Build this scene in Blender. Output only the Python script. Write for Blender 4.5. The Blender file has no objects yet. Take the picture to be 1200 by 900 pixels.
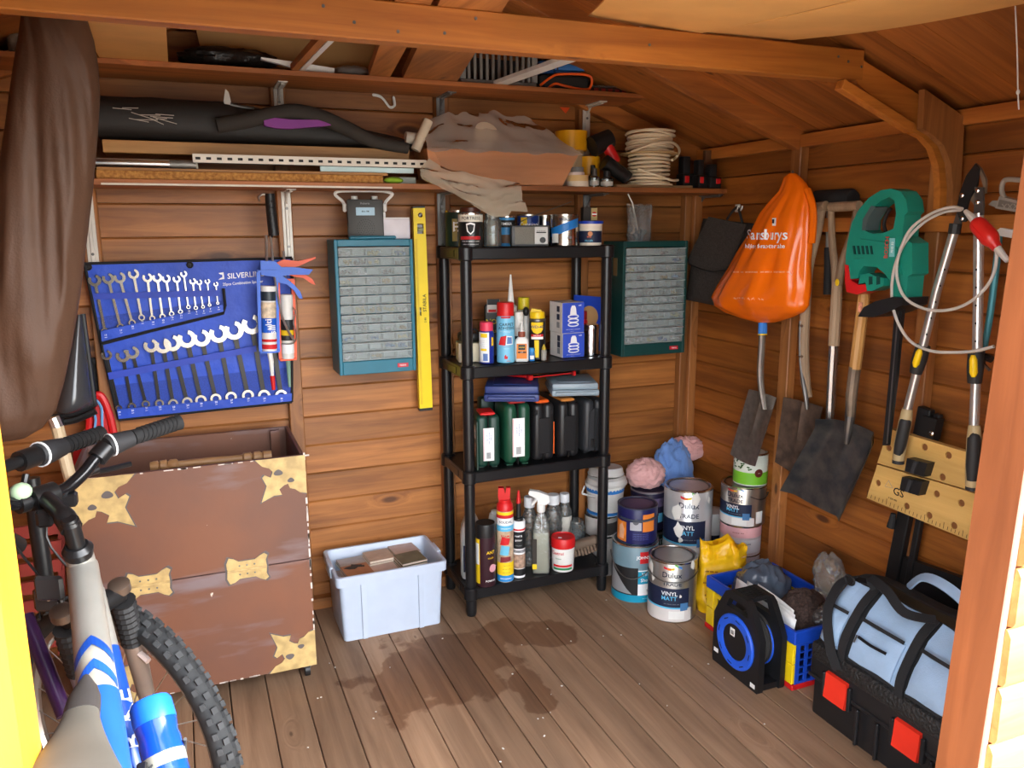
import bpy, bmesh, math, random
from mathutils import Vector as V, Matrix as MX
from mathutils.geometry import tessellate_polygon
R = math.radians; PI = math.pi; sin = math.sin; cos = math.cos
random.seed(7)
S = bpy.context.scene; COL = S.collection
# ---------------------------------------------------------------- camera
CAMH = 1.45; FPX = 932.0
YAW, PITCH, ROLL = R(22.34), R(11.02), R(-.33)
_f = V((sin(YAW)*cos(PITCH), cos(YAW)*cos(PITCH), -sin(PITCH)))
_r = V((cos(YAW), -sin(YAW), 0)); _u = _r.cross(_f)
_r, _u = _r*cos(ROLL)+_u*sin(ROLL), _u*cos(ROLL)-_r*sin(ROLL)
EYE = V((0, 0, CAMH))
cd = bpy.data.cameras.new('camera'); cam = bpy.data.objects.new('camera', cd); COL.objects.link(cam)
cd.sensor_fit = 'HORIZONTAL'; cd.sensor_width = 36; cd.lens = FPX/1200*36; cd.clip_start = .02
m = MX((_r, _u, -_f)).transposed().to_4x4(); m.translation = EYE; cam.matrix_world = m
S.camera = cam
# ---------------------------------------------------------------- sky, sun, exposure
w = bpy.data.worlds.new('sky'); S.world = w; w.use_nodes = True
nt = w.node_tree; bg = nt.nodes['Background']
sk = nt.nodes.new('ShaderNodeTexSky'); sk.sky_type = 'NISHITA'; sk.sun_disc = False
sk.sun_elevation = R(42); sk.sun_rotation = R(110); sk.dust_density = 1.5
hs = nt.nodes.new('ShaderNodeHueSaturation'); hs.inputs['Saturation'].default_value = .22
nt.links.new(sk.outputs[0], hs.inputs['Color']); nt.links.new(hs.outputs[0], bg.inputs[0]); bg.inputs[1].default_value = .62
sd = bpy.data.lights.new('sun', 'SUN'); sun = bpy.data.objects.new('sun', sd); COL.objects.link(sun)
sd.energy = 3.4; sd.angle = R(.6); sd.color = (1, .93, .82)
sun.rotation_euler = V((-.80, .30, -.62)).to_track_quat('-Z', 'Y').to_euler()
S.view_settings.view_transform = 'Standard'; S.view_settings.look = 'None'
S.view_settings.gamma = 1; S.view_settings.use_curve_mapping = False
S.view_settings.exposure = 1.88
S.cycles.max_bounces = 10; S.cycles.diffuse_bounces = 6; S.cycles.transparent_max_bounces = 16
S.cycles.caustics_reflective = False; S.cycles.caustics_refractive = False; S.cycles.sample_clamp_indirect = 6
# ---------------------------------------------------------------- pixel helpers: a picture point on a real plane
def ray(px, py): return _r*((px-600)/FPX) + _u*(-(py-450)/FPX) + _f
def at(px, py, X=None, Y=None, Z=None):
    d = ray(px, py)
    t = X/d.x if X is not None else Y/d.y if Y is not None else (Z-CAMH)/d.z
    return EYE + d*t
def mpp(p): return (V(p)-EYE).dot(_f)/FPX            # metres per pixel at p
# ---------------------------------------------------------------- materials
MATS = {}
def lin(c): return tuple(((x/255)/12.92 if x/255 <= .04045 else ((x/255+.055)/1.055)**2.4) for x in c[:3]) + (1,)
def mat(name, c, rough=.5, metal=0, var=.06, vscale=14, bump=0, bscale=60, trans=0, coat=0, c2=None, alpha=1, sheen=0, ior=1.45):
    if name in MATS: return MATS[name]
    m = bpy.data.materials.new(name); MATS[name] = m; m.use_nodes = True
    t = m.node_tree; b = t.nodes['Principled BSDF']
    b.inputs['Roughness'].default_value = rough; b.inputs['Metallic'].default_value = metal
    b.inputs['Transmission Weight'].default_value = trans; b.inputs['Coat Weight'].default_value = coat
    b.inputs['Alpha'].default_value = alpha; b.inputs['Sheen Weight'].default_value = sheen; b.inputs['IOR'].default_value = ior
    a = lin(c); tc = t.nodes.new('ShaderNodeTexCoord'); oi = t.nodes.new('ShaderNodeObjectInfo')
    ad = t.nodes.new('ShaderNodeVectorMath'); ad.operation = 'ADD'; t.links.new(tc.outputs['Object'], ad.inputs[0]); t.links.new(oi.outputs['Random'], ad.inputs[1])
    n = t.nodes.new('ShaderNodeTexNoise'); n.inputs['Scale'].default_value = vscale; n.inputs['Detail'].default_value = 5
    t.links.new(ad.outputs[0], n.inputs['Vector'])
    r = t.nodes.new('ShaderNodeValToRGB'); t.links.new(n.outputs[0], r.inputs[0])
    if c2: k0, k1 = a, lin(c2)
    else: k0 = tuple(x*(1-var) for x in a[:3])+(1,); k1 = tuple(min(1, x*(1+var)) for x in a[:3])+(1,)
    r.color_ramp.elements[0].position = .35; r.color_ramp.elements[1].position = .65
    r.color_ramp.elements[0].color = k0; r.color_ramp.elements[1].color = k1
    t.links.new(r.outputs[0], b.inputs['Base Color'])
    if bump:
        n2 = t.nodes.new('ShaderNodeTexNoise'); n2.inputs['Scale'].default_value = bscale; n2.inputs['Detail'].default_value = 4
        t.links.new(ad.outputs[0], n2.inputs['Vector'])
        bp = t.nodes.new('ShaderNodeBump'); bp.inputs['Strength'].default_value = bump; bp.inputs['Distance'].default_value = .01
        t.links.new(n2.outputs[0], bp.inputs['Height']); t.links.new(bp.outputs[0], b.inputs['Normal'])
    return m
def wood(name, light, dark, axis=0, rough=.55, grain=1.0, knots=.055, stain=False, patch=.35, coat=0):
    if name in MATS: return MATS[name]
    m = bpy.data.materials.new(name); MATS[name] = m; m.use_nodes = True
    t = m.node_tree; N = t.nodes.new; L = t.links.new; b = t.nodes['Principled BSDF']
    b.inputs['Roughness'].default_value = rough; b.inputs['Coat Weight'].default_value = coat
    tc = N('ShaderNodeTexCoord'); oi = N('ShaderNodeObjectInfo')
    of = N('ShaderNodeVectorMath'); of.operation = 'MULTIPLY_ADD'
    of.inputs[1].default_value = (37, 53, 71); L(oi.outputs['Random'], of.inputs[0]); L(tc.outputs['Object'], of.inputs[2])
    def scaled(along, across):
        s = [across]*3; s[axis] = along
        k = N('ShaderNodeVectorMath'); k.operation = 'MULTIPLY'; k.inputs[1].default_value = s; L(of.outputs[0], k.inputs[0]); return k.outputs[0]
    # knots first: they bend the grain
    vo = N('ShaderNodeTexVoronoi'); vo.inputs['Scale'].default_value = 1; L(scaled(2.7, 7.0), vo.inputs['Vector'])
    kn = N('ShaderNodeMapRange'); kn.interpolation_type = 'SMOOTHSTEP'; kn.inputs[1].default_value = knots; kn.inputs[2].default_value = knots*1.9
    kn.inputs[3].default_value = 1; kn.inputs[4].default_value = 0; L(vo.outputs['Distance'], kn.inputs[0])
    halo = N('ShaderNodeMapRange'); halo.interpolation_type = 'SMOOTHSTEP'; halo.inputs[1].default_value = 0; halo.inputs[2].default_value = .30
    halo.inputs[3].default_value = 1; halo.inputs[4].default_value = 0; L(vo.outputs['Distance'], halo.inputs[0])
    bend = N('ShaderNodeVectorMath'); bend.operation = 'MULTIPLY_ADD'; bend.inputs[1].default_value = (1.1, 1.1, 1.1)
    L(halo.outputs[0], bend.inputs[0]); L(scaled(1.3, 26), bend.inputs[2])
    n1 = N('ShaderNodeTexNoise'); n1.inputs['Scale'].default_value = 1; n1.inputs['Detail'].default_value = 5; n1.inputs['Roughness'].default_value = .65; n1.inputs['Distortion'].default_value = .6
    L(bend.outputs[0], n1.inputs['Vector'])
    n2 = N('ShaderNodeTexNoise'); n2.inputs['Scale'].default_value = 1; n2.inputs['Detail'].default_value = 3; L(scaled(1.6, 7), n2.inputs['Vector'])
    r = N('ShaderNodeValToRGB'); L(n1.outputs[0], r.inputs[0]); e = r.color_ramp.elements
    a, d = lin(light), lin(dark)
    e[0].position = .33; e[1].position = .62
    e[0].color = tuple(d[i]*grain+a[i]*(1-grain) for i in range(3))+(1,); e[1].color = a
    mx = N('ShaderNodeMix'); mx.data_type = 'RGBA'; mx.blend_type = 'MULTIPLY'
    r2 = N('ShaderNodeValToRGB'); L(n2.outputs[0], r2.inputs[0]); r2.color_ramp.elements[0].position = .3; r2.color_ramp.elements[1].position = .62
    r2.color_ramp.elements[0].color = (1-patch,)*3+(1,)
    mx.inputs[0].default_value = 1; L(r.outputs[0], mx.inputs[6]); L(r2.outputs[0], mx.inputs[7])
    # each board its own tone
    tone = N('ShaderNodeMapRange'); tone.inputs[3].default_value = .82; tone.inputs[4].default_value = 1.12; L(oi.outputs['Random'], tone.inputs[0])
    mt = N('ShaderNodeMix'); mt.data_type = 'RGBA'; mt.blend_type = 'MULTIPLY'; mt.inputs[0].default_value = 1
    L(mx.outputs[2], mt.inputs[6]); L(tone.outputs[0], mt.inputs[7])
    mk = N('ShaderNodeMix'); mk.data_type = 'RGBA'; L(kn.outputs[0], mk.inputs[0]); L(mt.outputs[2], mk.inputs[6])
    mk.inputs[7].default_value = tuple(x*.5 for x in d[:3])+(1,)
    out = mk.outputs[2]
    if stain:                                    # dried water stains and scuffs on the boards
        g = N('ShaderNodeNewGeometry'); tot = None
        sn = N('ShaderNodeTexNoise'); sn.inputs['Scale'].default_value = 7; sn.inputs['Detail'].default_value = 6; L(g.outputs['Position'], sn.inputs['Vector'])
        for (cx, cy, rx, ry) in stain:
            s1 = N('ShaderNodeVectorMath'); s1.operation = 'SUBTRACT'; s1.inputs[1].default_value = (cx, cy, 0); L(g.outputs['Position'], s1.inputs[0])
            s2 = N('ShaderNodeVectorMath'); s2.operation = 'MULTIPLY'; s2.inputs[1].default_value = (1/rx, 1/ry, 0); L(s1.outputs[0], s2.inputs[0])
            ln = N('ShaderNodeVectorMath'); ln.operation = 'LENGTH'; L(s2.outputs[0], ln.inputs[0])
            q = N('ShaderNodeMath'); q.operation = 'MULTIPLY_ADD'; q.inputs[1].default_value = 2.2; L(sn.outputs[0], q.inputs[0]); L(ln.outputs['Value'], q.inputs[2])
            f = N('ShaderNodeMapRange'); f.interpolation_type = 'SMOOTHSTEP'; f.inputs[1].default_value = 1.90; f.inputs[2].default_value = 2.06; f.inputs[3].default_value = 1; f.inputs[4].default_value = 0
            L(q.outputs[0], f.inputs[0])
            if tot:
                mm = N('ShaderNodeMath'); mm.operation = 'MAXIMUM'; L(tot, mm.inputs[0]); L(f.outputs[0], mm.inputs[1]); tot = mm.outputs[0]
            else: tot = f.outputs[0]
        ms = N('ShaderNodeMix'); ms.data_type = 'RGBA'; ms.blend_type = 'MULTIPLY'; L(tot, ms.inputs[0]); L(out, ms.inputs[6]); ms.inputs[7].default_value = (.60, .50, .42, 1)
        out = ms.outputs[2]
    L(out, b.inputs['Base Color'])
    bp = N('ShaderNodeBump'); bp.inputs['Strength'].default_value = .12; bp.inputs['Distance'].default_value = .004
    L(n1.outputs[0], bp.inputs['Height']); L(bp.outputs[0], b.inputs['Normal'])
    return m
def clear(name, tint=(235, 240, 240), body=.12, gloss=.25, rough=.08, bump=0, bscale=30):
    """clear plastic or glass wall: mostly see-through, a little body colour, glossy skin"""
    if name in MATS: return MATS[name]
    m = bpy.data.materials.new(name); MATS[name] = m; m.use_nodes = True
    t = m.node_tree; t.nodes.clear(); N = t.nodes.new; L = t.links.new
    o = N('ShaderNodeOutputMaterial'); tr = N('ShaderNodeBsdfTransparent'); df = N('ShaderNodeBsdfDiffuse'); gl = N('ShaderNodeBsdfGlossy')
    c = lin(tint); tr.inputs[0].default_value = tuple(.5+.5*x for x in c[:3])+(1,); df.inputs[0].default_value = c; gl.inputs[1].default_value = rough
    m1 = N('ShaderNodeMixShader'); m1.inputs[0].default_value = body; L(tr.outputs[0], m1.inputs[1]); L(df.outputs[0], m1.inputs[2])
    fr = N('ShaderNodeLayerWeight'); fr.inputs[0].default_value = gloss
    m2 = N('ShaderNodeMixShader'); L(fr.outputs['Fresnel'], m2.inputs[0]); L(m1.outputs[0], m2.inputs[1]); L(gl.outputs[0], m2.inputs[2])
    L(m2.outputs[0], o.inputs[0])
    tc = N('ShaderNodeTexCoord'); n = N('ShaderNodeTexNoise'); n.inputs['Scale'].default_value = bscale; n.inputs['Detail'].default_value = 3; L(tc.outputs['Object'], n.inputs['Vector'])
    bp = N('ShaderNodeBump'); bp.inputs['Strength'].default_value = max(bump, .01); bp.inputs['Distance'].default_value = .02
    L(n.outputs[0], bp.inputs['Height'])
    for x in (gl, df): L(bp.outputs[0], x.inputs['Normal'])
    L(bp.outputs[0], fr.inputs['Normal'])
    return m
# ---------------------------------------------------------------- mesh builder
def frame(d):
    d = V(d).normalized(); a = V((0, 0, 1)) if abs(d.z) < .9 else V((1, 0, 0))
    x = a.cross(d).normalized(); return x, d.cross(x), d
class MB:
    def __init__(s): s.v = []; s.f = []
    def add(s, vs, fs, M=None):
        k = len(s.v); s.v += [tuple(M @ V(p)) if M else tuple(p) for p in vs]; s.f += [tuple(i+k for i in f) for f in fs]; return s
    def box(s, c, d, bev=0, rot=None, seg=1):
        M = MX.Translation(V(c)) @ (rot.to_4x4() if rot is not None else MX())
        if not bev:
            x, y, z = d[0]/2, d[1]/2, d[2]/2
            return s.add([(-x,-y,-z),(x,-y,-z),(x,y,-z),(-x,y,-z),(-x,-y,z),(x,-y,z),(x,y,z),(-x,y,z)],
                         [(0,3,2,1),(4,5,6,7),(0,1,5,4),(1,2,6,5),(2,3,7,6),(3,0,4,7)], M)
        bm = bmesh.new(); bmesh.ops.create_cube(bm, size=1)
        for v in bm.verts: v.co = V((v.co.x*d[0], v.co.y*d[1], v.co.z*d[2]))
        bmesh.ops.bevel(bm, geom=bm.edges[:], offset=min(bev, min(d)*.49), segments=seg, affect='EDGES', profile=.5)
        bm.verts.index_update(); s.add([v.co for v in bm.verts], [[v.index for v in f.verts] for f in bm.faces], M); bm.free(); return s
    def bar(s, p0, p1, wdt, thk, bev=0, up=(0, 0, 1)):        # a straight bar between two points
        p0, p1 = V(p0), V(p1); d = p1-p0; z = d.normalized(); y = V(up)-z*V(up).dot(z)
        y = y.normalized() if y.length > 1e-5 else frame(z)[1]; x = y.cross(z)
        return s.box((p0+p1)/2, (wdt, thk, d.length), bev, MX((x, y, z)).transposed())
    def ring(s, pts_list, cap0=True, cap1=True, loop=False):
        n = len(pts_list[0]); vs = [p for r in pts_list for p in r]; fs = []
        m_ = len(pts_list)
        for i in range(m_ if loop else m_-1):
            a, b = i*n, ((i+1) % m_)*n
            for j in range(n): fs.append((a+j, a+(j+1) % n, b+(j+1) % n, b+j))
        if not loop:
            if cap0: fs.append(tuple(range(n-1, -1, -1)))
            if cap1: fs.append(tuple((m_-1)*n+j for j in range(n)))
        return s.add(vs, fs)
    def tube(s, pts, r, n=8, loop=False, sx=1, cap=True):
        pts = [V(p) for p in pts]; m_ = len(pts); rs = r if isinstance(r, (list, tuple)) else [r]*m_
        x = None; rings = []
        for i, p in enumerate(pts):
            a = pts[i-1] if (i or loop) else p; b = pts[(i+1) % m_] if (i < m_-1 or loop) else p
            d = (b-a).normalized()
            if x is None: x = frame(d)[0]
            x = (x-d*x.dot(d)); x = x.normalized() if x.length > 1e-6 else frame(d)[0]; y = d.cross(x)
            rings.append([p+(x*cos(2*PI*j/n)*sx+y*sin(2*PI*j/n))*rs[i] for j in range(n)])
        return s.ring(rings, cap, cap, loop)
    def cyl(s, p0, p1, r0, r1=None, n=16): return s.tube([p0, p1], [r0, r0 if r1 is None else r1], n)
    def lathe(s, prof, c=(0, 0, 0), n=24, a0=None, a1=None, M=None):   # profile (r, z) about local z; angle 0 looks to -Y
        full = a0 is None
        A = [2*PI*j/n for j in range(n)] if full else [a0+(a1-a0)*j/n for j in range(n+1)]
        k = len(A); vs = []; fs = []; cx, cy, cz = c
        for (r, z) in prof:
            for a in A: vs.append((cx+r*sin(a), cy-r*cos(a), cz+z))
        for i in range(len(prof)-1):
            for j in range(k if full else k-1):
                fs.append((i*k+j, i*k+(j+1) % k, (i+1)*k+(j+1) % k, (i+1)*k+j))
        if full:
            if prof[0][0] > 1e-6: fs.append(tuple(range(k-1, -1, -1)))
            if prof[-1][0] > 1e-6: fs.append(tuple((len(prof)-1)*k+j for j in range(k)))
        return s.add(vs, fs, M)
    def prism(s, polys, t, o=(0, 0, 0), ex=(1, 0, 0), ey=(0, 0, 1), ez=None):   # polygon with holes, extruded by t along ez (default ex x ey)
        o, ex, ey = V(o), V(ex), V(ey); ez = V(ez) if ez else ex.cross(ey).normalized()
        if not isinstance(polys[0][0], (list, tuple, V)): polys = [polys]
        flat = [p for q in polys for p in q]; n = len(flat)
        tr = tessellate_polygon([[V((p[0], p[1], 0)) for p in q] for q in polys])
        vs = [o+ex*p[0]+ey*p[1] for p in flat]+[o+ex*p[0]+ey*p[1]+ez*t for p in flat]; fs = []
        for a, b, c in tr:
            ar = (flat[b][0]-flat[a][0])*(flat[c][1]-flat[a][1])-(flat[c][0]-flat[a][0])*(flat[b][1]-flat[a][1])
            if ar < 0: b, c = c, b
            fs += [(c, b, a), (a+n, b+n, c+n)]
        k = 0
        for q in polys:
            m_ = len(q)
            for j in range(m_): fs.append((k+j, k+(j+1) % m_, k+(j+1) % m_+n, k+j+n))
            k += m_
        return s.add(vs, fs)
    def grid(s, fn, nu, nv, loopu=False):
        vs = [fn(i/nu if True else 0, j/nv) for j in range(nv+1) for i in range(nu if loopu else nu+1)]
        w_ = nu if loopu else nu+1
        fs = [(j*w_+i, j*w_+(i+1) % w_, (j+1)*w_+(i+1) % w_, (j+1)*w_+i) for j in range(nv) for i in range(nu)]
        return s.add(vs, fs)
    def blob(s, c, r, n=14, m_=9, fn=None):      # ellipsoid, fn(unit vector) scales the radius
        rows = []
        for i in range(m_+1):
            th = PI*i/m_
            for j in range(n):
                a = 2*PI*j/n; u = V((sin(th)*cos(a), sin(th)*sin(a), -cos(th))); k = fn(u) if fn else 1
                rows.append((c[0]+u.x*r[0]*k, c[1]+u.y*r[1]*k, c[2]+u.z*r[2]*k))
        fs = [(i*n+j, i*n+(j+1) % n, (i+1)*n+(j+1) % n, (i+1)*n+j) for i in range(m_) for j in range(n)]
        return s.add(rows, fs)
_font = {}
def text(s, size, fn, mb=None, bold=False, sx=1.0, align='C'):
    """letters as a mesh: fn maps the flat (x, y) of each vertex, centred on 0, to a place"""
    mb = mb or MB()
    if s not in _font:
        c = bpy.data.curves.new('t', 'FONT'); c.body = s; c.size = 1; c.resolution_u = 2; c.align_x = 'LEFT'; c.offset = .012
        o = bpy.data.objects.new('t', c); me = bpy.data.meshes.new_from_object(o)
        _font[s] = ([tuple(v.co) for v in me.vertices], [tuple(p.vertices) for p in me.polygons])
        bpy.data.objects.remove(o); bpy.data.curves.remove(c); bpy.data.meshes.remove(me)
    vs, fs = _font[s]
    if not vs: return mb
    x0 = min(v[0] for v in vs); x1 = max(v[0] for v in vs); y0 = min(v[1] for v in vs); y1 = max(v[1] for v in vs)
    ox = (x0+x1)/2 if align == 'C' else x0
    return mb.add([fn((v[0]-ox)*size*sx, (v[1]-(y0+y1)/2)*size) for v in vs], fs)
# ---------------------------------------------------------------- objects
WM = {}
def empty(name, label=None, cat=None, loc=(0, 0, 0), rz=0, group=None, kind=None, rot=None):
    o = bpy.data.objects.new(name, None); COL.objects.link(o); o.empty_display_size = .05
    o.location = loc; o.rotation_euler = rot if rot is not None else (0, 0, rz)
    if label: o['label'] = label
    if cat: o['category'] = cat
    if group: o['group'] = group
    if kind: o['kind'] = kind
    WM[o.name] = MX.Translation(V(loc)) @ o.rotation_euler.to_matrix().to_4x4()
    return o
def mesh(mb, name, m_, ang=32, smooth=True):
    me = bpy.data.meshes.new(name); me.from_pydata([tuple(v) for v in mb.v], [], mb.f)
    me.materials.append(m_)
    if smooth:
        me.polygons.foreach_set('use_smooth', [True]*len(me.polygons)); me.set_sharp_from_angle(angle=R(ang))
    me.update(); return me
def part(name, mb, m_, parent=None, label=None, world=False, kind=None, ang=32, loc=None):
    if world and parent:
        inv = WM[parent.name].inverted(); mb.v = [tuple(inv @ V(p)) for p in mb.v]
    o = bpy.data.objects.new(name, mesh(mb, name, m_, ang)); COL.objects.link(o)
    if parent:
        o.parent = parent; WM[o.name] = WM[parent.name].copy()
    else: WM[o.name] = MX()
    if loc is not None: o.location = loc; WM[o.name] = WM[o.name] @ MX.Translation(V(loc))
    if label: o['label'] = label
    if kind: o['kind'] = kind
    return o
def thing(name, mb, m_, label, cat, group=None, kind=None, ang=32, base=None):   # one-mesh thing built in world coordinates
    if base is None:
        xs = [v[0] for v in mb.v]; ys = [v[1] for v in mb.v]; base = ((min(xs)+max(xs))/2, (min(ys)+max(ys))/2, min(v[2] for v in mb.v))
    mb.v = [tuple(V(v)-V(base)) for v in mb.v]
    o = part(name, mb, m_, None, label, ang=ang, loc=base); o['category'] = cat
    if group: o['group'] = group
    if kind: o['kind'] = kind
    return o
def copy(o, loc, rz=None, label=None, parent=None):
    c = o.copy(); COL.objects.link(c)
    if parent is not None: c.parent = parent
    else:
        c.location = loc
        if rz is not None: c.rotation_euler = (0, 0, rz)
        if label: c['label'] = label
        WM[c.name] = MX.Translation(V(c.location)) @ c.rotation_euler.to_matrix().to_4x4()
    for ch in list(o.children): copy(ch, None, parent=c)
    return c
def smooth(pts, n=6, loop=False):               # Catmull-Rom through points
    P = [V(p) for p in pts]; out = []; k = len(P)
    for i in range(k if loop else k-1):
        a, b, c, d = (P[(i+j-1) % k] if loop else P[min(max(i+j-1, 0), k-1)] for j in range(4))
        for q in range(n):
            t = q/n; out.append(.5*((2*b)+(c-a)*t+(2*a-5*b+4*c-d)*t*t+(3*b-a-3*c+d)*t**3))
    if not loop: out.append(P[-1])
    return out
def vnoise(x, y, z=0):
    from mathutils import noise
    return noise.noise(V((x, y, z)))
# common materials
BLACK = mat('black_plastic', (26, 26, 27), .42); DKGREY = mat('dark_grey_plastic', (52, 53, 55), .5)
WHITE = mat('white_plastic', (232, 231, 226), .45); STEEL = mat('bright_steel', (200, 200, 200), .28, 1); DSTEEL = mat('worn_steel', (120, 118, 115), .42, .9, var=.25)
CHROME = mat('chrome', (225, 225, 228), .12, 1); RUBBER = mat('black_rubber', (30, 30, 31), .8, bump=.1)
RED = mat('red_plastic', (205, 28, 30), .4); YELLOW = mat('yellow_plastic', (240, 200, 20), .4); BLUE = mat('blue_plastic', (25, 80, 190), .4)
PAPER = mat('white_paper', (235, 234, 230), .8); INKW = mat('white_print', (240, 240, 240), .6, var=0); INKK = mat('black_print', (22, 22, 24), .6, var=0)
INKR = mat('red_print', (205, 30, 35), .6, var=0); INKY = mat('yellow_print', (245, 205, 30), .6, var=0); INKB = mat('blue_print', (30, 70, 160), .6, var=0)
NAVY = mat('navy_print', (24, 34, 62), .5, var=.03); LBLUE = mat('light_blue_print', (95, 185, 225), .5, var=.02); GREYP = mat('grey_print', (140, 142, 145), .6)
ORANGE = mat('orange_plastic', (235, 95, 25), .45)
# ================================================================ STRUCTURE
XR, XL, YB, YF = 2.09, -1.02, 2.985, .93
ZE, SL, XC = 1.772, .362, .535                    # eave height, roof slope, ridge x
def zr(x): return ZE+SL*(XR-x) if x > XC else ZE+SL*(x-XL)
PW = .1118
W_FLOOR = wood('floor_boards', (168, 134, 104), (130, 98, 72), 1, .7, .75, .03, patch=.30,
               stain=[(.70, 2.36, .29, .27), (.93, 2.13, .065, .16), (1.10, 2.43, .14, .10), (1.01, 2.52, .12, .08)])
W_BACK = wood('wall_boards', (184, 118, 58), (128, 74, 34), 0, .5, .85, .075, patch=.4)
W_RIGHT = wood('wall_boards_side', (172, 102, 40), (120, 62, 22), 1, .5, .85, .06, patch=.4)
W_POST = wood('post_wood', (178, 116, 62), (120, 70, 32), 2, .5, .8, .05)
W_BEAM = wood('beam_wood', (194, 118, 46), (148, 80, 28), 0, .45, .8, .04, patch=.25)
W_ROOF = wood('roof_boards', (184, 110, 48), (130, 70, 28), 0, .55, .8, .055, patch=.35)
W_RAIL = wood('rail_wood', (214, 132, 58), (160, 84, 30), 1, .5, .8, .04)
fl = empty('floor', kind='structure')
pl = MB(); a = PW/2-.0016; L2 = (YB-.80)/2
pl.prism([(-a, -.018), (a, -.018), (a, -.0016), (a-.0022, 0), (-a+.0022, 0), (-a, -.0016)], L2*2, (0, L2, 0), (1, 0, 0), (0, 0, 1))
pme = mesh(pl, 'floor_plank', W_FLOOR)
def piece(name, me, parent, loc, rot=None):
    o = bpy.data.objects.new(name, me); COL.objects.link(o); o.parent = parent; o.location = loc
    if rot is not None: o.rotation_euler = rot
    return o
k = 0
for i in range(-11, 18):
    x = .15+PW*(i+.5)
    if XL < x < XR: piece('floor_plank', pme, fl, (x, (YB+.80)/2, random.uniform(-.0012, 0)))
part('underfloor', MB().box(((XL+XR)/2, (YB+.8)/2, -.035), (XR-XL+.1, YB-.8, .03)), mat('dark_gap', (20, 15, 12), .9), fl)
# back wall: shiplap boards, each a piece
BH = .1113
def board_mesh(name, ln, m_, axis):
    b = MB(); q = BH/2-.0008; pr = [(-.014, -q), (.0, -q), (.0, q-.006), (-.007, q), (-.014, q)]   # y depth, z
    if axis == 0: b.prism([(-p[0], p[1]) for p in pr], ln, (-ln/2, 0, 0), (0, 1, 0), (0, 0, 1))
    else: b.prism([(-p[0], p[1]) for p in pr], ln, (0, ln/2, 0), (1, 0, 0), (0, 0, 1))
    return mesh(b, name, m_)
wb = empty('wall_back', kind='structure')
bme = board_mesh('cladding_board', XR-XL, W_BACK, 0)
z0 = .318-BH*3
for i in range(22):
    zc = z0+BH*(i+.5); hw = XR-XL
    if zc > 2.33: break
    if zc > ZE:
        hw = 2*(zr(XC)-zc)/SL+.1; piece('cladding_board', board_mesh('cladding_board', hw, W_BACK, 0), wb, (XC, YB, zc))
    else: piece('cladding_board', bme, wb, ((XL+XR)/2, YB, zc))
for x in (-.262, .352, .937, 1.53, 2.045):
    part('stud', MB().box((x, YB-.0195, (zr(x)-.03)/2), (.05, .039, zr(x)-.03), .003), W_POST, wb)
part('bottom_rail', MB().box(((XL+XR)/2, YB-.02, .022), (XR-XL, .039, .044), .002), W_BACK, wb)
part('light_leak_cover', MB().box(((XL+XR)/2, YB+.022, 1.2), (XR-XL+.2, .008, 2.6)), mat('dark_gap', ()), wb)  # added unseen cover, stops light leaking between the back boards
# right wall
wr = empty('wall_right', kind='structure')
rme = board_mesh('cladding_board', YB-YF, W_RIGHT, 1)
for i in range(16):
    zc = z0+BH*(i+.5)
    piece('cladding_board', rme, wr, (XR, (YB+YF)/2, zc))
for y in (2.945, 2.325, 1.735, 1.06):
    part('stud', MB().box((XR-.0195, y, ZE/2), (.039, .05, ZE), .003), W_POST, wr)
part('wall_plate', MB().box((XR-.02, (YB+YF)/2, ZE-.022), (.04, YB-YF, .044), .002), W_RAIL, wr)
part('tool_rail', MB().box((XR-.050, 1.62, 1.458), (.022, 1.12, .046), .002), W_RAIL, wr)
part('bottom_rail', MB().box((XR-.02, (YB+YF)/2, .022), (.039, YB-YF, .044), .002), W_RIGHT, wr)
part('light_leak_cover', MB().box((XR+.022, (YB+YF)/2, .9), (.008, YB-YF+.1, 1.9)), mat('dark_gap', ()), wr)  # added unseen cover against light leaks on the right side
# left wall (mostly hidden behind the cover and the bikes)
wl = empty('wall_left', kind='structure')
lme = MB(); q = BH/2-.0008
lme.prism([(0, -q), (.014, -q), (.014, q-.006), (.007, q), (0, q)], YB-YF, (-.014, (YB-YF)/2, 0), (1, 0, 0), (0, 0, 1)); lme = mesh(lme, 'cladding_board', W_RIGHT)
for i in range(16): piece('cladding_board', lme, wl, (XL, (YB+YF)/2, z0+BH*(i+.5)))
part('light_leak_cover', MB().box((XL-.022, (YB+YF)/2, .9), (.008, YB-YF+.1, 1.9)), mat('dark_gap', ()), wl)  # added unseen cover against light leaks on the left side
# roof: boards from eave to ridge on both slopes
ce = empty('ceiling', kind='structure')
hw = (XR-XC)/cos(math.atan(SL))+.16
rb = MB().prism([(-.061, 0), (.061, 0), (.061, .014), (-.061, .014)], hw, (-hw/2, 0, 0), (0, 1, 0), (0, 0, 1))
rbm = mesh(rb, 'roof_board', W_ROOF); th = math.atan(SL)
for i in range(22):
    y = .815+.1235*i
    if y > YB+.05: break
    for sg in (1, -1):
        cx = XC+sg*(cos(th)*hw/2); cz = zr(XC)-sin(th)*hw/2
        piece('roof_board', rbm, ce, (cx, y, cz+random.uniform(0, .0015)), (0, sg*th, 0))
for sg in (1, -1): part('roof_felt', MB().box((XC+sg*cos(th)*hw/2, (YB+.8)/2, zr(XC)-sin(th)*hw/2+.022), (hw, YB-.72, .004), rot=MX.Rotation(sg*th, 3, 'Y')), mat('dark_gap', ()), ce)
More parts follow.
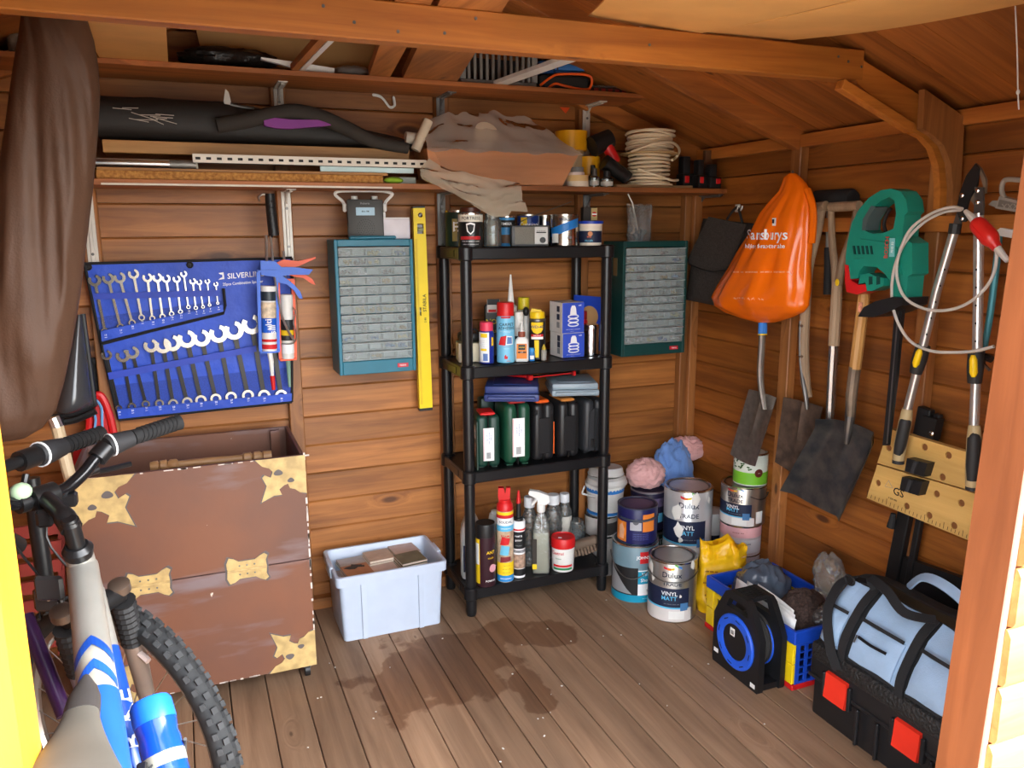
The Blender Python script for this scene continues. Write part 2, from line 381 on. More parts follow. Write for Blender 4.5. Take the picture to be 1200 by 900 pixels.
def slope_bar(y, x0, x1, dep, wdt, m_, nm, par):           # a rafter hung under the boards
    a, b = V((x0, y, zr(x0)-dep/2)), V((x1, y, zr(x1)-dep/2))
    return part(nm, MB().bar(a, b, wdt, dep, .002, (0, 0, 1)), m_, par)
for y in (2.325, 2.94):
    slope_bar(y, XC, XR, .065, .04, W_ROOF, 'rafter', ce); slope_bar(y, XC, XL, .065, .04, W_ROOF, 'rafter', ce)
# truss in the middle: collar beam, rafter foot, curved knee plate, post pad
tr = empty('trim_1', kind='structure')
YT = 1.70
part('collar_beam', MB().box((.40, YT+.0225, 1.869), (2.62, .045, .078), .003), W_BEAM, tr)
slope_bar(YT+.07, XC, XR, .07, .045, W_ROOF, 'rafter', tr); slope_bar(YT+.07, XC, XL, .07, .045, W_ROOF, 'rafter', tr)
kp = [(1.66, 1.905), (1.71, 1.88), (1.895, 1.815), (2.055, 1.75), (2.075, 1.52), (2.035, 1.50)]
arc = [(2.030, 1.56), (2.015, 1.62), (1.985, 1.668), (1.945, 1.695), (1.91, 1.705), (1.885, 1.735), (1.80, 1.765), (1.69, 1.823)]
part('knee_plate', MB().prism(kp+arc, .022, (0, YT+.0225, 0), (1, 0, 0), (0, 0, 1)), W_BEAM, tr)
part('rafter_foot', MB().bar(at(984, 99, Y=YT-.002), at(1066, 150.5, Y=YT-.002), .026, .028, .002, (0, -1, 0)), W_BEAM, tr)
part('post_pad', MB().prism([(1.895, 1.815), (2.055, 1.75), (2.075, 1.45), (2.045, 1.45), (2.036, 1.56), (2.018, 1.625), (1.985, 1.672), (1.935, 1.70), (1.90, 1.712)], .02, (0, YT-.016, 0), (1, 0, 0), (0, 0, 1)), W_POST, tr)
for (x, z) in ((.30, 1.885), (.36, 1.86), (.45, 1.85), (.62, 1.89), (.55, 1.855), (1.05, 1.87), (1.62, 1.885), (1.655, 1.875), (1.70, 1.865)):
    part('nail_head', MB().cyl((x, YT+.001, z), (x, YT-.0015, z), .0035, n=8), DSTEEL, tr)
# front wall with the doorway
fw = empty('wall_front', kind='structure')
W_FRONT = wood('front_boards', (226, 150, 84), (178, 104, 50), 0, .6, .6, .05)
W_JAMB = wood('jamb_wood', (146, 82, 44), (118, 62, 30), 2, .5, .6, .03)
W_JAMBL = wood('jamb_sunlit', (236, 166, 40), (206, 132, 26), 2, .5, .5, .03)  # left post in sun: the glare is put into its yellow colour
def quadpost(p_bot, p_top, dx, y0, y1, m_, nm, par):      # post whose inner edge runs p_bot-p_top
    b, t = p_bot, p_top; vs = []
    for p in (b, t):
        vs += [(p[0], y0, p[1]), (p[0]+dx, y0, p[1]), (p[0]+dx, y1, p[1]), (p[0], y1, p[1])]
    f = [(0,3,2,1),(4,5,6,7),(0,1,5,4),(1,2,6,5),(2,3,7,6),(3,0,4,7)]
    if dx < 0: f = [tuple(reversed(q)) for q in f]
    return part(nm, MB().add(vs, f), m_, par)
YJ = .86
YE = YF+.01
j1, j2 = at(1197, 200, Y=YE), at(1095, 900, Y=YE)
def jx(z): return j2.x+(j1.x-j2.x)*(z-j2.z)/(j1.z-j2.z)
quadpost((jx(0), -.05), (jx(2.0), 2.0), .06, YJ, YE, W_JAMB, 'door_post', fw)
quadpost((jx(0)+.001, -.05), (jx(2.0)+.001, 2.0), .011, YJ-.004, YJ, mat('strip_pale', (205, 170, 150), .6), 'post_edge_strip', fw)  # pale strip along the front edge of the post
kx = .0
for i in range(-1, 17):
    zc = z0+BH*(i+.5); x0 = jx(zc)+.013+random.uniform(0, .002); b = MB(); q = BH/2-.001
    b.prism([(0, -q), (.013, -q+.003), (.017, -q+.012), (.017, q-.014), (.011, q-.003), (.006, q)], XR+.05-x0, (x0, YJ, zc), (0, -1, 0), (0, 0, 1), (1, 0, 0))
    part('cladding_board', b, W_FRONT, fw)
    l0 = at(0, 480, Y=YF+.01).x-.052; b = MB()
    b.prism([(0, -q), (.013, -q+.003), (.017, -q+.012), (.017, q-.014), (.011, q-.003), (.006, q)], l0-XL+.05, (XL-.05, YJ+.012, zc), (0, -1, 0), (0, 0, 1), (1, 0, 0))
    part('cladding_board', b, W_FRONT, fw)
k1, k2 = at(0, 480, Y=YF+.01), at(49, 900, Y=YF+.01)
quadpost((k2.x, -.05), (k1.x, 2.0), -.05, YJ-.012, YF+.01, W_JAMBL, 'door_post', fw)
part('door_head', MB().box(((XL+XR)/2, YJ+.03, 2.02), (XR-XL+.1, .06, .20), .003), W_JAMB, fw)
part('gable', MB().prism([(XL, 1.9), (XR, 1.9), (XR, zr(XR)+.02), (XC, zr(XC)), (XL, zr(XL)+.02)], .014, (0, YJ+.03, 0), (1, 0, 0), (0, 0, 1)), W_FRONT, fw)
g = part('ground', MB().box((0, -4.6, -.08), (24, 10.9, .04)), mat('paving', (150, 146, 138), .9, var=.2, vscale=3, bump=.1), None); g['kind'] = 'structure'
b = MB(); rnd = random.Random(21)
for _ in range(46): x, y, s = rnd.uniform(.2, 1.6), rnd.uniform(1.2, 2.6), rnd.uniform(.002, .005); b.box((x, y, .0008), (s, s*rnd.uniform(.5, 2), .0016), 0, MX.Rotation(rnd.uniform(0, 3), 3, 'Z'))
part('paint_flecks', b, mat('fleck_white', (226, 222, 212), .8), fl, kind='stuff')
# ================================================================ SHELF UNIT
def stand(x0, x1, yb, yt, z, Y=None):
    """centre, radius, height and turn (local -Y to the lens) of an upright thing seen between two pixel columns"""
    mx_ = (x0+x1)/2
    p = at(mx_, yb, Z=z) if Y is None else at(mx_, yb, Y=Y)
    r = (x1-x0)/2*mpp(p); d = V((p.x, p.y, 0)).normalized()
    c = V((p.x, p.y, z)) + (d*r if Y is None else V((0, 0, 0)))
    f = c-d*r; h = at(mx_, yt, Y=f.y).z-z
    return c, r, h, math.atan2(d.y, d.x)-PI/2
def LA(t, nm, prof, m_, label=None, n=24, c=(0, 0, 0), a0=None, a1=None, **k): return part(nm, MB().lathe(prof, c, n, a0, a1), m_, t, label, **k)
def band(t, r, z0, z1, m_, a0=None, a1=None, nm='label', e=.0006, n=24):     # printed paper round a can, its own thin skin
    rr = r+e
    pr = [(r-.0004, z0), (rr, z0), (rr, z1), (r-.0004, z1)]
    return part(nm, MB().lathe(pr, (0, 0, 0), n, a0, a1), m_, t)
def TX(t, s, size, r, z, m_, a=0, sx=1, e=.0012, tilt=0):                       # lettering wrapped round a can
    return part('lettering', text(s, size, lambda x, y: ((r+e)*sin((x+y*tilt)/r+a), -(r+e)*cos((x+y*tilt)/r+a), z+y), sx=sx), m_, t)
def TF(t, s, size, x, y, z, m_, sx=1, ex=(1, 0, 0), ez=(0, 0, 1), rot=0, nm='lettering', world=False, align='C'):   # lettering on a flat face
    o, ex, ez = V((x, y, z)), V(ex), V(ez)
    if rot: ex, ez = ex*cos(rot)+ez*sin(rot), ez*cos(rot)-ex*sin(rot)
    return part(nm, text(s, size, lambda a, b: o+ex*a+ez*b, sx=sx, align=align), m_, t, world=world)
def curved(pts, r, z, e=.0014, sub=1):
    bm = bmesh.new(); bm.faces.new([bm.verts.new((x, y, 0)) for x, y in pts]); b = MB()
    lo = min(p[0] for p in pts); hi = max(p[0] for p in pts); x = lo+.003
    while x < hi:
        bmesh.ops.bisect_plane(bm, geom=bm.verts[:]+bm.edges[:]+bm.faces[:], plane_co=(x, 0, 0), plane_no=(1, 0, 0)); x += .003
    bm.verts.index_update(); b.add([((r+e)*sin(v.co.x/r), -(r+e)*cos(v.co.x/r), z+v.co.y) for v in bm.verts], [tuple(v.index for v in f.verts) for f in bm.faces]); bm.free(); return b
def plate(t, nm, x, y, z, w_, h_, m_, th=.0006, world=False):                  # flat print on a face that looks to -Y
    return part(nm, MB().box((x, y-th/2, z), (w_, th, h_)), m_, t, world=world)
UX0, UX1, UY0, UY1 = .925, 1.488, 2.672, 2.925
ZS = [1.388, .965, .572, .112]
SHB = mat('shelf_black', (24, 24, 26), .32, var=.1)
su = empty('storage_shelf', 'black plastic four tier shelf unit with round posts against the back wall', 'shelf', ((UX0+UX1)/2, (UY0+UY1)/2, 0))
def shelf_tray(z):
    b = MB(); x0, x1, y0, y1 = UX0-.028, UX1+.028, UY0-.028, UY1+.028; cx, cy = (x0+x1)/2, (y0+y1)/2
    b.box((cx, cy, z-.010), (x1-x0-.02, y1-y0-.02, .014))
    b.box((cx, UY0-.012, z-.022), (UX1-UX0-.03, .016, .042), .004); b.box((cx, UY1+.012, z-.022), (UX1-UX0-.03, .016, .042), .004)
    for x in (UX0-.014, UX1+.014):
        b.box((x, cy, z-.022), (.014, UY1-UY0-.03, .042), .004)
        b.box((x+(-.006 if x < cx else .006), cy, z-.022), (.006, .13, .026), .002)
    for x in (UX0, UX1):
        for y in (UY0, UY1): b.lathe([(.024, -.046), (.028, -.042), (.028, -.002), (.024, .003), (.0, .003)], (x, y, z), 14)
    return b
for z in ZS: part('shelf_tray', shelf_tray(z), SHB, su, world=True)
for x in (UX0, UX1):
    for y in (UY0, UY1):
        for za, zb in ((0, ZS[3]-.04), (ZS[3], ZS[2]-.04), (ZS[2], ZS[1]-.04), (ZS[1], ZS[0]-.04)):
            part('post', MB().lathe([(.0175, 0), (.020, .01), (.0205, .02), (.0205, zb-za-.02), (.019, zb-za)], (x, y, za), 14), SHB, su, world=True)
GLASS = clear('clear_glass', (225, 232, 228), .10, .35, .03); FILM = clear('clear_film', (200, 190, 175), .30, .35, .18, .9, 22)
TIN = mat('tin_plate', (196, 192, 184), .25, 1, var=.1)
def can(t, r, h, side, lid=None, rim=TIN, lidz=.004, n=28):
    """lever-lid tin: body, rolled rims, pressed lid"""
    LA(t, 'body', [(0, 0), (r*.97, 0), (r, .002), (r, h-.006), (r*.985, h-.003)], side, n=n)
    part('rim', MB().lathe([(r*.985, h-.007), (r*1.012, h-.006), (r*1.012, h), (r*.93, h), (r*.90, h-.005), (r*.88, h-.008), (r*.88, h-.009)], (0, 0, 0), n), rim, t)
    LA(t, 'lid', [(r*.885, h-.009), (r*.87, h-.003), (r*.80, h-.003), (r*.78, h-.008), (0, h-.008)], lid or rim, n=n)
def bottle_lathe(t, nm, pts, m_, n=20): return LA(t, nm, pts, m_, n=n)
TOPZ = ZS[0]
# ---- on the top shelf, left to right
c, r, h, a = stand(531, 545, 289, 250, TOPZ, 2.84)
t = empty('paint_tin', 'dark green printed tin half hidden behind the black tin, top shelf', 'tin', c, a)
can(t, .05, h+.01, mat('dark_green_print', (22, 44, 36), .4), BLACK); band(t, .05, .02, h-.02, mat('gold_print', (150, 130, 70), .5), -.5, -.1); TX(t, 'E', .05, .05, h*.6, INKW, -.2)
c, r, h, a = stand(537.5, 566, 289, 247, TOPZ, 2.72)
t = empty('paint_tin', 'black tin with white name band and brown jar stood on its lid', 'tin', c, a)
can(t, r, h-.008, mat('black_gloss_tin', (28, 27, 27), .3), BLACK)
band(t, r, h*.70, h-.012, mat('cream_print', (226, 220, 205), .5)); TX(t, 'FORTRESS', .0155, r, h*.80, INKK, .05)
sh = [(-.016, .022), (-.012, -.004), (0, -.016), (.012, -.004), (.016, .022), (0, .027)]
b = curved(sh, r, h*.47)
part('shield_field', curved([(x*.72, y*.72+.001) for x, y in sh], r, h*.47, .002), INKK, t)
part('shield_emblem', b, INKW, t); band(t, r, h*.215, h*.30, INKR, -.9, .9); TX(t, '=== == ==== = ===', .0085, r, h*.255, INKK, 0)
TX(t, '=== == ==== = ====', .007, r, h*.165, INKW, 0); TX(t, '=== == ==== = =', .0075, r, h*.08, INKW, 0)
jt = empty('jam_jar', 'squat jar with a dark brown lid stood on the black tin', 'jar', (c.x, c.y, TOPZ+h-.0155), a)
LA(jt, 'jar_body', [(0, 0), (r*.78, 0), (r*.8, .003), (r*.8, .012)], GLASS); LA(jt, 'lid', [(r*.84, .012), (r*.86, .014), (r*.86, .026), (r*.8, .028), (0, .027)], mat('brown_lid', (70, 32, 20), .35))
c, r, h, a = stand(566.5, 588, 290, 250, TOPZ, 2.695)
t = empty('glass_jar', 'empty clear glass jar beside the black tin on the top shelf', 'jar', c, a)
LA(t, 'jar_body', [(0, .004), (r*.9, .001), (r, .008), (r, h*.72), (r*.92, h*.80), (r*.8, h*.84), (r*.8, h), (r*.76, h), (r*.76, h*.84), (r*.93, h*.72), (r*.94, .01), (0, .008)], GLASS)
c, r, h, a = stand(586, 601, 289, 253, TOPZ, 2.80)
t = empty('paint_tin', 'narrow blue and black tin between the clear jar and the small radio', 'tin', c, a)
can(t, .032, h, mat('sky_blue_tin', (70, 150, 210), .35), BLACK); band(t, .032, h*.62, h*.86, INKK); TX(t, 'TIMBER', .013, .032, h*.74, INKW); band(t, .032, h*.1, h*.38, mat('brown_print', (110, 80, 60), .5), -.6, .9)
# small grey radio
c, r, h, a = stand(598, 643, 290, 264, TOPZ, 2.70)
t = empty('portable_radio', 'small grey radio with fabric speaker grille and bent wire aerial', 'radio', c, a*.5)
part('body', MB().box((0, 0, h/2), (2*r, .042, h), .007, seg=2), mat('radio_grey', (84, 86, 88), .45), t)
part('speaker_grille', MB().box((-r*.30, -.0215, h*.52), (r*1.05, .003, h*.82), .001), mat('grille_cloth', (128, 126, 118), .9, bump=.5, bscale=400), t)
part('control_panel', MB().box((r*.55, -.0215, h*.52), (r*.70, .003, h*.82), .001), mat('radio_silver', (196, 196, 194), .4), t)
part('tuning_scale', MB().box((r*.55, -.0235, h*.66), (r*.52, .001, .004)), INKK, t)
part('tuning_knob', MB().cyl((r*.62, -.022, h*.30), (r*.62, -.031, h*.30), .0105), BLACK, t)
for i in range(7): part('scale_mark', MB().box((r*(.34+i*.07), -.0234, h*.73), (.0015, .0008, .004)), INKK, t)
part('aerial', MB().tube([(-r*.9, .012, h), (r*.3, .012, h+.035), (r*2.3, .016, h+.085)], .0016, 6), DSTEEL, t)
c, r, h, a = stand(606, 632, 289, 251, TOPZ, 2.84)
t = empty('paint_tin', 'dark blue wood treatment tin behind the small radio', 'tin', c, a)
can(t, r, h, mat('deep_blue_tin', (34, 62, 140), .3), TIN); band(t, r, h*.5, h*.9, INKY, -.7, -.1); TX(t, 'Cuprinol', .022, r, h*.66, INKW, .1, tilt=.2)
c, r, h, a = stand(629, 648, 289, 252, TOPZ, 2.86)
t = empty('paint_tin', 'plain silver tin with blue letters behind the satin paint tin', 'tin', c, a)
can(t, r, h, TIN, TIN); band(t, r, h*.1, h*.55, mat('teal_print', (40, 110, 120), .5)); TX(t, '5L', .02, r, h*.72, INKB, .4)
c, r, h, a = stand(645.5, 677, 290, 251, TOPZ, 2.71)
t = empty('paint_tin', 'silver satin paint tin with a slanting blue band, right of the small radio', 'tin', c, a)
can(t, r, h, TIN, TIN); b = MB()
for i in range(24):
    u0, u1 = -1.5+3*i/24, -1.5+3*(i+1)/24; f0 = .16*sin(u0*1.05); f1 = .16*sin(u1*1.05)
    vs = [((r+.0006)*sin(u), -(r+.0006)*cos(u), h*(k+q)) for u, q in ((u0, f0), (u1, f1)) for k in (.44, .72)]; b.add(vs, [(0, 2, 3, 1)])
part('label', b, mat('paint_blue', (30, 120, 200), .4), t); TX(t, 'Wilko', .016, r, h*.84, NAVY); TX(t, 'Satin', .017, r, h*.28, GREYP, .25); band(t, r, .012, .045, WHITE, -1.1, -.45, 'colour_patch')
c, r, h, a = stand(677, 706, 289, 259, TOPZ, 2.71)
t = empty('filler_tub', 'white filler tub with blue lid at the right end of the top shelf', 'tub', c, a)
LA(t, 'body', [(0, 0), (r*.88, 0), (r*.9, .003), (r*.97, h-.008)], mat('tub_cream', (236, 224, 206), .45)); LA(t, 'lid', [(r*.98, h-.010), (r*1.04, h-.010), (r*1.04, h), (r*.95, h), (r*.93, h-.003), (0, h-.003)], mat('lid_blue', (36, 62, 170), .35))
band(t, r*.925, h*.12, h*.60, NAVY, -1.2, 1.2, e=.002); TX(t, 'FILLER', .010, r*.93, h*.2, LBLUE, -.1, e=.003); TX(t, 'Wall', .008, r*.93, h*.36, ORANGE, -.1, e=.003)
part('badge', MB().lathe([(0, 0), (.009, 0), (.009, .001), (0, .001)], (0, 0, 0), 14, M=MX.Translation((0, -r*.95-.002, h*.48)) @ MX.Rotation(PI/2, 4, 'X')), mat('tan_print', (205, 130, 80), .5), t)
p = at(694, 247, Y=2.80); t = empty('small_box', 'little dark box with a red and cream badge standing on the filler tub', 'box', (at(690, 247, Y=2.74).x, 2.74, TOPZ+at(690, 259, Y=2.71).z-TOPZ), R(-8))
hb = at(690, 242, Y=2.74).z-at(690, 258, Y=2.74).z
part('body', MB().box((0, 0, hb/2), (.055, .03, hb), .002), mat('dark_box', (38, 32, 28), .5), t); plate(t, 'label', .016, -.0155, hb*.5, .024, hb*.9, mat('gold_label', (190, 165, 110), .5))
part('badge', MB().lathe([(0, 0), (.009, 0), (.009, .001), (0, .001)], (0, 0, 0), 16, M=MX.Translation((.016, -.0165, hb*.5)) @ MX.Rotation(PI/2, 4, 'X')), INKR, t); part('badge_band', MB().box((.016, -.0178, hb*.5), (.019, .0006, .005)), INKW, t)
# ---- second shelf
Z2 = ZS[1]
def spray(name, label, cat, px, Y, side, cap, z=Z2, capf=.2, shoulder=True, group=None):
    c, r, h, a = stand(*px, z, Y); t = empty(name, label, cat, c, a)
    hb = h*(1-capf)
    LA(t, 'body', [(0, .003), (r*.9, 0), (r, .003), (r, hb-.012), (r*.985, hb-.008), (r*.8, hb)], side)
    LA(t, 'cap', [(r*.80, hb-.002), (r*.92, hb-.001), (r*.92, h-.005), (r*.85, h), (0, h)], cap)
    return t, r, h, hb
c, r, h, a = stand(538, 562, 424, 402, Z2, 2.80); t = empty('carton', 'low cream carton lying behind the left front post', 'box', c, R(-12))
part('body', MB().box((.01, 0, h/2), (.11, .09, h), .002), mat('cream_card', (216, 205, 176), .7), t); plate(t, 'label', -.01, -.0455, h*.5, .02, .004, GREYP)
z1 = Z2+h; c2 = c
c, r, h, a = stand(540, 560, 404, 386, z1, 2.81); t = empty('tape_measure', 'black tape measure lying on the low cream carton', 'tape', (c.x, c.y, z1+.0008), R(-12))
part('case', MB().box((0, 0, h*.35), (.085, .07, h*.7), .012, seg=2), BLACK, t); part('blade_hook', MB().box((.047, -.02, .006), (.01, .015, .005)), DSTEEL, t); part('clip', MB().tube(smooth([(-.03, -.036, h*.65), (-.01, -.036, h*.95), (.02, -.036, h*.95), (.03, -.036, h*.6)]), .004, 6), RUBBER, t)
t, r, h, hb = spray('spray_can', 'blue lubricant can with pink cap, leftmost on the second shelf', 'spray can', (562, 579, 428, 378), 2.715, mat('can_blue', (28, 44, 140), .3), mat('cap_pink', (225, 60, 90), .4))
band(t, r, hb*.06, hb*.95, INKW, -1.5, .35); band(t, r, hb*.80, hb*.92, INKY, -.9, .1, e=.001); band(t, r, hb*.40, hb*.47, INKY, -.9, .0, e=.001); band(t, r, hb*.10, hb*.32, mat('barcode_blue', (90, 120, 180), .6), -.5, .15, e=.001); band(t, r, hb*.55, hb*.8, INKY, .7, 1.1, e=.001)
for i in range(5): TX(t, '=== == ==== = ===', .0035, r, hb*(.52+.045*i), GREYP, -.4)
c, r, h, a = stand(569, 585, 424, 352, Z2, 2.86); t = empty('sealant_packet', 'tall black and yellow hanging packet with white top, behind the blue can', 'packet', c, a)
part('pouch', MB().box((.01, 0, h*.46), (r*3.0, .016, h*.92), .006), mat('packet_black', (30, 28, 24), .4), t); part('card_top', MB().prism([[(-.018, h*.78), (.03, h*.78), (.03, h), (-.018, h)], [(-.004, h*.93), (.016, h*.93), (.016, h*.96), (-.004, h*.96)]], .017, (0, .0085, 0), (1, 0, 0), (0, 0, 1)), mat('packet_white', (215, 210, 205), .5), t)
plate(t, 'hang_tab', .006, -.0092, h*.965, .046, .022, INKK); plate(t, 'label', .002, -.0092, h*.81, .03, .010, INKR); TF(t, 'NO', .027, -.002, -.0095, h*.62, INKY); TF(t, 'NAILS', .013, -.0, -.0095, h*.45, INKY)
t, r, h, hb = spray('spray_can', 'large light blue carpet glue can with red cap at the front', 'spray can', (582, 603.5, 429, 355), 2.71, mat('can_lightblue', (120, 195, 228), .35), RED, capf=.215)
band(t, r, hb*.95, hb*.985, INKR, -.5, .55, 'name_strip'); TX(t, 'CARPET', .0155, r, hb*.82, NAVY, .12); TX(t, 'ADHESIVE', .0145, r, hb*.745, NAVY, .12)
TX(t, '=== == ==== = ======= ==', .0042, r, hb*.68, INKW, .1); TX(t, '=== == ==== =', .0042, r, hb*.655, INKW, .1)
part('picture', curved([(-.028, -.016), (-.001, -.017), (.003, .020), (-.018, .014)], r, hb*.48), INKR, t); part('picture', curved([(.001, -.016), (.028, -.015), (.026, .016), (.003, .018)], r, hb*.48, .0012), INKW, t); part('picture', curved([(.004, -.012), (.024, -.011), (.023, .012), (.006, .014)], r, hb*.48, .0016), mat('photo_blue', (90, 130, 190), .5), t)
TX(t, '=== == ==== = ==', .0045, r, hb*.36, INKR, .1); TX(t, '=== == ==', .0042, r, hb*.31, INKW, .1); part('flame_mark', curved([(-.004, -.008), (.006, -.008), (.008, .003), (.003, .001), (.001, .009), (-.005, .002)], r, hb*.14), INKR, t)
TX(t, '500ml', .006, r, hb*.05, INKR, .3)
c, r, h, a = stand(594, 604, 424, 322, Z2, 2.80); t = empty('sealant_tube', 'white sealant tube with long pointed nozzle behind the carpet glue can', 'tube', c, a)
LA(t, 'cartridge', [(0, 0), (.023, 0), (.023, h*.62), (.012, h*.65)], mat('tube_grey', (190, 188, 184), .45)); LA(t, 'nozzle', [(.013, h*.64), (.0125, h*.68), (.003, h), (0, h)], WHITE, n=14)
c, r, h, a = stand(603, 613, 424, 366, Z2, 2.752); t = empty('pump_bottle', 'white bottle with plain round cap right behind the carpet glue can', 'bottle', c, a)
LA(t, 'body', [(0, 0), (.019, 0), (.019, h*.6), (.014, h*.68)], mat('bottle_white', (222, 220, 215), .4)); LA(t, 'cap', [(.0145, h*.67), (.017, h*.68), (.017, h*.98), (.015, h), (0, h)], WHITE); band(t, .019, h*.36, h*.5, INKK, -1, 1)
t, r, h, hb = spray('spray_can', 'tall can with a yellow cap in the back row of the second shelf', 'spray can', (606.5, 621, 424, 349), 2.83, mat('can_pale', (200, 196, 186), .35), mat('cap_olive', (205, 185, 30), .4), capf=.2)
c, r, h, a = stand(611, 622, 426, 358, Z2, 2.785); t = empty('trigger_bottle', 'white bottle with a black nozzle in front of the yellow capped can', 'bottle', c, a)
LA(t, 'body', [(0, 0), (.020, 0), (.020, h*.55), (.014, h*.75), (.010, h*.8)], mat('bottle_clouded', (196, 194, 190), .35)); part('nozzle', MB().blob((0, -.004, h*.88), (.012, .016, .018)), BLACK, t)
# wood glue
c, r, h, a = stand(603.5, 619.5, 428, 378, Z2, 2.70); t = empty('glue_bottle', 'white glue bottle with orange label, brown collar and pointed tip', 'bottle', c, a)
b = MB(); ry = r*.62
for i, (k, z) in enumerate([(.9, 0), (1, .004), (1, h*.46), (.9, h*.56), (.45, h*.63)]): pass
rows = [[(r*k*(abs(cos(q))**.6)*(1 if cos(q) > 0 else -1), ry*k*(abs(sin(q))**.6)*(1 if sin(q) > 0 else -1), z) for q in [2*PI*j/20 for j in range(20)]] for k, z in [(.9, 0), (1, .004), (1, h*.46), (.92, h*.55), (.5, h*.63)]]
b.ring(rows); part('body', b, WHITE, t); LA(t, 'collar', [(r*.5, h*.62), (r*.52, h*.64), (r*.52, h*.75), (r*.4, h*.76)], mat('collar_brown', (140, 70, 50), .4)); LA(t, 'tip', [(r*.34, h*.75), (r*.30, h*.84), (r*.1, h), (0, h)], mat('tip_white', (214, 212, 208), .4), n=12)
plate(t, 'label', 0, -ry-.0003, h*.27, r*1.5, h*.38, mat('label_orange', (228, 130, 40), .5)); plate(t, 'label_picture', 0, -ry-.001, h*.37, r*1.0, h*.13, mat('label_black', (35, 30, 26), .5)); TF(t, 'WOOD', .006, 0, -ry-.0018, h*.37, INKY); plate(t, 'name_strip', .001, -ry-.001, h*.245, r*1.2, h*.035, INKK); TF(t, 'GLUE', .004, 0, -ry-.0018, h*.245, INKW)
t, r, h, hb = spray('battery', 'small blue battery standing between the glue bottle and yellow topped can', 'battery', (619.5, 627, 427, 408), 2.695, mat('cell_blue', (40, 120, 190), .35), mat('cell_top', (50, 140, 205), .35), capf=.28)
band(t, r, hb*.2, hb*.6, INKW, -.6, .8)
t, r, h, hb = spray('spray_can', 'black lubricant can with yellow spout and yellow shield emblem', 'spray can', (620, 639, 426, 366), 2.73, mat('can_black', (26, 26, 28), .3), YELLOW, capf=.13)
LA(t, 'shoulder_ring', [(r*.97, hb-.012), (r*1.03, hb-.010), (r*1.03, hb-.004), (r*.9, hb-.002)], DSTEEL)
part('spout', MB().prism([(-.022, hb), (.022, hb), (.024, hb+.012), (.014, hb+.030), (-.020, hb+.036), (-.026, hb+.02)], .026, (0, .013, 0), (1, 0, 0), (0, 0, 1)), YELLOW, t)
part('shield_emblem', curved([(-.023, .020), (.023, .020), (.023, -.006), (.014, -.018), (0, -.024), (-.014, -.018), (-.023, -.006)], r, hb*.78, .0016), INKY, t); TX(t, 'WD-40', .0155, r, hb*.80, mat('print_royal', (25, 50, 130), .5), 0, e=.0024)
band(t, r, hb*.56, hb*.62, INKR, -.8, .8); band(t, r, hb*.50, hb*.56, INKW, -.8, .8); band(t, r, hb*.06, hb*.48, INKY, -.35, .2); TX(t, 'SPECIALIST', .006, r, hb*.59, INKW)
c, r, h, a = stand(634, 640.5, 425, 404, Z2, 2.69); t = empty('oil_bottle', 'tiny grey bottle with yellow pointed cap beside the black can', 'bottle', c, a)
LA(t, 'body', [(0, 0), (r, 0), (r, h*.6), (r*.7, h*.68)], mat('tiny_grey', (150, 146, 138), .4)); LA(t, 'cap', [(r*.75, h*.66), (r*.75, h*.76), (r*.2, h), (0, h)], mat('cap_dull_yellow', (190, 165, 40), .4), n=12)
# two lamp boxes, one on the other
BOXB = mat('carton_blue', (48, 78, 190), .5); BOXW = mat('carton_white', (224, 218, 214), .55)
def lamp_box(x, z, h, label):
    t = empty('lamp_box', label, 'box', (x, 2.755, z), R(2), 'boxed lamps on the second shelf')
    wd, dp = .094, .105
    part('carton', MB().box((0, 0, h/2), (wd, dp, h), .0015), BOXW, t); plate(t, 'front_panel', 0, -dp/2-.0002, h/2, wd*.99, h*.985, BOXB)
    y = -dp/2-.0011
    part('lamp_picture', MB().prism([(-.014, h*.60), (-.011, h*.82), (-.006, h*.90), (.006, h*.90), (.011, h*.82), (.014, h*.60)], .0006, (0, y, 0), (1, 0, 0), (0, 0, 1)), INKW, t)
    for k in range(3):
        b = MB().tube([(.022*cos(q), y+.0002, h*(.54-.13*k)+.0065*sin(q)) for q in [2*PI*i/20 for i in range(20)]], .0022, 5, True); b.v = [(v[0], min(v[1], y+.0003), v[2]) for v in b.v]; part('ring_picture', b, INKW, t)
    TF(t, 'wifi', .009, wd*.30, y, h*.90, INKW); TF(t, '=== == ==== = ======= ', .0055, 0, y, h*.12, INKW); TF(t, '=== == ===', .003, -.005, y, h*.055, INKW)
    for k in range(3): part('side_icon', MB().box((-wd/2-.0003, -.02+.0, h*(.78-.26*k)), (.0006, .022, .022)), NAVY if k < 2 else GREYP, t)
    return t
za = Z2; zb = at(660, 391, Y=2.70).z; zc = at(660, 355, Y=2.70).z
lamp_box(at(664.5, 400, Y=2.755).x, za, zb-za-.001, 'lower blue and white carton of the stacked pair on the second shelf')
lamp_box(at(664, 370, Y=2.755).x, zb, zc-zb, 'upper blue and white carton of the stacked pair on the second shelf')
c, r, h, a = stand(682, 702, 421, 381, Z2, 2.745); t = empty('storage_tin', 'plain shiny metal canister right of the two blue cartons', 'tin', c, a)
LA(t, 'body', [(0, 0), (r, 0), (r, h*.86)], mat('polished_tin', (205, 205, 205), .14, 1)); LA(t, 'lid', [(r*1.0, h*.84), (r*1.04, h*.845), (r*1.04, h*.97), (r, h), (0, h)], mat('polished_tin', ()))
t, r, h, hb = spray('spray_can', 'red can mostly hidden behind the blue cartons', 'spray can', (674, 688, 424, 365), 2.86, RED, mat('cap_dark_red', (150, 30, 30), .4)); band(t, r, h*.5, h*.7, ORANGE, .3, 1.3)
p0, p1 = at(672, 425, Y=2.90), at(714, 435, Y=2.775); d = V((p1.x-p0.x, p1.y-p0.y, 0)); L0 = d.length; d.normalize()
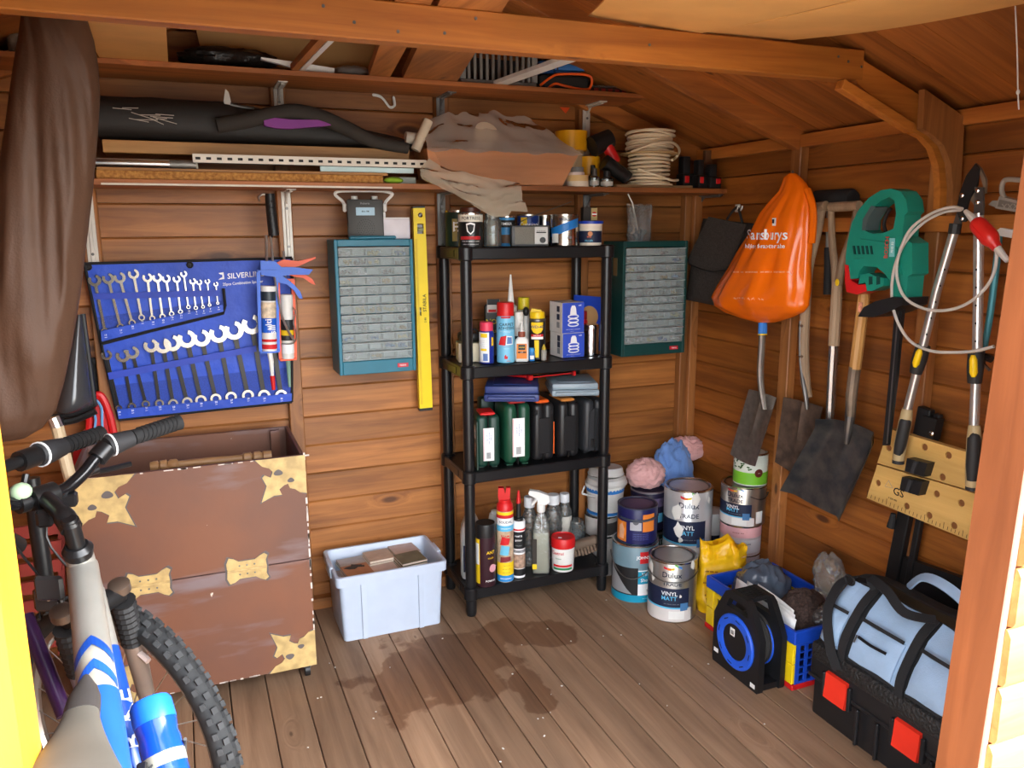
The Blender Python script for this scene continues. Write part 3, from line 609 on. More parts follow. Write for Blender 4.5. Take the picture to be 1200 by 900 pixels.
t = empty('blue_card', 'tall blue card with a round hole leaning behind the right front post', 'card', ((p0.x+p1.x)/2, (p0.y+p1.y)/2, Z2))
ht = at(712, 349, Y=2.775).z-Z2; hl = ht+.006
hole = [(L0*.44+.038*cos(q), ht*.64+.042*sin(q)) for q in [2*PI*i/24 for i in range(24)]]
part('sheet', MB().prism([[(0, 0), (L0, 0), (L0, ht), (0, hl)], hole[::-1]], .003, (p0.x, p0.y, Z2), d, (0, 0, 1)), mat('card_blue', (28, 70, 190), .45), t, world=True)
part('backing', MB().prism([(0.01, ht*.45), (L0*.9, ht*.45), (L0*.9, ht*.84), (.01, ht*.84)], .003, V((p0.x, p0.y, Z2))+V((-d.y, d.x, 0))*.004, d, (0, 0, 1)), mat('tan_card', (205, 160, 105), .8), t, 'tan backing seen through the hole', world=True)
# ---- third shelf: tool cases
Z3 = ZS[2]
def tool_case(label, x0, x1, yb, yt, m_, Yf, depth, hand=None, rz=R(-4), style=0, group='tool cases on the third shelf', rad=.016):
    pm = at((x0+x1)/2, (yb+yt)/2, Y=Yf); wd = (x1-x0)*mpp(pm); h = at((x0+x1)/2, yt, Y=Yf).z-Z3
    t = empty('tool_case', label, 'case', (pm.x, Yf+depth/2, Z3), rz, group)
    for sx in (-1, 1): part('shell_half', MB().box((sx*wd*.245, 0, h/2+.002), (wd*.488, depth, h-.004), rad, seg=3), m_, t)
    part('seam', MB().box((0, 0, h/2), (.004, depth*.97, h*.97), .002), BLACK, t)
    if hand: part('handle', MB().box((0, -depth*.18, h+.004), (wd*.62, depth*.5, .012), .004), hand, t)
    for k in (-1, 1): part('foot', MB().box((k*wd*.28, -depth*.3, .002), (wd*.22, .03, .004)), m_, t)
    y = -depth/2
    if style == 1:
        plate(t, 'label', .0, y-.0005, h*.46, wd*.44, h*.62, INKW); plate(t, 'label_edge', -wd*.2, y-.0015, h*.46, .002, h*.60, mat('pink_edge', (225, 130, 140), .6))
        for k in range(6): plate(t, 'bar_code', 0+wd*(-.08+.03*k), y-.0015, h*.25, .0014, h*.12, INKK)
        for k in range(3): part('lettering', text(('=== == ', '=== == ====', '=== =')[k], .008, lambda a_, b_, k=k: V((wd*(-.06+.08*k)-b_, y-.0015, h*.58+a_))), INKB, t)
    if style == 2:
        part('front_panel', MB().box((0, y+.001, h*.45), (wd*.52, .006, h*.62), .002), m_, t)
    if style == 3:
        for k in (-1, 1): part('front_rib', MB().prism([(k*wd*.30, h*.06), (k*wd*.06, h*.06), (k*wd*.06, h*.84), (k*wd*.30, h*.76)][::k], .007, (0, y+.004, 0), (1, 0, 0), (0, 0, 1)), m_, t)
        part('latch', MB().box((-wd*.13, y-.004, h*.20), (wd*.16, .012, h*.16), .004), BLACK, t)
    return t, wd, h, depth
GREENC = mat('case_green', (24, 70, 50), .38, var=.08); GREEND = mat('case_dark_green', (22, 56, 46), .4); BLKC = mat('case_black', (30, 30, 32), .36); GRYC = mat('case_charcoal', (48, 49, 52), .42)
t, wd, h, dp = tool_case('dark green tool case with picture sleeve and red handle, leftmost of the row', 562, 591, 558, 487, GREEND, 2.675, .16, RED, R(-9), 1)
part('picture_sleeve', MB().box((-wd*.5-.002, -.01, h*.48), (.004, .20, h*.9)), GREEND, t)
for i in range(2):
    for j in range(2): part('picture', MB().box((-wd*.5-.0045, -.06+.055*i, h*(.38+.33*j)), (.001, .045, h*.25)), mat('photo_tan%d' % (i+j), [(150, 110, 90), (205, 190, 180), (165, 60, 55)][i+j], .5, var=.5, vscale=60), t)
t, wd, h, dp = tool_case('mid green tool case with rounded edges and long white label', 593, 626.5, 560, 473, GREENC, 2.665, .16, mat('handle_dark_red', (170, 40, 40), .4), R(-5), 1, rad=.026)
t, wd, h, dp = tool_case('black tool case with orange handle end, next to the mid green case', 626.5, 653, 553, 473, BLKC, 2.68, .24, ORANGE, R(-3), 2)
for k in (-1, 1): part('shoulder', MB().box((k*wd*.36, -dp*.47, h*.86), (wd*.2, .016, h*.12), .005), BLKC, t)
part('orange_strip', MB().box((wd*.5+.001, -dp*.40, h*.38), (.005, .02, h*.56)), ORANGE, t)
t, wd, h, dp = tool_case('black ribbed tool case with tan handle, second from the right', 655, 682.5, 552, 471, BLKC, 2.675, .25, mat('handle_tan', (205, 130, 60), .4), R(-2), 2, rad=.02)
t, wd, h, dp = tool_case('charcoal tool case with raised ribs and latch, rightmost of the row', 683, 711.5, 552, 468, GRYC, 2.703, .185, None, R(0), 3, rad=.02)
c, r, h, a = stand(573, 592, 470, 452, Z3, 2.86); p = at(585, 470, Y=2.84)
t = empty('tool_case', 'dark green tool case standing behind the row, only its top showing', 'case', (p.x-.02, 2.885, Z3), R(2), 'tool cases on the third shelf'); hh = at(585, 466, Y=2.84).z-Z3
part('shell', MB().box((0, 0, hh/2), (.10, .05, hh), .01, seg=2), GREEND, t); part('handle', MB().box((0, 0, hh+.008), (.05, .02, .014), .004), GREEND, t)
def flat_case(label, cx, zb, h, wd, dp, m_, rz, y, tilt=0, base=None):
    t = empty('flat_case', label, 'case', (cx, y, zb), rot=(R(tilt), 0, rz))
    part('lower_shell', MB().box((0, 0, h*.27), (wd, dp, h*.46), .007, seg=2), m_, t); part('upper_shell', MB().box((0, .004, h*.74), (wd*.97, dp*.97, h*.48), .008, seg=2), m_, t)
    part('front_lip', MB().box((0, -dp/2-.004, h*.30), (wd*.86, .014, h*.2), .003), m_, t); part('lid_panel', MB().box((0, 0, h*.985), (wd*.7, dp*.7, h*.06), .002), m_, t)
    return t
z = at(600, 472, Y=2.66).z
zc1 = at(640, 470.5, Y=2.67).z+.011
flat_case('flat navy blue plastic case lying on the upright tool cases', at(601, 460, Y=2.76).x, zc1, .062, .205, .24, mat('flat_navy', (48, 62, 118), .4), R(-24), 2.765)
flat_case('flat light grey plastic case lying on the black tool cases', at(671, 460, Y=2.76).x, zc1-.003, .052, .185, .22, mat('flat_grey', (146, 162, 172), .4), R(-18), 2.77)
t = empty('bar_clamp', 'red and black bar clamp lying on top of the two flat cases', 'clamp', (at(640, 450, Y=2.78).x, 2.78, zc1+.0637))
ya = 2.70; pa, pb = at(620, 449, Y=2.74), at(671, 445, Y=2.76)
zz = zc1+.0637
part('bar', MB().bar((pa.x, 2.74, zz+.010), (pb.x+.01, 2.76, zz+.010), .016, .010, .002), BLACK, t, world=True); part('bar_stripe', MB().bar((pa.x+.01, 2.7305, zz+.010), (pb.x-.01, 2.751, zz+.010), .002, .004), RED, t, world=True)
part('jaw', MB().box((pa.x, 2.735, zz+.010), (.020, .03, .020), .003), RED, t, world=True); part('jaw', MB().box((pb.x, 2.755, zz+.010), (.014, .03, .020), .003), RED, t, world=True)
part('handle', MB().bar((pa.x-.005, 2.745, zz+.012), (pa.x-.06, 2.82, zz+.012), .014, .012, .003), RED, t, world=True)
# ---- bottom shelf
Z4 = ZS[3]
def botl(name, label, cat, px, Y): 
    c, r, h, a = stand(*px, Z4, Y); return empty(name, label, cat, c, a), r, h
t, r, h = botl('jerry_can', 'white plastic jug with red oval and navy label, far left of the bottom shelf', 'bottle', (538, 566, 650, 603), 2.80)
JUG = clear('jug_plastic', (226, 230, 228), .75, .2, .3)
b = MB(); rows = []
for k, z in [(.92, 0), (1, .01), (1, h*.62), (.9, h*.75), (.5, h*.92), (.3, h)]: rows.append([(.042*k*(abs(cos(q))**.5)*(1 if cos(q) > 0 else -1), .07*k*(abs(sin(q))**.5)*(1 if sin(q) > 0 else -1), z) for q in [2*PI*j/20 for j in range(20)]])
b.ring(rows); part('body', b, JUG, t); LA(t, 'cap', [(.016, h), (.017, h+.002), (.017, h+.018), (0, h+.018)], WHITE); plate(t, 'label', 0, -.0708, h*.34, .06, h*.42, NAVY); part('badge', MB().lathe([(0, 0), (.016, 0), (.016, .0012), (0, .0012)], (0, 0, 0), 18, M=MX.Translation((0, -.0708, h*.62)) @ MX.Rotation(PI/2, 4, 'X')), INKR, t)
TF(t, 'BLEACH', .011, 0, -.072, h*.42, INKW); TF(t, '2L', .01, 0, -.072, h*.2, LBLUE)
t, r, h = botl('plastic_tub', 'white rounded tub almost hidden behind the yellow foam can', 'tub', (570, 590, 640, 605), 2.85)
LA(t, 'body', [(0, 0), (r*.9, 0), (r, .01), (r, h*.6), (r*.6, h), (0, h)], WHITE); LA(t, 'cap', [(r*.4, h), (r*.4, h+.012), (0, h+.012)], WHITE)
t, r, h = botl('powder_canister', 'dark brown canister with black lid and yellow panel, front left', 'canister', (558, 581, 683, 616), 2.685)
LA(t, 'body', [(0, .002), (r*.98, 0), (r, .004), (r, h*.80)], mat('canister_maroon', (52, 26, 34), .4)); LA(t, 'lid', [(r*.98, h*.79), (r*1.02, h*.795), (r*1.02, h*.96), (r*.96, h), (0, h)], BLACK); band(t, r, h*.05, h*.77, INKY, -1.35, -.62); band(t, r, h*.36, h*.70, INKW, -1.3, -.70, e=.001)
TX(t, 'ANT', .017, r, h*.56, INKY, .55); TX(t, 'KILLER', .008, r, h*.47, INKY, .55); TX(t, 'POWDER', .010, r, h*.10, INKW, .55); part('flash_picture', MB().lathe([(0, 0), (.016, 0), (.016, .001), (0, .001)], (0, 0, 0), 16, M=MX.Rotation(.75, 4, 'Z') @ MX.Translation((0, -r-.0002, h*.3)) @ MX.Rotation(PI/2, 4, 'X')), mat('flash_pink', (220, 160, 170), .5), t)
t, r, h = botl('foam_can', 'tall yellow and blue foam can with red trigger cap', 'spray can', (582.5, 602, 679, 574), 2.69)
hb = h*.77
LA(t, 'body', [(0, .002), (r*.95, 0), (r, .004), (r, hb-.006), (r*.94, hb)], mat('foam_photo', (196, 170, 140), .4, var=.3, vscale=40))
band(t, r, .003, hb*.10, mat('foam_blue', (40, 140, 210), .4)); band(t, r, hb*.10, hb*.28, INKY); band(t, r, hb*.72, hb*.80, LBLUE); band(t, r, hb*.80, hb*.90, INKW); band(t, r, hb*.90, hb*.945, INKR); band(t, r, hb*.945, hb*.985, INKY)
TX(t, 'SOUDAL', .0135, r, hb*.85, NAVY, .1); TX(t, 'EXPANDING', .007, r, hb*.76, INKW, .1); TX(t, 'EXPANDING', .008, r, hb*.055, INKW, .1); TX(t, 'FOAM', .012, r, hb*.655, INKR, 0)
for k in range(3): TX(t, ('=== == ==', '=== == ====', '=== == ===')[k], .0055, r, hb*(.24-.05*k), NAVY, .15)
part('picture', curved([(-.022, -.02), (.012, -.022), (.018, .014), (-.014, .02)], r, hb*.46, .0012), mat('sky_picture', (110, 190, 220), .5), t); part('picture', curved([(-.02, -.018), (.022, -.01), (.022, .008), (-.018, .006)], r, hb*.34, .0012), mat('roof_picture', (130, 45, 50), .5), t)
part('picture', curved([(-.02, -.014), (.014, -.014), (.02, .012), (-.012, .02)], r, hb*.58, .0012), INKR, t)
LA(t, 'cap', [(r*.95, hb-.003), (r*1.0, hb), (r*.96, hb+.018), (r*.7, hb+.03), (r*.7, hb+.04)], RED)
part('trigger', MB().prism([(-.022, hb+.03), (.014, hb+.03), (.020, hb+.05), (.022, h), (.006, h), (.002, hb+.062), (-.004, h), (-.024, h), (-.026, hb+.05)], .022, (0, .011, 0), (1, 0, 0), (0, 0, 1)), RED, t)
t, r, h = botl('sealant_tube', 'black and white sealant tube with black nozzle and red tip', 'tube', (600.5, 615.5, 676, 577), 2.70)
hb = h*.66
LA(t, 'cartridge', [(0, 0), (r, 0), (r, hb-.005), (r*.95, hb)], INKW); band(t, r, hb*.52, hb*.82, INKK); band(t, r, hb*.84, hb*.87, INKR); band(t, r, hb*.45, hb*.50, GREYP); band(t, r, hb*.04, hb*.16, INKK); band(t, r, hb*.17, hb*.42, mat('roof_photo', (170, 140, 120), .5, var=.4, vscale=70))
TX(t, 'roof &', .011, r, hb*.75, INKW); TX(t, 'gutter', .011, r, hb*.67, INKW); TX(t, 'SEALANT', .0065, r, hb*.58, GREYP); TX(t, 'BLACK', .005, r, hb*.475, INKK)
LA(t, 'nozzle', [(r*.75, hb), (r*.7, hb+.01), (r*.42, hb+.012), (r*.3, h*.86)], BLACK, n=14); LA(t, 'tip', [(r*.40, h*.855), (r*.36, h*.87), (r*.14, h), (0, h)], RED, 'red tip', n=12)
CLB = clear('bottle_clear', (220, 225, 222), .10, .45, .06, .4, 60); CAPW = mat('cap_greywhite', (222, 224, 226), .4)
def clearbottle(label, px, Y, ribs=True, fill=None):
    t, r, h = botl('clear_bottle', label, 'bottle', px, Y); pr = [(0, .003), (r*.9, 0), (r, .01)]
    for k in range(14): pr.append((r*(1 if k % 2 else .93), h*(.05+.045*k)))
    pr += [(r*.98, h*.70), (r*.6, h*.82), (r*.5, h*.86)]
    LA(t, 'body', pr, CLB); LA(t, 'cap', [(r*.58, h*.85), (r*.66, h*.855), (r*.66, h*.985), (r*.6, h), (0, h)], CAPW)
    return t, r, h
clearbottle('clear ribbed bottle with round white cap behind the black sealant tube', (611, 630, 660, 585), 2.79)
clearbottle('clear ribbed bottle with round white cap behind the trigger sprayer', (637, 659, 652, 583), 2.82)
t, r, h = clearbottle('smallest clear bottle with narrow white cap in the back right', (652, 670, 640, 581), 2.87); band(t, r, h*.3, h*.62, mat('bottle_label_pale', (205, 200, 188), .6), -1.2, 1.2)
# trigger sprayer
t, r, h = botl('trigger_sprayer', 'square spray bottle of cloudy liquid with white trigger head', 'spray bottle', (622, 646, 676, 578), 2.70)
LIQ = mat('cloudy_liquid', (206, 202, 180), .25); q = r*.86
def sq(k, z, n=24, e=.4): return [(q*k*(abs(cos(a_))**e)*(1 if cos(a_) > 0 else -1), q*.72*k*(abs(sin(a_))**e)*(1 if sin(a_) > 0 else -1), z) for a_ in [2*PI*j/n for j in range(n)]]
part('body', MB().ring([sq(.94, 0), sq(1, .005), sq(.98, h*.50), sq(.78, h*.64), sq(.40, h*.72), sq(.34, h*.76)]), CLB, t); part('liquid', MB().ring([sq(.9, .004), sq(.95, .008), sq(.93, h*.50)]), LIQ, t)
part('label', MB().box((-q-.0005, -.0, h*.26), (.0012, q*1.0, h*.36)), INKK, t); plate(t, 'label', -q*.72, -q*.72-.0006, h*.28, q*.5, h*.30, mat('label_dark', (52, 46, 40), .5)); plate(t, 'label_foot', -q*.72, -q*.72-.0006, h*.09, q*.5, h*.06, INKY)
part('dip_tube', MB().tube([(0, 0, h*.1), (.002, 0, h*.6), (0, 0, h*.76)], .0022, 6), WHITE, t); LA(t, 'collar', [(q*.45, h*.74), (q*.48, h*.75), (q*.48, h*.83), (q*.4, h*.84)], WHITE)
part('trigger_head', MB().prism([(-.050, h*.965), (-.044, h), (-.010, h*.985), (.030, h*.94), (.034, h*.86), (.020, h*.83), (-.012, h*.83), (-.016, h*.90), (-.046, h*.945)], .024, (0, .012, 0), (1, 0, 0), (0, 0, 1)), WHITE, t); part('trigger', MB().tube(smooth([(-.016, 0, h*.92), (-.024, 0, h*.86), (-.034, 0, h*.82)]), .005, 8), WHITE, t)
t, r, h = botl('grease_tub', 'white grease tub with bright red lid in the front right', 'tub', (646, 673, 671, 633), 2.695)
LA(t, 'body', [(0, 0), (r*.92, 0), (r*.95, .004), (r, h*.72)], WHITE); LA(t, 'lid', [(r*1.0, h*.70), (r*1.05, h*.71), (r*1.05, h*.96), (r*.98, h), (r*.94, h*.965), (0, h*.965)], RED, 'red lid')
TX(t, 'Castrol', .017, r*.97, h*.58, INKR, -.5, e=.003); TX(t, 'Grease', .008, r*.97, h*.42, mat('print_green', (40, 130, 80), .5), -.4, e=.003); band(t, r*.955, h*.16, h*.22, INKR, -.9, .9, e=.002); band(t, r*.945, h*.07, h*.13, mat('print_green', ()), -.9, .9, e=.002); part('paint_fleck', MB().box((-.012, -.01, h*.968), (.014, .009, .001)), INKW, t)
t, r, h = botl('glass_jar', 'wide glass jar of grey screws behind the red lidded tub', 'jar', (664, 686, 660, 613), 2.84)
LA(t, 'jar_body', [(0, 0), (r*.92, 0), (r, .01), (r, h*.72), (r*.78, h*.82), (r*.78, h*.97), (r*.72, h)], GLASS); part('contents', MB().blob((0, 0, h*.34), (r*.92, r*.92, h*.33), 14, 8, lambda u: 1+.05*sin(17*u.x+9*u.z)), mat('grey_screws', (120, 128, 132), .4, .7, var=.5, vscale=160, bump=.8, bscale=160), t)
# scrubbing brush
pb = at(688, 668, Y=2.735); t = empty('scrubbing_brush', 'worn brown wooden scrubbing brush leaning at the right end', 'brush', (pb.x-.026, 2.745, Z4+.012), rot=(0, R(-20), R(-30)))
part('back', MB().box((0.02, 0, .052), (.15, .05, .034), .014, seg=3), wood('brush_wood', (150, 128, 108), (104, 86, 70), 0, .8), t)
b = MB(); 
for i in range(10):
    for j in range(4):
        x = -.048+.0135*i; y = -.018+.012*j; b.cyl((x, y, .040), (x*1.06-.004, y*1.2, .008+random.uniform(0, .006)), .0058, .0072, 5)
part('bristles', b, mat('bristle', (112, 92, 76), .9, var=.4, vscale=120), t, kind='stuff')
# ================================================================ PAINT CANS IN THE CORNER
LID_DARK = mat('lid_smoked', (70, 62, 58), .4, .3, var=.3); SILVER = mat('tin_silver', (186, 184, 180), .32, .85, var=.05)
def zpx(x, y, Y): return at(x, y, Y=Y).z
def tin(label, x0, x1, yb, yt, side, lid=None, z=None, Y=None, cat='tin', name='paint_tin', group=None, rim=TIN, dz=0):
    if z is None: c, r, h, a = stand(x0, x1, yb, yt, 0)                    # stands on the floor
    else: c, r, h, a = stand(x0, x1, yb, yt, z, Y)
    t = empty(name, label, cat, c, a, group); can(t, r, h, side, lid, rim, n=36); t['h'] = 0; del t['h']
    return t, r, h, c
def bail(t, r, z, drop, m_=DSTEEL, rad=.0025, a0=-1.25, a1=1.25):           # wire handle hanging down the front
    pts = [((r+.006)*sin(a0+(a1-a0)*i/16), -(r+.006)*cos(a0+(a1-a0)*i/16), z-drop*sin(PI*i/16)) for i in range(17)]
    part('handle', MB().tube(pts, rad, 6), m_, t)
def splash(t, r, pts, seed, nm='paint_drip'):                           # dried paint on the tin
    rnd = random.Random(seed)
    for (a, z, s) in pts:
        poly = [(a*r+s*cos(q)*rnd.uniform(.6, 1.1), s*1.6*sin(q)*rnd.uniform(.6, 1.2)) for q in [2*PI*i/10 for i in range(10)]]
        part(nm, curved(poly, r, z, .0022), mat('dried_paint', (232, 228, 220), .6), t)
def trade_label(t, r, h, k=1.0, swash=True, a=0, tr_='TRADE', zb=0):
    TX(t, 'Dulux', .030*k, r, (zb+(h-zb)*.80), NAVY, a); TX(t, tr_, .023*k, r, (zb+(h-zb)*.655), NAVY, a)
    if swash:
        for i, c in enumerate([(210, 40, 60), (235, 120, 40), (240, 200, 60), (110, 180, 90), (60, 120, 190)]):
            q0 = -.36+.15*i+a; b = MB()
            for j in range(4):
                u0, u1 = q0+.15*j/4, q0+.15*(j+1)/4; f = lambda u: -.045*math.cos((u-a+.1)*4.2)
                b.add([((r+.0014)*sin(u), -(r+.0014)*cos(u), zb+(h-zb)*(.925+f(u)*(1 if i < 3 else -1)+e_)) for u, e_ in ((u0, 0), (u1, 0), (u1, .035), (u0, .035))], [(0, 1, 2, 3)])
            part('colour_swash', b, mat('swash_%d' % i, c, .5), t)
    band(t, r, (zb+(h-zb)*.26), (zb+(h-zb)*.575), NAVY, -1.45+a, .75+a, n=30); band(t, r, (zb+(h-zb)*.235), (zb+(h-zb)*.262), LBLUE, -1.45+a, .75+a, e=.001); band(t, r, (zb+(h-zb)*.02), (zb+(h-zb)*.236), mat('label_pearl', (222, 216, 212), .5), -1.45+a, .9+a)
    TX(t, 'VINYL', .022*k, r, (zb+(h-zb)*.49), INKW, -.1+a); TX(t, 'MATT', .022*k, r, (zb+(h-zb)*.41), LBLUE, -.1+a); TX(t, '== ==== === ==', .008*k, r, (zb+(h-zb)*.315), GREYP, .0+a)
    part('tint_square', curved([(.36*r+a*r, -.014*k), (.36*r+.030*k+a*r, -.014*k), (.36*r+.030*k+a*r, .016*k), (.36*r+a*r, .016*k)], r, (zb+(h-zb)*.265), .002), mat('square_blue', (70, 120, 170), .4), t)
    part('price_label', curved([(-.1*r+a*r, -.016*k), (.55*r+a*r, -.016*k), (.55*r+a*r, .016*k), (-.1*r+a*r, .016*k)], r, (zb+(h-zb)*.13), .0016), PAPER, t)
# front row
t, r, hJ, cJ = tin('large grey and teal paint tin with red name flash under the navy tin', 715.5, 770, 707, 641, mat('johnstone_grey', (108, 136, 148), .35), TIN)
band(t, r, .004, hJ*.14, mat('teal_bright', (20, 150, 185), .4), n=36); band(t, r, hJ*.14, hJ*.62, INKK, -1.5, .15, n=30); band(t, r, hJ*.14, hJ*.58, INKW, .15, 1.3, e=.001); band(t, r, hJ*.34, hJ*.56, mat('teal_bright', ()), .15, 1.3, e=.0016)
part('leaf_picture', curved([(-1.3*r, -.05), (-.1*r, -.052), (-.35*r, -.03), (-.7*r, .01), (-1.2*r, .055)], r, hJ*.38, .0016), GREYP, t)
band(t, r, hJ*.70, hJ*.90, INKR, .22, 1.1, e=.001); TX(t, "JOHNSTONE'S", .017, r, hJ*.80, INKW, .66, e=.002); TX(t, 'Vinyl', .020, r, hJ*.50, INKW, .52, e=.002); TX(t, 'Sheen', .020, r, hJ*.41, INKW, .52, e=.002); TX(t, '5L', .013, r, hJ*.22, INKK, .6, e=.002)
TX(t, '=== ====', .006, r, hJ*.08, INKW, .5)
bail(t, r, hJ*.80, hJ*.36, a0=-1.4, a1=1.1)
d = V((cJ.x, cJ.y, 0)).normalized()
t, r, h, c = tin('navy and orange woodcare tin standing on the teal tin', 723, 769, 640, 597, mat('navy_tin', (28, 30, 84), .35), mat('lid_navy', (32, 35, 44), .65), z=hJ, Y=cJ.y, rim=mat('rim_navy', (44, 50, 74), .4))
band(t, r, h*.05, h*.60, mat('orange_photo', (222, 128, 40), .5, var=.25, vscale=30), -1.35, -.55); part('hand_picture', curved([(-1.05*r, -.03), (-.7*r, -.03), (-.66*r, .01), (-.8*r, .035), (-1.02*r, .02)], r, h*.32, .0014), mat('skin_print', (222, 168, 130), .5, var=.2), t)
band(t, r, h*.36, h*.84, mat('orange_print', (226, 130, 50), .5), .28, .95); band(t, r, h*.40, h*.62, mat('grey_patch', (176, 176, 180), .5), -.35, .22, e=.001); part('badge', MB().lathe([(0, 0), (.012, 0), (.012, .001), (0, .001)], (0, 0, 0), 16, M=MX.Translation((-.005, -r-.0012, h*.64)) @ MX.Rotation(PI/2, 4, 'X')), mat('badge_grey', (90, 92, 98), .4), t)
for k in range(4): TX(t, '==== === == === ====', .006, r, h*(.30-.05*k), mat('print_lilac', (110, 120, 190), .5), .2)
part('handle', MB().tube([((r+.004)*sin(q), -(r+.004)*cos(q), h*.76-.012*cos(q)) for q in [-.9+2.2*i/14 for i in range(15)]], .0045, 6), mat('handle_slate', (58, 64, 80), .5), t)
t, r, h, c = tin('silver vinyl matt tin with dented lid and wire handle, nearest of the tins', 757.5, 814.5, 730, 661, SILVER, mat('lid_scratched', (176, 172, 166), .35, .8, var=.25, bump=.3))
trade_label(t, r, h, 1.0); bail(t, r, h*.80, h*.12); splash(t, r, [(-1.0, h*.86, .016), (-.85, h*.7, .010), (.9, h*.95, .012), (.35, h*.45, .005)], 3)
# the tall one behind it
t, r, h, c = tin('tallest silver vinyl matt tin with brown lid and white paint runs', 776, 831, 664, 577, mat('tin_white_silver', (204, 204, 206), .3, .5), mat('lid_brown', (92, 74, 68), .4), z=0, Y=2.60)
trade_label(t, r, h, 1.12, a=.05, zb=h*.30); splash(t, r, [(-.45, h*.78, .022), (-.35, h*.62, .02), (-.25, h*.52, .010), (.3, h*.93, .02), (.95, h*.9, .01)], 5)
CANB = c
# behind the navy tin: two stacked
Yk = 2.80
zk = zpx(757, 622, Yk-.08)
t, r, h, c = tin('dented tin with green name band under the dark lidded tin, behind the navy tin', 738, 779, 664, 623, mat('tin_dirty', (120, 116, 110), .45, .5, var=.3), None, z=0, Y=Yk)
h0 = h; band(t, r, h*.3, h*.9, mat('label_dark_green', (40, 70, 50), .5), -1.2, 1.3); TX(t, 'Trim', .03, r, h*.74, INKW, 1.0)
c, r, h, a = stand(738, 779, 622, 578, h0, Yk); t = empty('paint_tin', 'navy tin with smeared rim and near-black lid behind the navy and orange tin', 'tin', c, a)
can(t, r, h, mat('tin_deep_navy', (36, 34, 62), .4, var=.2), mat('lid_black', (40, 36, 34), .5), mat('rim_smeared', (150, 145, 150), .4, .5, var=.4), n=32); band(t, r, h*.62, h*.84, mat('print_mauve', (110, 96, 130), .5, var=.3, vscale=50), -1.1, 1.3); part('emblem', curved([(.6*r, -.02), (.95*r, -.02), (.95*r, .02), (.6*r, .02)], r, h*.34), LBLUE, t)
# white bucket stack behind the shelf's right post
Yw = 2.84
c, r, h, a = stand(686, 724, 664, 630, 0, Yw); t = empty('paint_tin', 'smeared white tin lowest of the stack behind the right shelf post', 'tin', c, a); TW = mat('tin_smeared_white', (200, 196, 190), .45, .2, var=.3, vscale=9)
can(t, r, h, TW, TIN, n=28); z1 = h
c, r, h, a = stand(685, 724, 628, 606, z1, Yw); h = zpx(704, 609, Yw-.08)-z1; t = empty('paint_tin', 'middle tin of that stack with a dark half label, under the white bucket', 'tin', (c.x, c.y, z1), a); can(t, r, h, TW, TIN, n=28); band(t, r, h*.1, h*.7, mat('label_smoke', (70, 68, 68), .5, var=.3), -.2, 1.4); z2 = z1+h
c, r, h, a = stand(686, 731, 613, 572, z2, Yw); t = empty('bucket', 'white bucket with a blue stripe on top of the stack behind the shelf post', 'bucket', c, a)
LA(t, 'body', [(0, 0), (r*.86, 0), (r*.88, .004), (r*.98, h-.014), (r*1.04, h-.012), (r*1.04, h), (r*.96, h), (r*.94, h-.02), (r*.84, .006), (0, .006)], WHITE, n=32)
b = MB()
for i in range(30):
    q0, q1 = -1.4+2.9*i/30, -1.4+2.9*(i+1)/30; f = lambda q: h*(.80+.0*q) if q > .3 else h*.80
    b.add([((r*.975)*sin(q), -(r*.975)*cos(q), z_) for q, z_ in ((q0, h*.76), (q1, h*.76), (q1, h*.93), (q0, h*.93))], [(0, 1, 2, 3)])
part('blue_stripe', b, mat('stripe_blue', (50, 130, 210), .45), t); band(t, r*.905, h*.04, h*.13, mat('stripe_blue', ()), -1.4, 1.4, 'blue_stripe', e=.003)
part('handle', MB().tube(smooth([(-r*1.05, -.01, h*.86), (-r*1.16, -.04, h*.70), (-r*1.0, -r*.5, h*.66), (-r*.5, -r*.98, h*.68)]), .004, 8), WHITE, t); z3 = z2+h
for k in range(2):
    t2 = empty('plastic_bowl', ('wide grey-white plastic bowl upturned on the striped bucket', 'smaller white plastic bowl, uppermost on the striped bucket')[k], 'bowl', (c.x-.004*k, c.y-.01, z3+.0012+.037*k), rot=(R(-4*k), R(3*k), 0))
    LA(t2, 'bowl', [(0, .022), (r*.72, .022), (r*.86, .018), (r*(1.02-.14*k), 0), (r*(1.05-.14*k), .004), (r*(.98-.12*k), .026), (r*.8, .034), (0, .030)], mat('lid_offwhite', (206, 204, 200), .5), n=28)
    part('rim', MB().tube([(r*(1.04-.14*k)*cos(q), r*(1.04-.14*k)*sin(q), .004) for q in [2*PI*i/24 for i in range(24)]], .004, 6, True), mat('lid_offwhite', ()), t2)
# right hand stack
Ys = 2.47
c, r, h, a = stand(845, 887, 690, 652, 0, Ys); h = zpx(866, 655, Ys-.08); t = empty('paint_tin', 'grey-white tin at the foot of the right hand stack, behind the yellow sack', 'tin', c, a); TP = mat('tin_pinkish', (206, 190, 190), .42, .15, var=.12)
can(t, r, h, TP, TIN, n=30); band(t, r, h*.2, h*.8, mat('label_white', (214, 210, 212), .5), -1, 1.3); TX(t, '=== ==', .016, r, h*.55, NAVY, .2); z1 = h
c, r, h, a = stand(843, 889.5, 650, 622, z1, Ys); h = zpx(866, 620, Ys-.08)-z1; t = empty('paint_tin', 'pink edged white tin under the silver tin in the right hand stack', 'tin', (c.x, c.y, z1), a); can(t, r, h, TP, TIN, n=30)
band(t, r, h*.62, h*.96, mat('pink_drip', (226, 170, 172), .5, var=.15), -1.5, 1.5); band(t, r, h*.12, h*.55, mat('label_white', ()), -1.2, 1.4); TX(t, '=== == ===', .014, r, h*.42, NAVY, .1); TX(t, '==== ==', .012, r, h*.78, mat('print_red_brown', (130, 50, 50), .6), -.1); z2 = z1+h
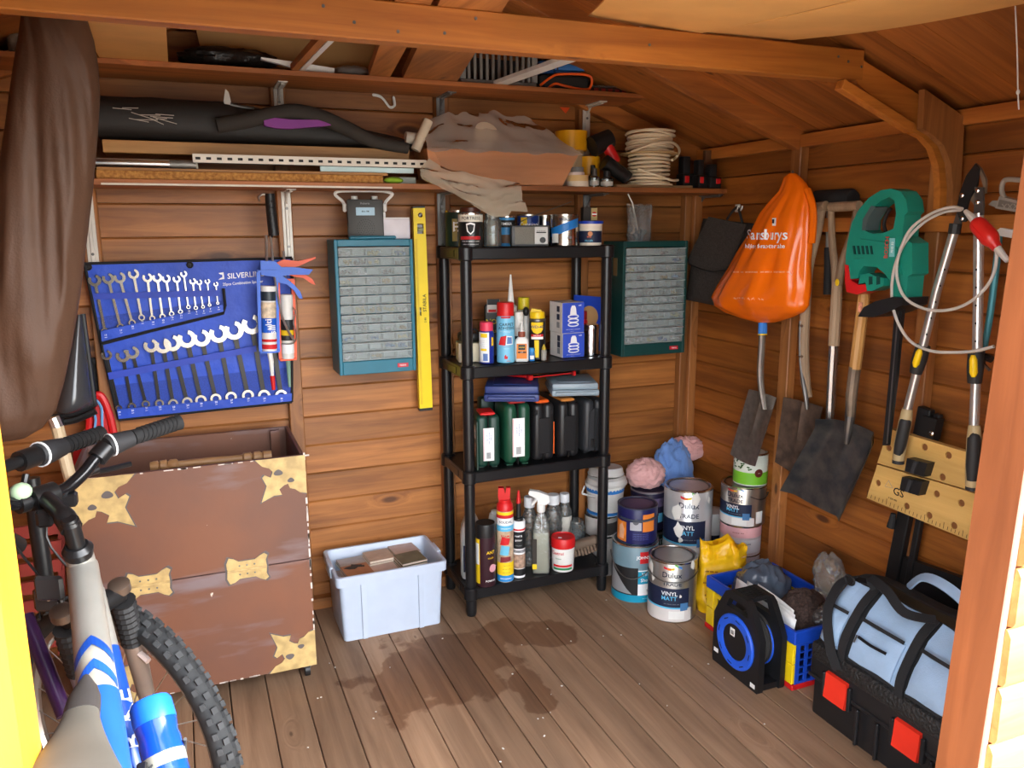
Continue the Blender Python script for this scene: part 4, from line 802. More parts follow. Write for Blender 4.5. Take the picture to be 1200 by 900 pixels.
c, r, h, a = stand(842, 896, 618, 573, z2, Ys); r = .088; t = empty('paint_tin', 'silver vinyl matt tin under the green and white tin, right hand stack', 'tin', (c.x, c.y, z2), a)
can(t, r, h, mat('tin_brushed', (182, 174, 164), .3, .9), mat('lid_grey', (120, 116, 112), .4, .5), n=36); trade_label(t, r, h, .9, a=-.35); band(t, r, h*.08, h*.38, PAPER, .62, 1.0, 'bar_code_label', e=.001); bail(t, r, h*.8, h*.1, a0=.3, a1=1.5); z3 = z2+h
c, r, h, a = stand(859, 898, 567, 533, z3, Ys-.01); t = empty('paint_tin', 'green and white tin with a brown spot, top of the right hand stack', 'tin', c, a)
can(t, r, h, mat('tin_pale_green', (214, 220, 206), .4), mat('lid_green', (90, 130, 70), .4), n=30); band(t, r, .006, h*.42, mat('leaf_green', (120, 190, 50), .45), n=30); b = MB(); rnd = random.Random(4)
for i in range(26):
    q = rnd.uniform(-1.3, .2); zz = h*rnd.uniform(.5, .92); s_ = .006
    b.add([((r+.0012)*sin(q+u/r), -(r+.0012)*cos(q+u/r), zz+v) for u, v in ((-s_, 0), (0, -s_*.6), (s_, .001), (0, s_*.7))], [(0, 1, 2, 3)])
part('leaf_picture', b, mat('leaf_dark', (50, 90, 40), .5), t, kind='stuff'); part('brown_spot', curved([(.5*r+.017*cos(q), .017*sin(q)) for q in [2*PI*i/18 for i in range(18)]], r, h*.42, .0016), mat('spot_brown', (92, 30, 26), .4), t); TX(t, '===', .006, r, h*.42, INKW, .5, e=.0024)
# white tub with navy label and white strap handle
c, r, h, a = stand(818, 846, 655, 603, 0, 2.69); t = empty('bucket', 'white tub with navy label and broad white handle right of the tallest tin', 'bucket', c, a)
LA(t, 'body', [(0, 0), (r*.88, 0), (r*.9, .004), (r*.98, h-.014), (r*1.05, h-.012), (r*1.05, h), (r*.9, h), (0, h-.004)], WHITE, n=28); band(t, r*.93, h*.12, h*.62, NAVY, -1.3, 1.5, e=.004)
part('handle', MB().tube(smooth([(-r*.3, -r*1.04, h*.42), (r*.4, -r*1.0, h*.46), (r*.98, -r*.4, h*.66), (r*1.08, 0, h*.84)]), .0075, 8), WHITE, t)
# ---- heaps of cloth
def cloth(name, label, c, rad, m_, seed, amp=.16, freq=2.6, sq=.8, n=72, k=44, cat='cloth', group=None, taper=0):
    def fn(u):
        p = V(u)*freq+V((seed*3.1, seed*1.7, seed*.9)); a_ = 0
        w_ = vnoise(p.x*.7, p.y*.7, p.z*.7)
        for o, g in ((1, 1), (2.1, .55), (4.3, .28)):
            a_ += g*(1-2*abs(vnoise(p.x*o+w_*1.4, p.y*o*.6+w_, p.z*o+w_)))
        return 1+amp*(a_-.8)
    b = MB().blob((0, 0, 0), rad, n, k, fn)
    zmin = min(v[2] for v in b.v); cut = -rad[2]*sq
    b.v = [(v[0], v[1], max(v[2], cut)-cut) for v in b.v]
    if taper: hm_ = max(v[2] for v in b.v); b.v = [(v[0]*(1-taper+taper*1.25*v[2]/hm_), v[1], v[2]) for v in b.v]
    o = part(name, b, m_, None, label, ang=180, loc=c); o['category'] = cat
    if group: o['group'] = group
    return o
FAB = dict(var=.08, vscale=5, bump=.25, bscale=220, sheen=.3)
CB = mat('cloth_blue', (104, 142, 204), .9, **FAB); CP = mat('cloth_pink', (226, 172, 168), .9, **FAB)
pb = at(822, 590, Y=2.80); 
blue = cloth('dust_sheet', 'crumpled light blue sheet heaped in the corner behind the tins', (1.925, 2.84, 0), (.115, .082, .285), CB, 1.3, .12, 2.3, .86, taper=.5)
p = at(760, 550, Y=2.82); cloth('rolled_towel', 'folded pale pink towel on the dark lidded tin, left of the blue sheet', (p.x-.01, 2.825, .3592), (.082, .075, .066), CP, 2.2, .12, 2.6, .8)
p = at(805, 525, Y=2.88); cloth('pink_towel', 'pale pink towel lying on top behind the blue sheet', (p.x-.01, 2.88, zpx(800, 538, 2.88)), (.10, .05, .06), CP, 4.7, .13, 2.6, .7)
# ---- yellow sack
p = at(844, 721, Z=0); d = V((p.x, p.y, 0)).normalized(); hS = zpx(840, 637, p.y+.03)
t = empty('plaster_sack', 'half used yellow plastic sack with crumpled open top between tins and crate', 'sack', (p.x+d.x*.05, p.y+d.y*.05, 0), math.atan2(d.y, d.x)-PI/2+.08)
def sackfn(u, v):
    q = 2*PI*u; e = .5; z = hS*v
    wd = .088+.012*sin(v*5); dp = .048*(1-v*.55)+.004
    x = wd*(abs(cos(q))**e)*(1 if cos(q) > 0 else -1); y = dp*(abs(sin(q))**.8)*(1 if sin(q) > 0 else -1)
    k = .012*v; x += k*sin(9*v+3*q)+.008*vnoise(q*1.5, v*6, 2); y += .018*vnoise(x*26, v*7, 1)+k*sin(14*x/.1+4*v)
    top = .013*v**3*(sin(x*52+1)+.5*sin(x*110))
    return (x, y, max(0, z+top))
part('sack', MB().grid(sackfn, 44, 26, True), mat('sack_yellow', (240, 186, 24), .34, var=.06), t, ang=60)
part('contents', MB().grid(lambda u, v: (.085*v*cos(2*PI*u), .026*v*sin(2*PI*u), hS*.8), 20, 3, True), mat('plaster_powder', (205, 190, 165), .95), t)
for k, (x_, z_, w_) in enumerate([(-.045, .62, .05), (.03, .56, .06), (.03, .50, .06), (.03, .44, .055), (-.05, .46, .045), (-.02, .34, .09), (-.02, .29, .09), (-.02, .24, .08)]):
    b = MB(); n_ = 14
    for i in range(n_):
        if (i*7+k*3) % 5 == 0: continue
        x0 = x_-w_/2+w_*i/n_; x1 = x0+w_/n_*.7; v = z_; f = lambda x: -(.048*(1-v*.55)+.004)-.014
        yy = f(x0); b.box(((x0+x1)/2, yy, hS*z_), (x1-x0, .001, .006))
    part('printed_text', b, mat('sack_print', (150, 96, 20), .5), t, kind='stuff')
# ================================================================ CRATE, CABLE REEL, TOOLBOX, BAG
CY0, CY1, CX0, CX1 = 1.795, 2.245, 1.698, 1.985
zc = at(829, 673, X=CX0).z
BLU = mat('crate_blue', (28, 74, 190), .4); YEL = mat('crate_yellow', (242, 206, 20), .42)
t = empty('folding_crate', 'blue and yellow folding plastic crate full of bags and papers by the right wall', 'crate', ((CX0+CX1)/2, (CY0+CY1)/2, 0))
cx, cy = (CX0+CX1)/2, (CY0+CY1)/2
b = MB(); hr = .045
for x in (CX0, CX1): b.box((x, cy, zc-hr/2), (.014, CY1-CY0+.014, hr), .003)
for y in (CY0, CY1): b.box((cx, y, zc-hr/2), (CX1-CX0, .014, hr), .003)
part('rim', b, BLU, t, world=True)
b = MB()
for x in (CX0, CX1): b.box((x, cy, .009), (.014, CY1-CY0+.014, .018), .003)
for y in (CY0, CY1): b.box((cx, y, .009), (CX1-CX0, .014, .018), .003)
part('base_rim', b, RED, t, world=True); part('base', MB().box((cx, cy, .008), (CX1-CX0-.01, CY1-CY0-.01, .006)), BLU, t, world=True)
def slotted(o, ex, w_, h_, rows, cols, mx_=.014, my=.012, gx=.4, thick=.006, ez=None, m_=YEL, nm='side_panel'):
    hs_ = []
    for i in range(cols):
        for j in range(rows):
            cw = (w_-2*mx_)/cols; ch = (h_-2*my)/rows; x0 = mx_+cw*(i+gx/2); x1 = mx_+cw*(i+1-gx/2); y0 = my+ch*j+my*.35; y1 = my+ch*(j+1)-my*.35
            hs_.append([(x0, y0), (x0, y1), (x1, y1), (x1, y0)])
    part(nm, MB().prism([[(0, 0), (w_, 0), (w_, h_), (0, h_)]]+hs_, thick, o, ex, (0, 0, 1), ez), m_, t, world=True)
hp = (zc-hr-.018)/2
for x, n_ in ((CX0-.003, 1), (CX1-.003, 1)):
    for j in range(2):
        z_ = .018+j*hp
        part('corner_upright', MB().box((x+.003, CY0+.018, z_+hp/2), (.012, .040, hp-.003), .002), YEL, t, world=True); part('corner_upright', MB().box((x+.003, CY1-.018, z_+hp/2), (.012, .040, hp-.003), .002), YEL, t, world=True)
        slotted((x, CY0+.036, z_), (0, 1, 0), (CY1-CY0-.072)/2-.002, hp-.003, 1, 7); slotted((x, cy+.002, z_), (0, 1, 0), (CY1-CY0-.072)/2-.002, hp-.003, 1, 7)
for y in (CY0, CY1): slotted((CX0+.006, y+.003, .018), (1, 0, 0), CX1-CX0-.012, zc-hr-.018, 5, 8, .01, .006, .34, .006, None, BLU, 'end_panel')
def crumple(name, label, c, rad, m_, seed, cat, amp=.2, freq=2.6, n=48, k=30, ang=25):
    o = cloth(name, label, c, rad, m_, seed, amp, freq, .8, n, k, cat); me = o.data; me.set_sharp_from_angle(angle=R(ang)); return o
crumple('plastic_bag', 'crumpled slate grey plastic bag at the far end of the crate', (cx-.01, cy+.10, zc-.115), (.105, .085, .105), mat('bag_slate', (84, 94, 108), .25, var=.1), 3.3, 'bag', .14, 1.5, ang=70)
crumple('brown_cloth', 'dark brown speckled cloth in the middle of the crate', (cx+.0, cy-.095, zc-.135), (.095, .075, .105), mat('cloth_brown', (62, 46, 40), .9, var=.5, vscale=150), 5.1, 'cloth', .12, 2.0)
crumple('plastic_bag', 'clear plastic bag bulging above the crate rim beside the wall', (CX1-.05+.035, cy-.075, zc+.002), (.036, .062, .085), clear('bag_clear', (226, 214, 200), .20, .35, .15, .6, 30), 6.6, 'bag', .16, 1.6, ang=80)
crumple('plastic_bag', 'dark smoky plastic bag at the near end of the crate', (cx+.045, CY0+.055, zc-.06), (.06, .036, .055), clear('bag_smoke', (90, 84, 80), .6, .4, .15, .5, 40), 8.2, 'bag', .15, 1.7, ang=80)
for k in range(3):
    o = (CX0+.016+.013*k, CY0+.03+.02*k, zc-.05)
    b = MB().grid(lambda u, v, o=o, k=k: (o[0]+.012*v+.006*sin(3*u), o[1]+(.30-.06*k)*u, o[2]+.070*v+.016*u*v+.004*k), 10, 4)
    ob = thing('paper_sheet', b, PAPER, ('white sheet of paper stuck upright along the crate side nearest the cable reel', 'second white sheet behind the front paper in the crate', 'folded white leaflet with a printed corner, rearmost of the crate papers')[k], 'paper'); ob.modifiers.new('t', 'SOLIDIFY').thickness = .0008
# cable reel
RX0, RX1, RY0, RY1 = 1.578, 1.684, 1.815, 2.05
zt = at(868, 692, X=RX0+.03).z; ry = (RY0+RY1)/2
t = empty('cable_reel', 'black cable reel with a bright blue ring, standing in front of the crate', 'cable reel', ((RX0+RX1)/2, ry, 0))
sil = lambda s_: [(RY0-ry+.004, 0), (RY1-ry-.004, 0), (RY1-ry, .01), (RY1-ry, zt*.62), (RY1-ry-.02, zt*.76), (.062, zt*.96), (.045, zt), (-.045, zt), (-.062, zt*.96), (RY0-ry+.02, zt*.76), (RY0-ry, zt*.62), (RY0-ry, .01)]
hole = [(-.055, zt*.80), (-.040, zt*.91), (.040, zt*.91), (.055, zt*.80)]
REEL = mat('reel_black', (24, 24, 26), .45, bump=.05, bscale=300)
for x, th_ in ((RX0, .022), (RX1-.020, .020)): part('side_frame', MB().prism([sil(0), hole[::-1]], th_, (x, ry, 0), (0, 1, 0), (0, 0, 1), (1, 0, 0)), REEL, t, world=True)
part('foot_bar', MB().box(((RX0+RX1)/2, RY0+.03, .012), (RX1-RX0-.04, .04, .02)), REEL, t, world=True); part('foot_bar', MB().box(((RX0+RX1)/2, RY1-.03, .012), (RX1-RX0-.04, .04, .02)), REEL, t, world=True); part('handle', MB().box(((RX0+RX1)/2, ry, zt-.008), (RX1-RX0-.03, .08, .016), .005), REEL, t, world=True)
for k in range(7): part('grip_rib', MB().box(((RX0+RX1)/2, ry-.036+.012*k, zt+.0005), (RX1-RX0-.04, .005, .004), .001), REEL, t, world=True)
zc2 = zt*.43; Mx = lambda x: MX.Translation((x, ry, zc2)) @ MX.Rotation(-PI/2, 4, 'Y')
dr = .092
part('blue_ring', MB().lathe([(.060, .0), (.060, .006), (.064, .008), (dr-.004, .008), (dr, .004), (dr, 0)], (0, 0, 0), 40, M=Mx(RX0)), mat('reel_blue', (38, 92, 215), .4), t, 'blue ring', world=True)
part('hub_plate', MB().lathe([(.060, .003), (.03, .004), (0, .004)], (0, 0, 0), 30, M=Mx(RX0)), REEL, t, world=True)
for k in range(8):
    q = 2*PI*k/8+.2; u = V((0, cos(q), sin(q))); o = V((RX0-.0082, ry, zc2))+u*.078; tv = V((0, -sin(q), cos(q)))
    part('ring_slot', MB().bar(o-tv*.011, o+tv*.011, .003, .001, 0, (1, 0, 0)), INKK, t, world=True)
part('sticker', MB().box((RX0-.0046, ry+.012, zc2+.030), (.001, .022, .026)), PAPER, t, world=True)
for k in range(5): part('bar_code', MB().box((RX0-.0055, ry+.006+.003*k, zc2+.029), (.0006, .0012, .014)), INKK, t, world=True)
for y_, z_ in ((RY1-.02, .045), (RY0+.025, .018)): part('sticker', MB().box((RX0-.0006, y_, z_), (.001, .022, .014)), PAPER, t, world=True)
part('drum', MB().cyl((RX0+.02, ry, zc2), (RX1-.018, ry, zc2), .05, n=24), REEL, t, world=True)
for i in range(6):
    x_ = RX0+.030+.0105*i
    part('cable_turn', MB().tube([(x_+.003*q/6.28, ry+(.074+.004*(i % 2))*cos(q), zc2+(.082+.004*(i % 2))*sin(q)) for q in [2*PI*j/32 for j in range(32)]], .0052, 7, True), mat('cable_grey', (62, 60, 58), .45), t, world=True)
part('cable_turn', MB().tube([(RX1-.024, ry+.084*cos(q), zc2+.084*sin(q)) for q in [2*PI*j/32 for j in range(32)]], .003, 7, True), mat('reel_blue', ()), t, 'blue edge of the far flange', world=True)
# toolbox
TX0, TX1, TY0, TY1, TZ = 1.655, 1.985, 1.235, 1.685, .198
t = empty('toolbox', 'large black plastic toolbox with two red latches under the tool bag', 'toolbox', ((TX0+TX1)/2, (TY0+TY1)/2, 0)); ty = (TY0+TY1)/2; tx = (TX0+TX1)/2
part('body', MB().box((tx+.008, ty, TZ*.34), (TX1-TX0-.016, TY1-TY0-.012, TZ*.66), .006, seg=2), BLKC, t, world=True)
part('body_foot', MB().box((tx+.012, ty+.09, .02), (TX1-TX0-.012, .15, .04), .003), BLKC, t, world=True)
part('lid', MB().box((tx, ty, TZ*.83), (TX1-TX0, TY1-TY0, TZ*.34), .012, seg=2), BLKC, t, world=True); part('lid_rim', MB().box((tx, ty, TZ*.67), (TX1-TX0+.006, TY1-TY0+.004, .012), .003), BLKC, t, world=True)
for y in (TY1-.115, TY0+.09):
    part('latch', MB().prism([(TX0-.008, TZ*.50), (TX0-.016, TZ*.52), (TX0-.012, TZ*.70), (TX0-.010, TZ*.90), (TX0+.002, TZ*.92), (TX0+.002, TZ*.5)], .078, (0, y-.039, 0), (1, 0, 0), (0, 0, 1), (0, 1, 0)), mat('latch_red', (230, 52, 34), .4), t, 'red latch', world=True)
    for k in (-1, 1): part('latch_cheek', MB().box((TX0-.004, y+k*.048, TZ*.70), (.016, .012, TZ*.36), .003), BLKC, t, world=True)
for y in (TY1-.19, TY0+.19, TY0+.02): part('body_rib', MB().box((TX0+.002, y, TZ*.34), (.014, .010, TZ*.56), .003), BLKC, t, world=True)
# tool bag: black canvas base and gussets, pale blue pockets on a sloping front
BX0, BX1, BY0, BY1, BZ = 1.635, 1.955, 1.20, 1.665, TZ+.001
CANV = mat('canvas_black', (28, 28, 30), .85, bump=.2, bscale=350); PALE = mat('canvas_pale_blue', (152, 178, 206), .8, var=.1, vscale=9, bump=.15, bscale=300)
t = empty('tool_bag', 'pale blue and black canvas tool bag with strap handles on the toolbox', 'bag', ((BX0+BX1)/2, (BY0+BY1)/2, BZ))
by = (BY0+BY1)/2; HB = .235; FT = (BX0+.115, BZ+HB)                  # top of the front slope
part('base', MB().box(((BX0+BX1)/2, by, BZ+.028), (BX1-BX0, BY1-BY0, .056), .012, seg=2), mat('base_moulded', (34, 33, 33), .55, bump=.9, bscale=110), t, world=True)
def bagbody(u, v):                                                  # around the section (u), along Y (v)
    sec = [(BX0+.010, BZ+.05), (BX0+.03, BZ+.11), (BX0+.075, BZ+.19), (FT[0]+.01, FT[1]), (FT[0]+.05, FT[1]+.016), (BX1-.09, FT[1]), (BX1-.035, BZ+.16), (BX1-.008, BZ+.05)]
    i = min(int(u*7), 6); f = u*7-i; x = sec[i][0]*(1-f)+sec[i+1][0]*f; z = sec[i][1]*(1-f)+sec[i+1][1]*f
    e = 1-max(0, abs(v-.5)*2-.86)/.14*.10; mx_ = (BX0+BX1)/2
    s_ = .006*vnoise(x*20, v*7, 3)
    return (mx_+(x-mx_)*e, BY0+.004+(BY1-BY0-.008)*v, BZ+.05+(z-BZ-.05)*(e-.02*sin(3*PI*v)**2)+s_)
b = MB().grid(bagbody, 28, 20); n_ = 29
for v_ in (0, 20): b.f.append(tuple((v_*n_+i) for i in (range(n_) if v_ else range(n_-1, -1, -1))))
part('bag_body', b, CANV, t, world=True, ang=40)
def onbag(s_, v, e=.006):                                          # a point on the front slope, s up (0..1), v along Y
    u = s_*3/7; p = V(bagbody(u, v)); return p+V((-.86, 0, .42))*e
def pocket(nm, s0, s1, v0, v1, m_, e=.008, puff=.010, th_=.006):
    b = MB(); N_, K_ = 8, 6; g0 = []; 
    for k_, off in ((0, e), (1, e-th_)):
        for j in range(K_+1):
            for i in range(N_+1):
                a_, c_ = i/N_, j/K_; pf = puff*(sin(PI*a_)*sin(PI*min(1, c_*1.0)))**.5 if k_ == 0 else 0
                b.v.append(tuple(onbag(s0+(s1-s0)*c_, v0+(v1-v0)*a_, off+pf+(.003*vnoise(a_*5+v0*9, c_*5, 1) if k_ == 0 else 0))))
    W_ = N_+1; T_ = W_*(K_+1)
    for j in range(K_):
        for i in range(N_):
            q = j*W_+i; b.f.append((q, q+W_, q+W_+1, q+1)); b.f.append((q+T_, q+T_+1, q+T_+W_+1, q+T_+W_))
    edge = [i for i in range(W_)]+[j*W_+N_ for j in range(1, K_+1)]+[K_*W_+i for i in range(N_-1, -1, -1)]+[j*W_ for j in range(K_-1, 0, -1)]
    for i in range(len(edge)):
        a_, c_ = edge[i], edge[(i+1) % len(edge)]; b.f.append((a_, c_, c_+T_, a_+T_))
    return part(nm, b, m_, t, world=True, ang=50)
pocket('front_panel', .08, 1.0, .80, .985, PALE, .004, .004); pocket('front_panel', .08, 1.02, .36, .72, PALE, .004, .004); pocket('front_panel', .08, 1.02, .02, .30, PALE, .004, .004)
pocket('pocket', .10, .56, .40, .71, PALE, .012, .010); pocket('pocket', .10, .58, .03, .29, PALE, .012, .014); pocket('pocket', .12, .54, .82, .97, PALE, .010, .010)
def strap(pts, w_=.026, th_=.004, nm='strap', m_=CANV, up=(-.8, 0, .5)):
    b = MB(); P_ = smooth(pts, 6); rows = []
    for i, p in enumerate(P_):
        d_ = (P_[min(i+1, len(P_)-1)]-P_[max(i-1, 0)]).normalized(); n_ = V(up)-d_*V(up).dot(d_); n_.normalize(); s_ = d_.cross(n_)
        rows.append([p+s_*w_/2+n_*th_, p-s_*w_/2+n_*th_, p-s_*w_/2, p+s_*w_/2])
    b.ring(rows); return part(nm, b, m_, t, world=True)
for vv in (.76, .33): strap([onbag(0, vv, .006), onbag(.3, vv, .018), onbag(.7, vv, .018), onbag(1.0, vv, .012)])
for s_ in (.565, .585): pass
strap([onbag(.58, .40, .02), onbag(.58, .55, .024), onbag(.58, .71, .018)], .010, .004, 'binding'); strap([onbag(.60, .03, .02), onbag(.60, .16, .026), onbag(.60, .29, .018)], .010, .004, 'binding'); strap([onbag(.56, .82, .016), onbag(.56, .90, .022), onbag(.56, .97, .014)], .010, .004, 'binding')
strap([onbag(.40, .46, .026), onbag(.40, .57, .028), onbag(.40, .67, .024)], .008, .003, 'zip', mat('zip_black', (18, 18, 20), .4)); part('zip_pull', MB().bar(onbag(.41, .675, .03), onbag(.33, .675, .03), .004, .002), DSTEEL, t, world=True)
tp1, tp2 = V(bagbody(.5, .76)), V(bagbody(.5, .33))
strap([onbag(1.0, .76, .012), V((FT[0]+.0, BY0+.465*.80, BZ+HB+.03)), V((FT[0]-.03, BY0+.465*.62, BZ+HB+.035)), V((FT[0]-.05, BY0+.465*.45, BZ+HB+.012)), onbag(1.0, .33, .014)], .026, .004, 'handle', up=(-.6, 0, .8))
strap([V((BX1-.10, BY0+.465*.72, BZ+HB-.002)), V((BX1-.10, BY0+.465*.62, BZ+HB+.05)), V((BX1-.11, BY0+.465*.46, BZ+HB+.06)), V((BX1-.10, BY0+.465*.32, BZ+HB+.03)), V((BX1-.10, BY0+.465*.28, BZ+HB-.004))], .03, .005, 'handle', PALE, up=(-.5, 0, .8))
strap([V((FT[0]+.03, BY1-.03, BZ+HB-.01)), onbag(.9, .98, .03), onbag(.5, .93, .035), onbag(.15, .84, .03), V((BX0-.004, BY0+.465*.76, BZ+.02))], .030, .004, 'shoulder_strap')
part('strap_buckle', MB().tube([V((0, .018*cos(q), .014*sin(q)))+onbag(.97, .93, .03) for q in [2*PI*i/16 for i in range(16)]], .003, 6, True), BLACK, t, world=True)
strap([V(bagbody(.47, v))+V((0, 0, .005)) for v in (.01, .25, .5, .75, .99)], .034, .003, 'top_zip', mat('zip_black', ()), up=(-.2, 0, 1))
# small pail at the toolbox corner
p = at(1086, 888, Y=1.12); t = empty('small_pail', 'little black pail with steel wire handle at the near toolbox corner', 'pail', (p.x, 1.12, 0))
LA(t, 'body', [(0, 0), (.038, 0), (.044, .09), (.046, .09), (.046, .095), (.041, .095), (.035, .005), (0, .005)], BLACK)
part('handle', MB().tube(smooth([(-.046, 0, .085), (-.038, -.02, .13), (0, -.03, .155), (.038, -.02, .13), (.046, 0, .085)]), .0018, 6), DSTEEL, t)
t = empty('paint_brush', 'wooden handled brush standing in the little black pail', 'brush', (p.x-.012, 1.115, .006), rot=(R(10), R(-14), 0)); part('handle', MB().tube([(0, 0, .05), (0, 0, .07), (0, 0, .10), (0, 0, .125)], [.006, .009, .006, .004], 10), wood('brush_handle', (180, 120, 70), (140, 84, 44), 2), t); part('ferrule', MB().box((0, 0, .045), (.026, .012, .02), .002), DSTEEL, t); part('bristles', MB().box((0, 0, .022), (.024, .010, .03), .003), mat('bristle', ()), t)
# ================================================================ RIGHT WALL: hung tools and bags
def px2(pts, X): return [at(x, y, X=X) for x, y in pts]
def flatX(pts, X, th_, mb=None, holes=()):            # outline given by picture points on the plane x = X, built th_ thick towards the wall
    q = [(p.y, p.z) for p in px2(pts, X)]; hs_ = [[(p.y, p.z) for p in px2(h_, X)] for h_ in holes]
    def ori(a, s_):
        A = sum(a[i][0]*a[(i+1) % len(a)][1]-a[(i+1) % len(a)][0]*a[i][1] for i in range(len(a)))
        return a if A*s_ > 0 else a[::-1]
    return (mb or MB()).prism([ori(q, 1)]+[ori(h_, -1) for h_ in hs_], th_, (X, 0, 0), (0, 1, 0), (0, 0, 1), (1, 0, 0))
def blade(t, corners, X, m_, dish=.018, ridge=.012, th_=.003, nx=14, nz=16, world=True):   # corners TL, TR, BR, BL in the picture; dished sheet with a centre ridge
    a, b_, c, d = [at(*p, X=X) for p in corners]
    def f(u, v, o=0):
        p = (a*(1-u)+b_*u)*(1-v)+(d*(1-u)+c*u)*v
        bow = sin(PI*u)*.012*v*v; s_ = (2*u-1)
        return (p.x+dish*(1-s_*s_)-ridge*math.exp(-(s_/.12)**2)*(1-v)**.8-dish+o, p.y, p.z-bow)
    b = MB(); W_ = nx+1
    for o in (0, th_):
        for j in range(nz+1):
            for i in range(W_): b.v.append(f(i/nx, j/nz, o))
    T_ = W_*(nz+1)
    for j in range(nz):
        for i in range(nx):
            q = j*W_+i; b.f += [(q, q+W_, q+W_+1, q+1), (q+T_, q+T_+1, q+T_+W_+1, q+T_+W_)]
    e = list(range(W_))+[j*W_+nx for j in range(1, nz+1)]+[nz*W_+i for i in range(nx-1, -1, -1)]+[j*W_ for j in range(nz-1, 0, -1)]
    for i in range(len(e)): b.f.append((e[i], e[(i+1) % len(e)], e[(i+1) % len(e)]+T_, e[i]+T_))
    return part('blade', b, m_, t, world=world, ang=40)
OLDW = wood('handle_old', (176, 148, 118), (122, 98, 74), 2, .65, .8, .0); NEWW = wood('handle_new', (214, 160, 92), (172, 116, 58), 2, .5, .7, .0)
RUST = mat('blade_rusty', (112, 92, 78), .6, .5, c2=(78, 64, 56), vscale=24); BLADE = mat('blade_grey', (136, 128, 120), .42, .8, var=.15, vscale=40); BLADEK = mat('blade_black', (78, 80, 84), .36, .75, c2=(112, 108, 104), vscale=18)
def path(t, nm, pts, X, r, m_, n=10, k=5, sm=True):
    P_ = px2(pts, X) if not isinstance(X, (list, tuple)) else [at(x, y, X=xx) for (x, y), xx in zip(pts, X)]
    if isinstance(r, (list, tuple)) and sm:
        rr = []; 
        for i in range(len(r)-1): rr += [r[i]+(r[i+1]-r[i])*j/k for j in range(k)]
        r = rr+[r[-1]]
    return part(nm, MB().tube(smooth(P_, k) if sm else P_, r, n), m_, t, world=True)
def base_of(pts, X, low=None):
    p = px2(pts, X); y = sum(q.y for q in p)/len(p); return (X, y, min(q.z for q in p))
# spade 1
XS = 1.945
t = empty('garden_spade', 'steel spade with blue collar hanging below the orange bag', 'spade', base_of([(887, 545)], XS))
path(t, 'shaft', [(893.5, 362), (893, 400), (891, 436), (893, 462), (896, 480)], XS, [.013, .013, .013, .012, .009], mat('shaft_steel', (180, 176, 168), .3, .9)); path(t, 'collar', [(894, 377), (893.5, 391)], XS, .0165, mat('collar_blue', (60, 130, 215), .4), sm=False); path(t, 'collar_ring', [(893.5, 391), (893.5, 392.5)], XS, .0172, YELLOW, sm=False)
blade(t, [(880, 456), (912, 466), (887, 546), (858, 532)], XS+.012, BLADE, .010, .010)
# spade 2
XT = 1.985
t = empty('garden_spade', 'old digging spade with grey wooden shaft and rusty blade, left of the shovel', 'spade', base_of([(920, 550)], XT))
path(t, 'shaft', [(962, 244), (957, 272), (948, 312), (944, 360), (942, 410), (944, 448), (948, 466)], XT, [.017, .017, .016, .017, .018, .017, .012], OLDW); path(t, 'grip', [(955, 243), (968, 241)], XT, .016, OLDW, sm=False)
path(t, 'metal_strap', [(938.5, 376), (938, 400), (939, 430), (944, 462), (946, 480)], XT-.012, [.007, .007, .007, .009, .006], DSTEEL)
for y in (382, 418): part('rivet', MB().blob(at(939, y, X=XT-.02), (.005, .005, .005), 8, 5), STEEL, t, world=True)
blade(t, [(921, 465), (967, 477), (947, 560), (911, 541)], XT+.014, RUST, .012, .012)
# spade 3 with D handle, blade behind the shovel
XF = 2.005
t = empty('digging_tool', 'wooden D handled tool with bright steel shaft passing behind the shovel', 'garden tool', base_of([(972, 540)], XF))
path(t, 'handle_grip', [(972, 243), (1007, 241)], XF, .016, OLDW, sm=False); path(t, 'handle_yoke', [(974, 244), (975, 280), (978, 310), (980, 334)], XF, [.010, .012, .013, .015], OLDW); path(t, 'handle_yoke', [(1004, 244), (998, 275), (988, 305), (982, 334)], XF, [.010, .012, .013, .015], OLDW)
path(t, 'shaft', [(981, 330), (979, 370), (977, 405)], XF, [.017, .0185, .018], OLDW); path(t, 'steel_shaft', [(977, 404), (975, 440), (973, 480), (972, 520), (973, 540)], XF, [.0165, .0155, .015, .014, .008], mat('shaft_bright', (186, 182, 176), .25, .95)); part('sticker', MB().blob(at(981, 331, X=XF-.0165), (.0015, .009, .012), 12, 6), INKY, t, world=True)
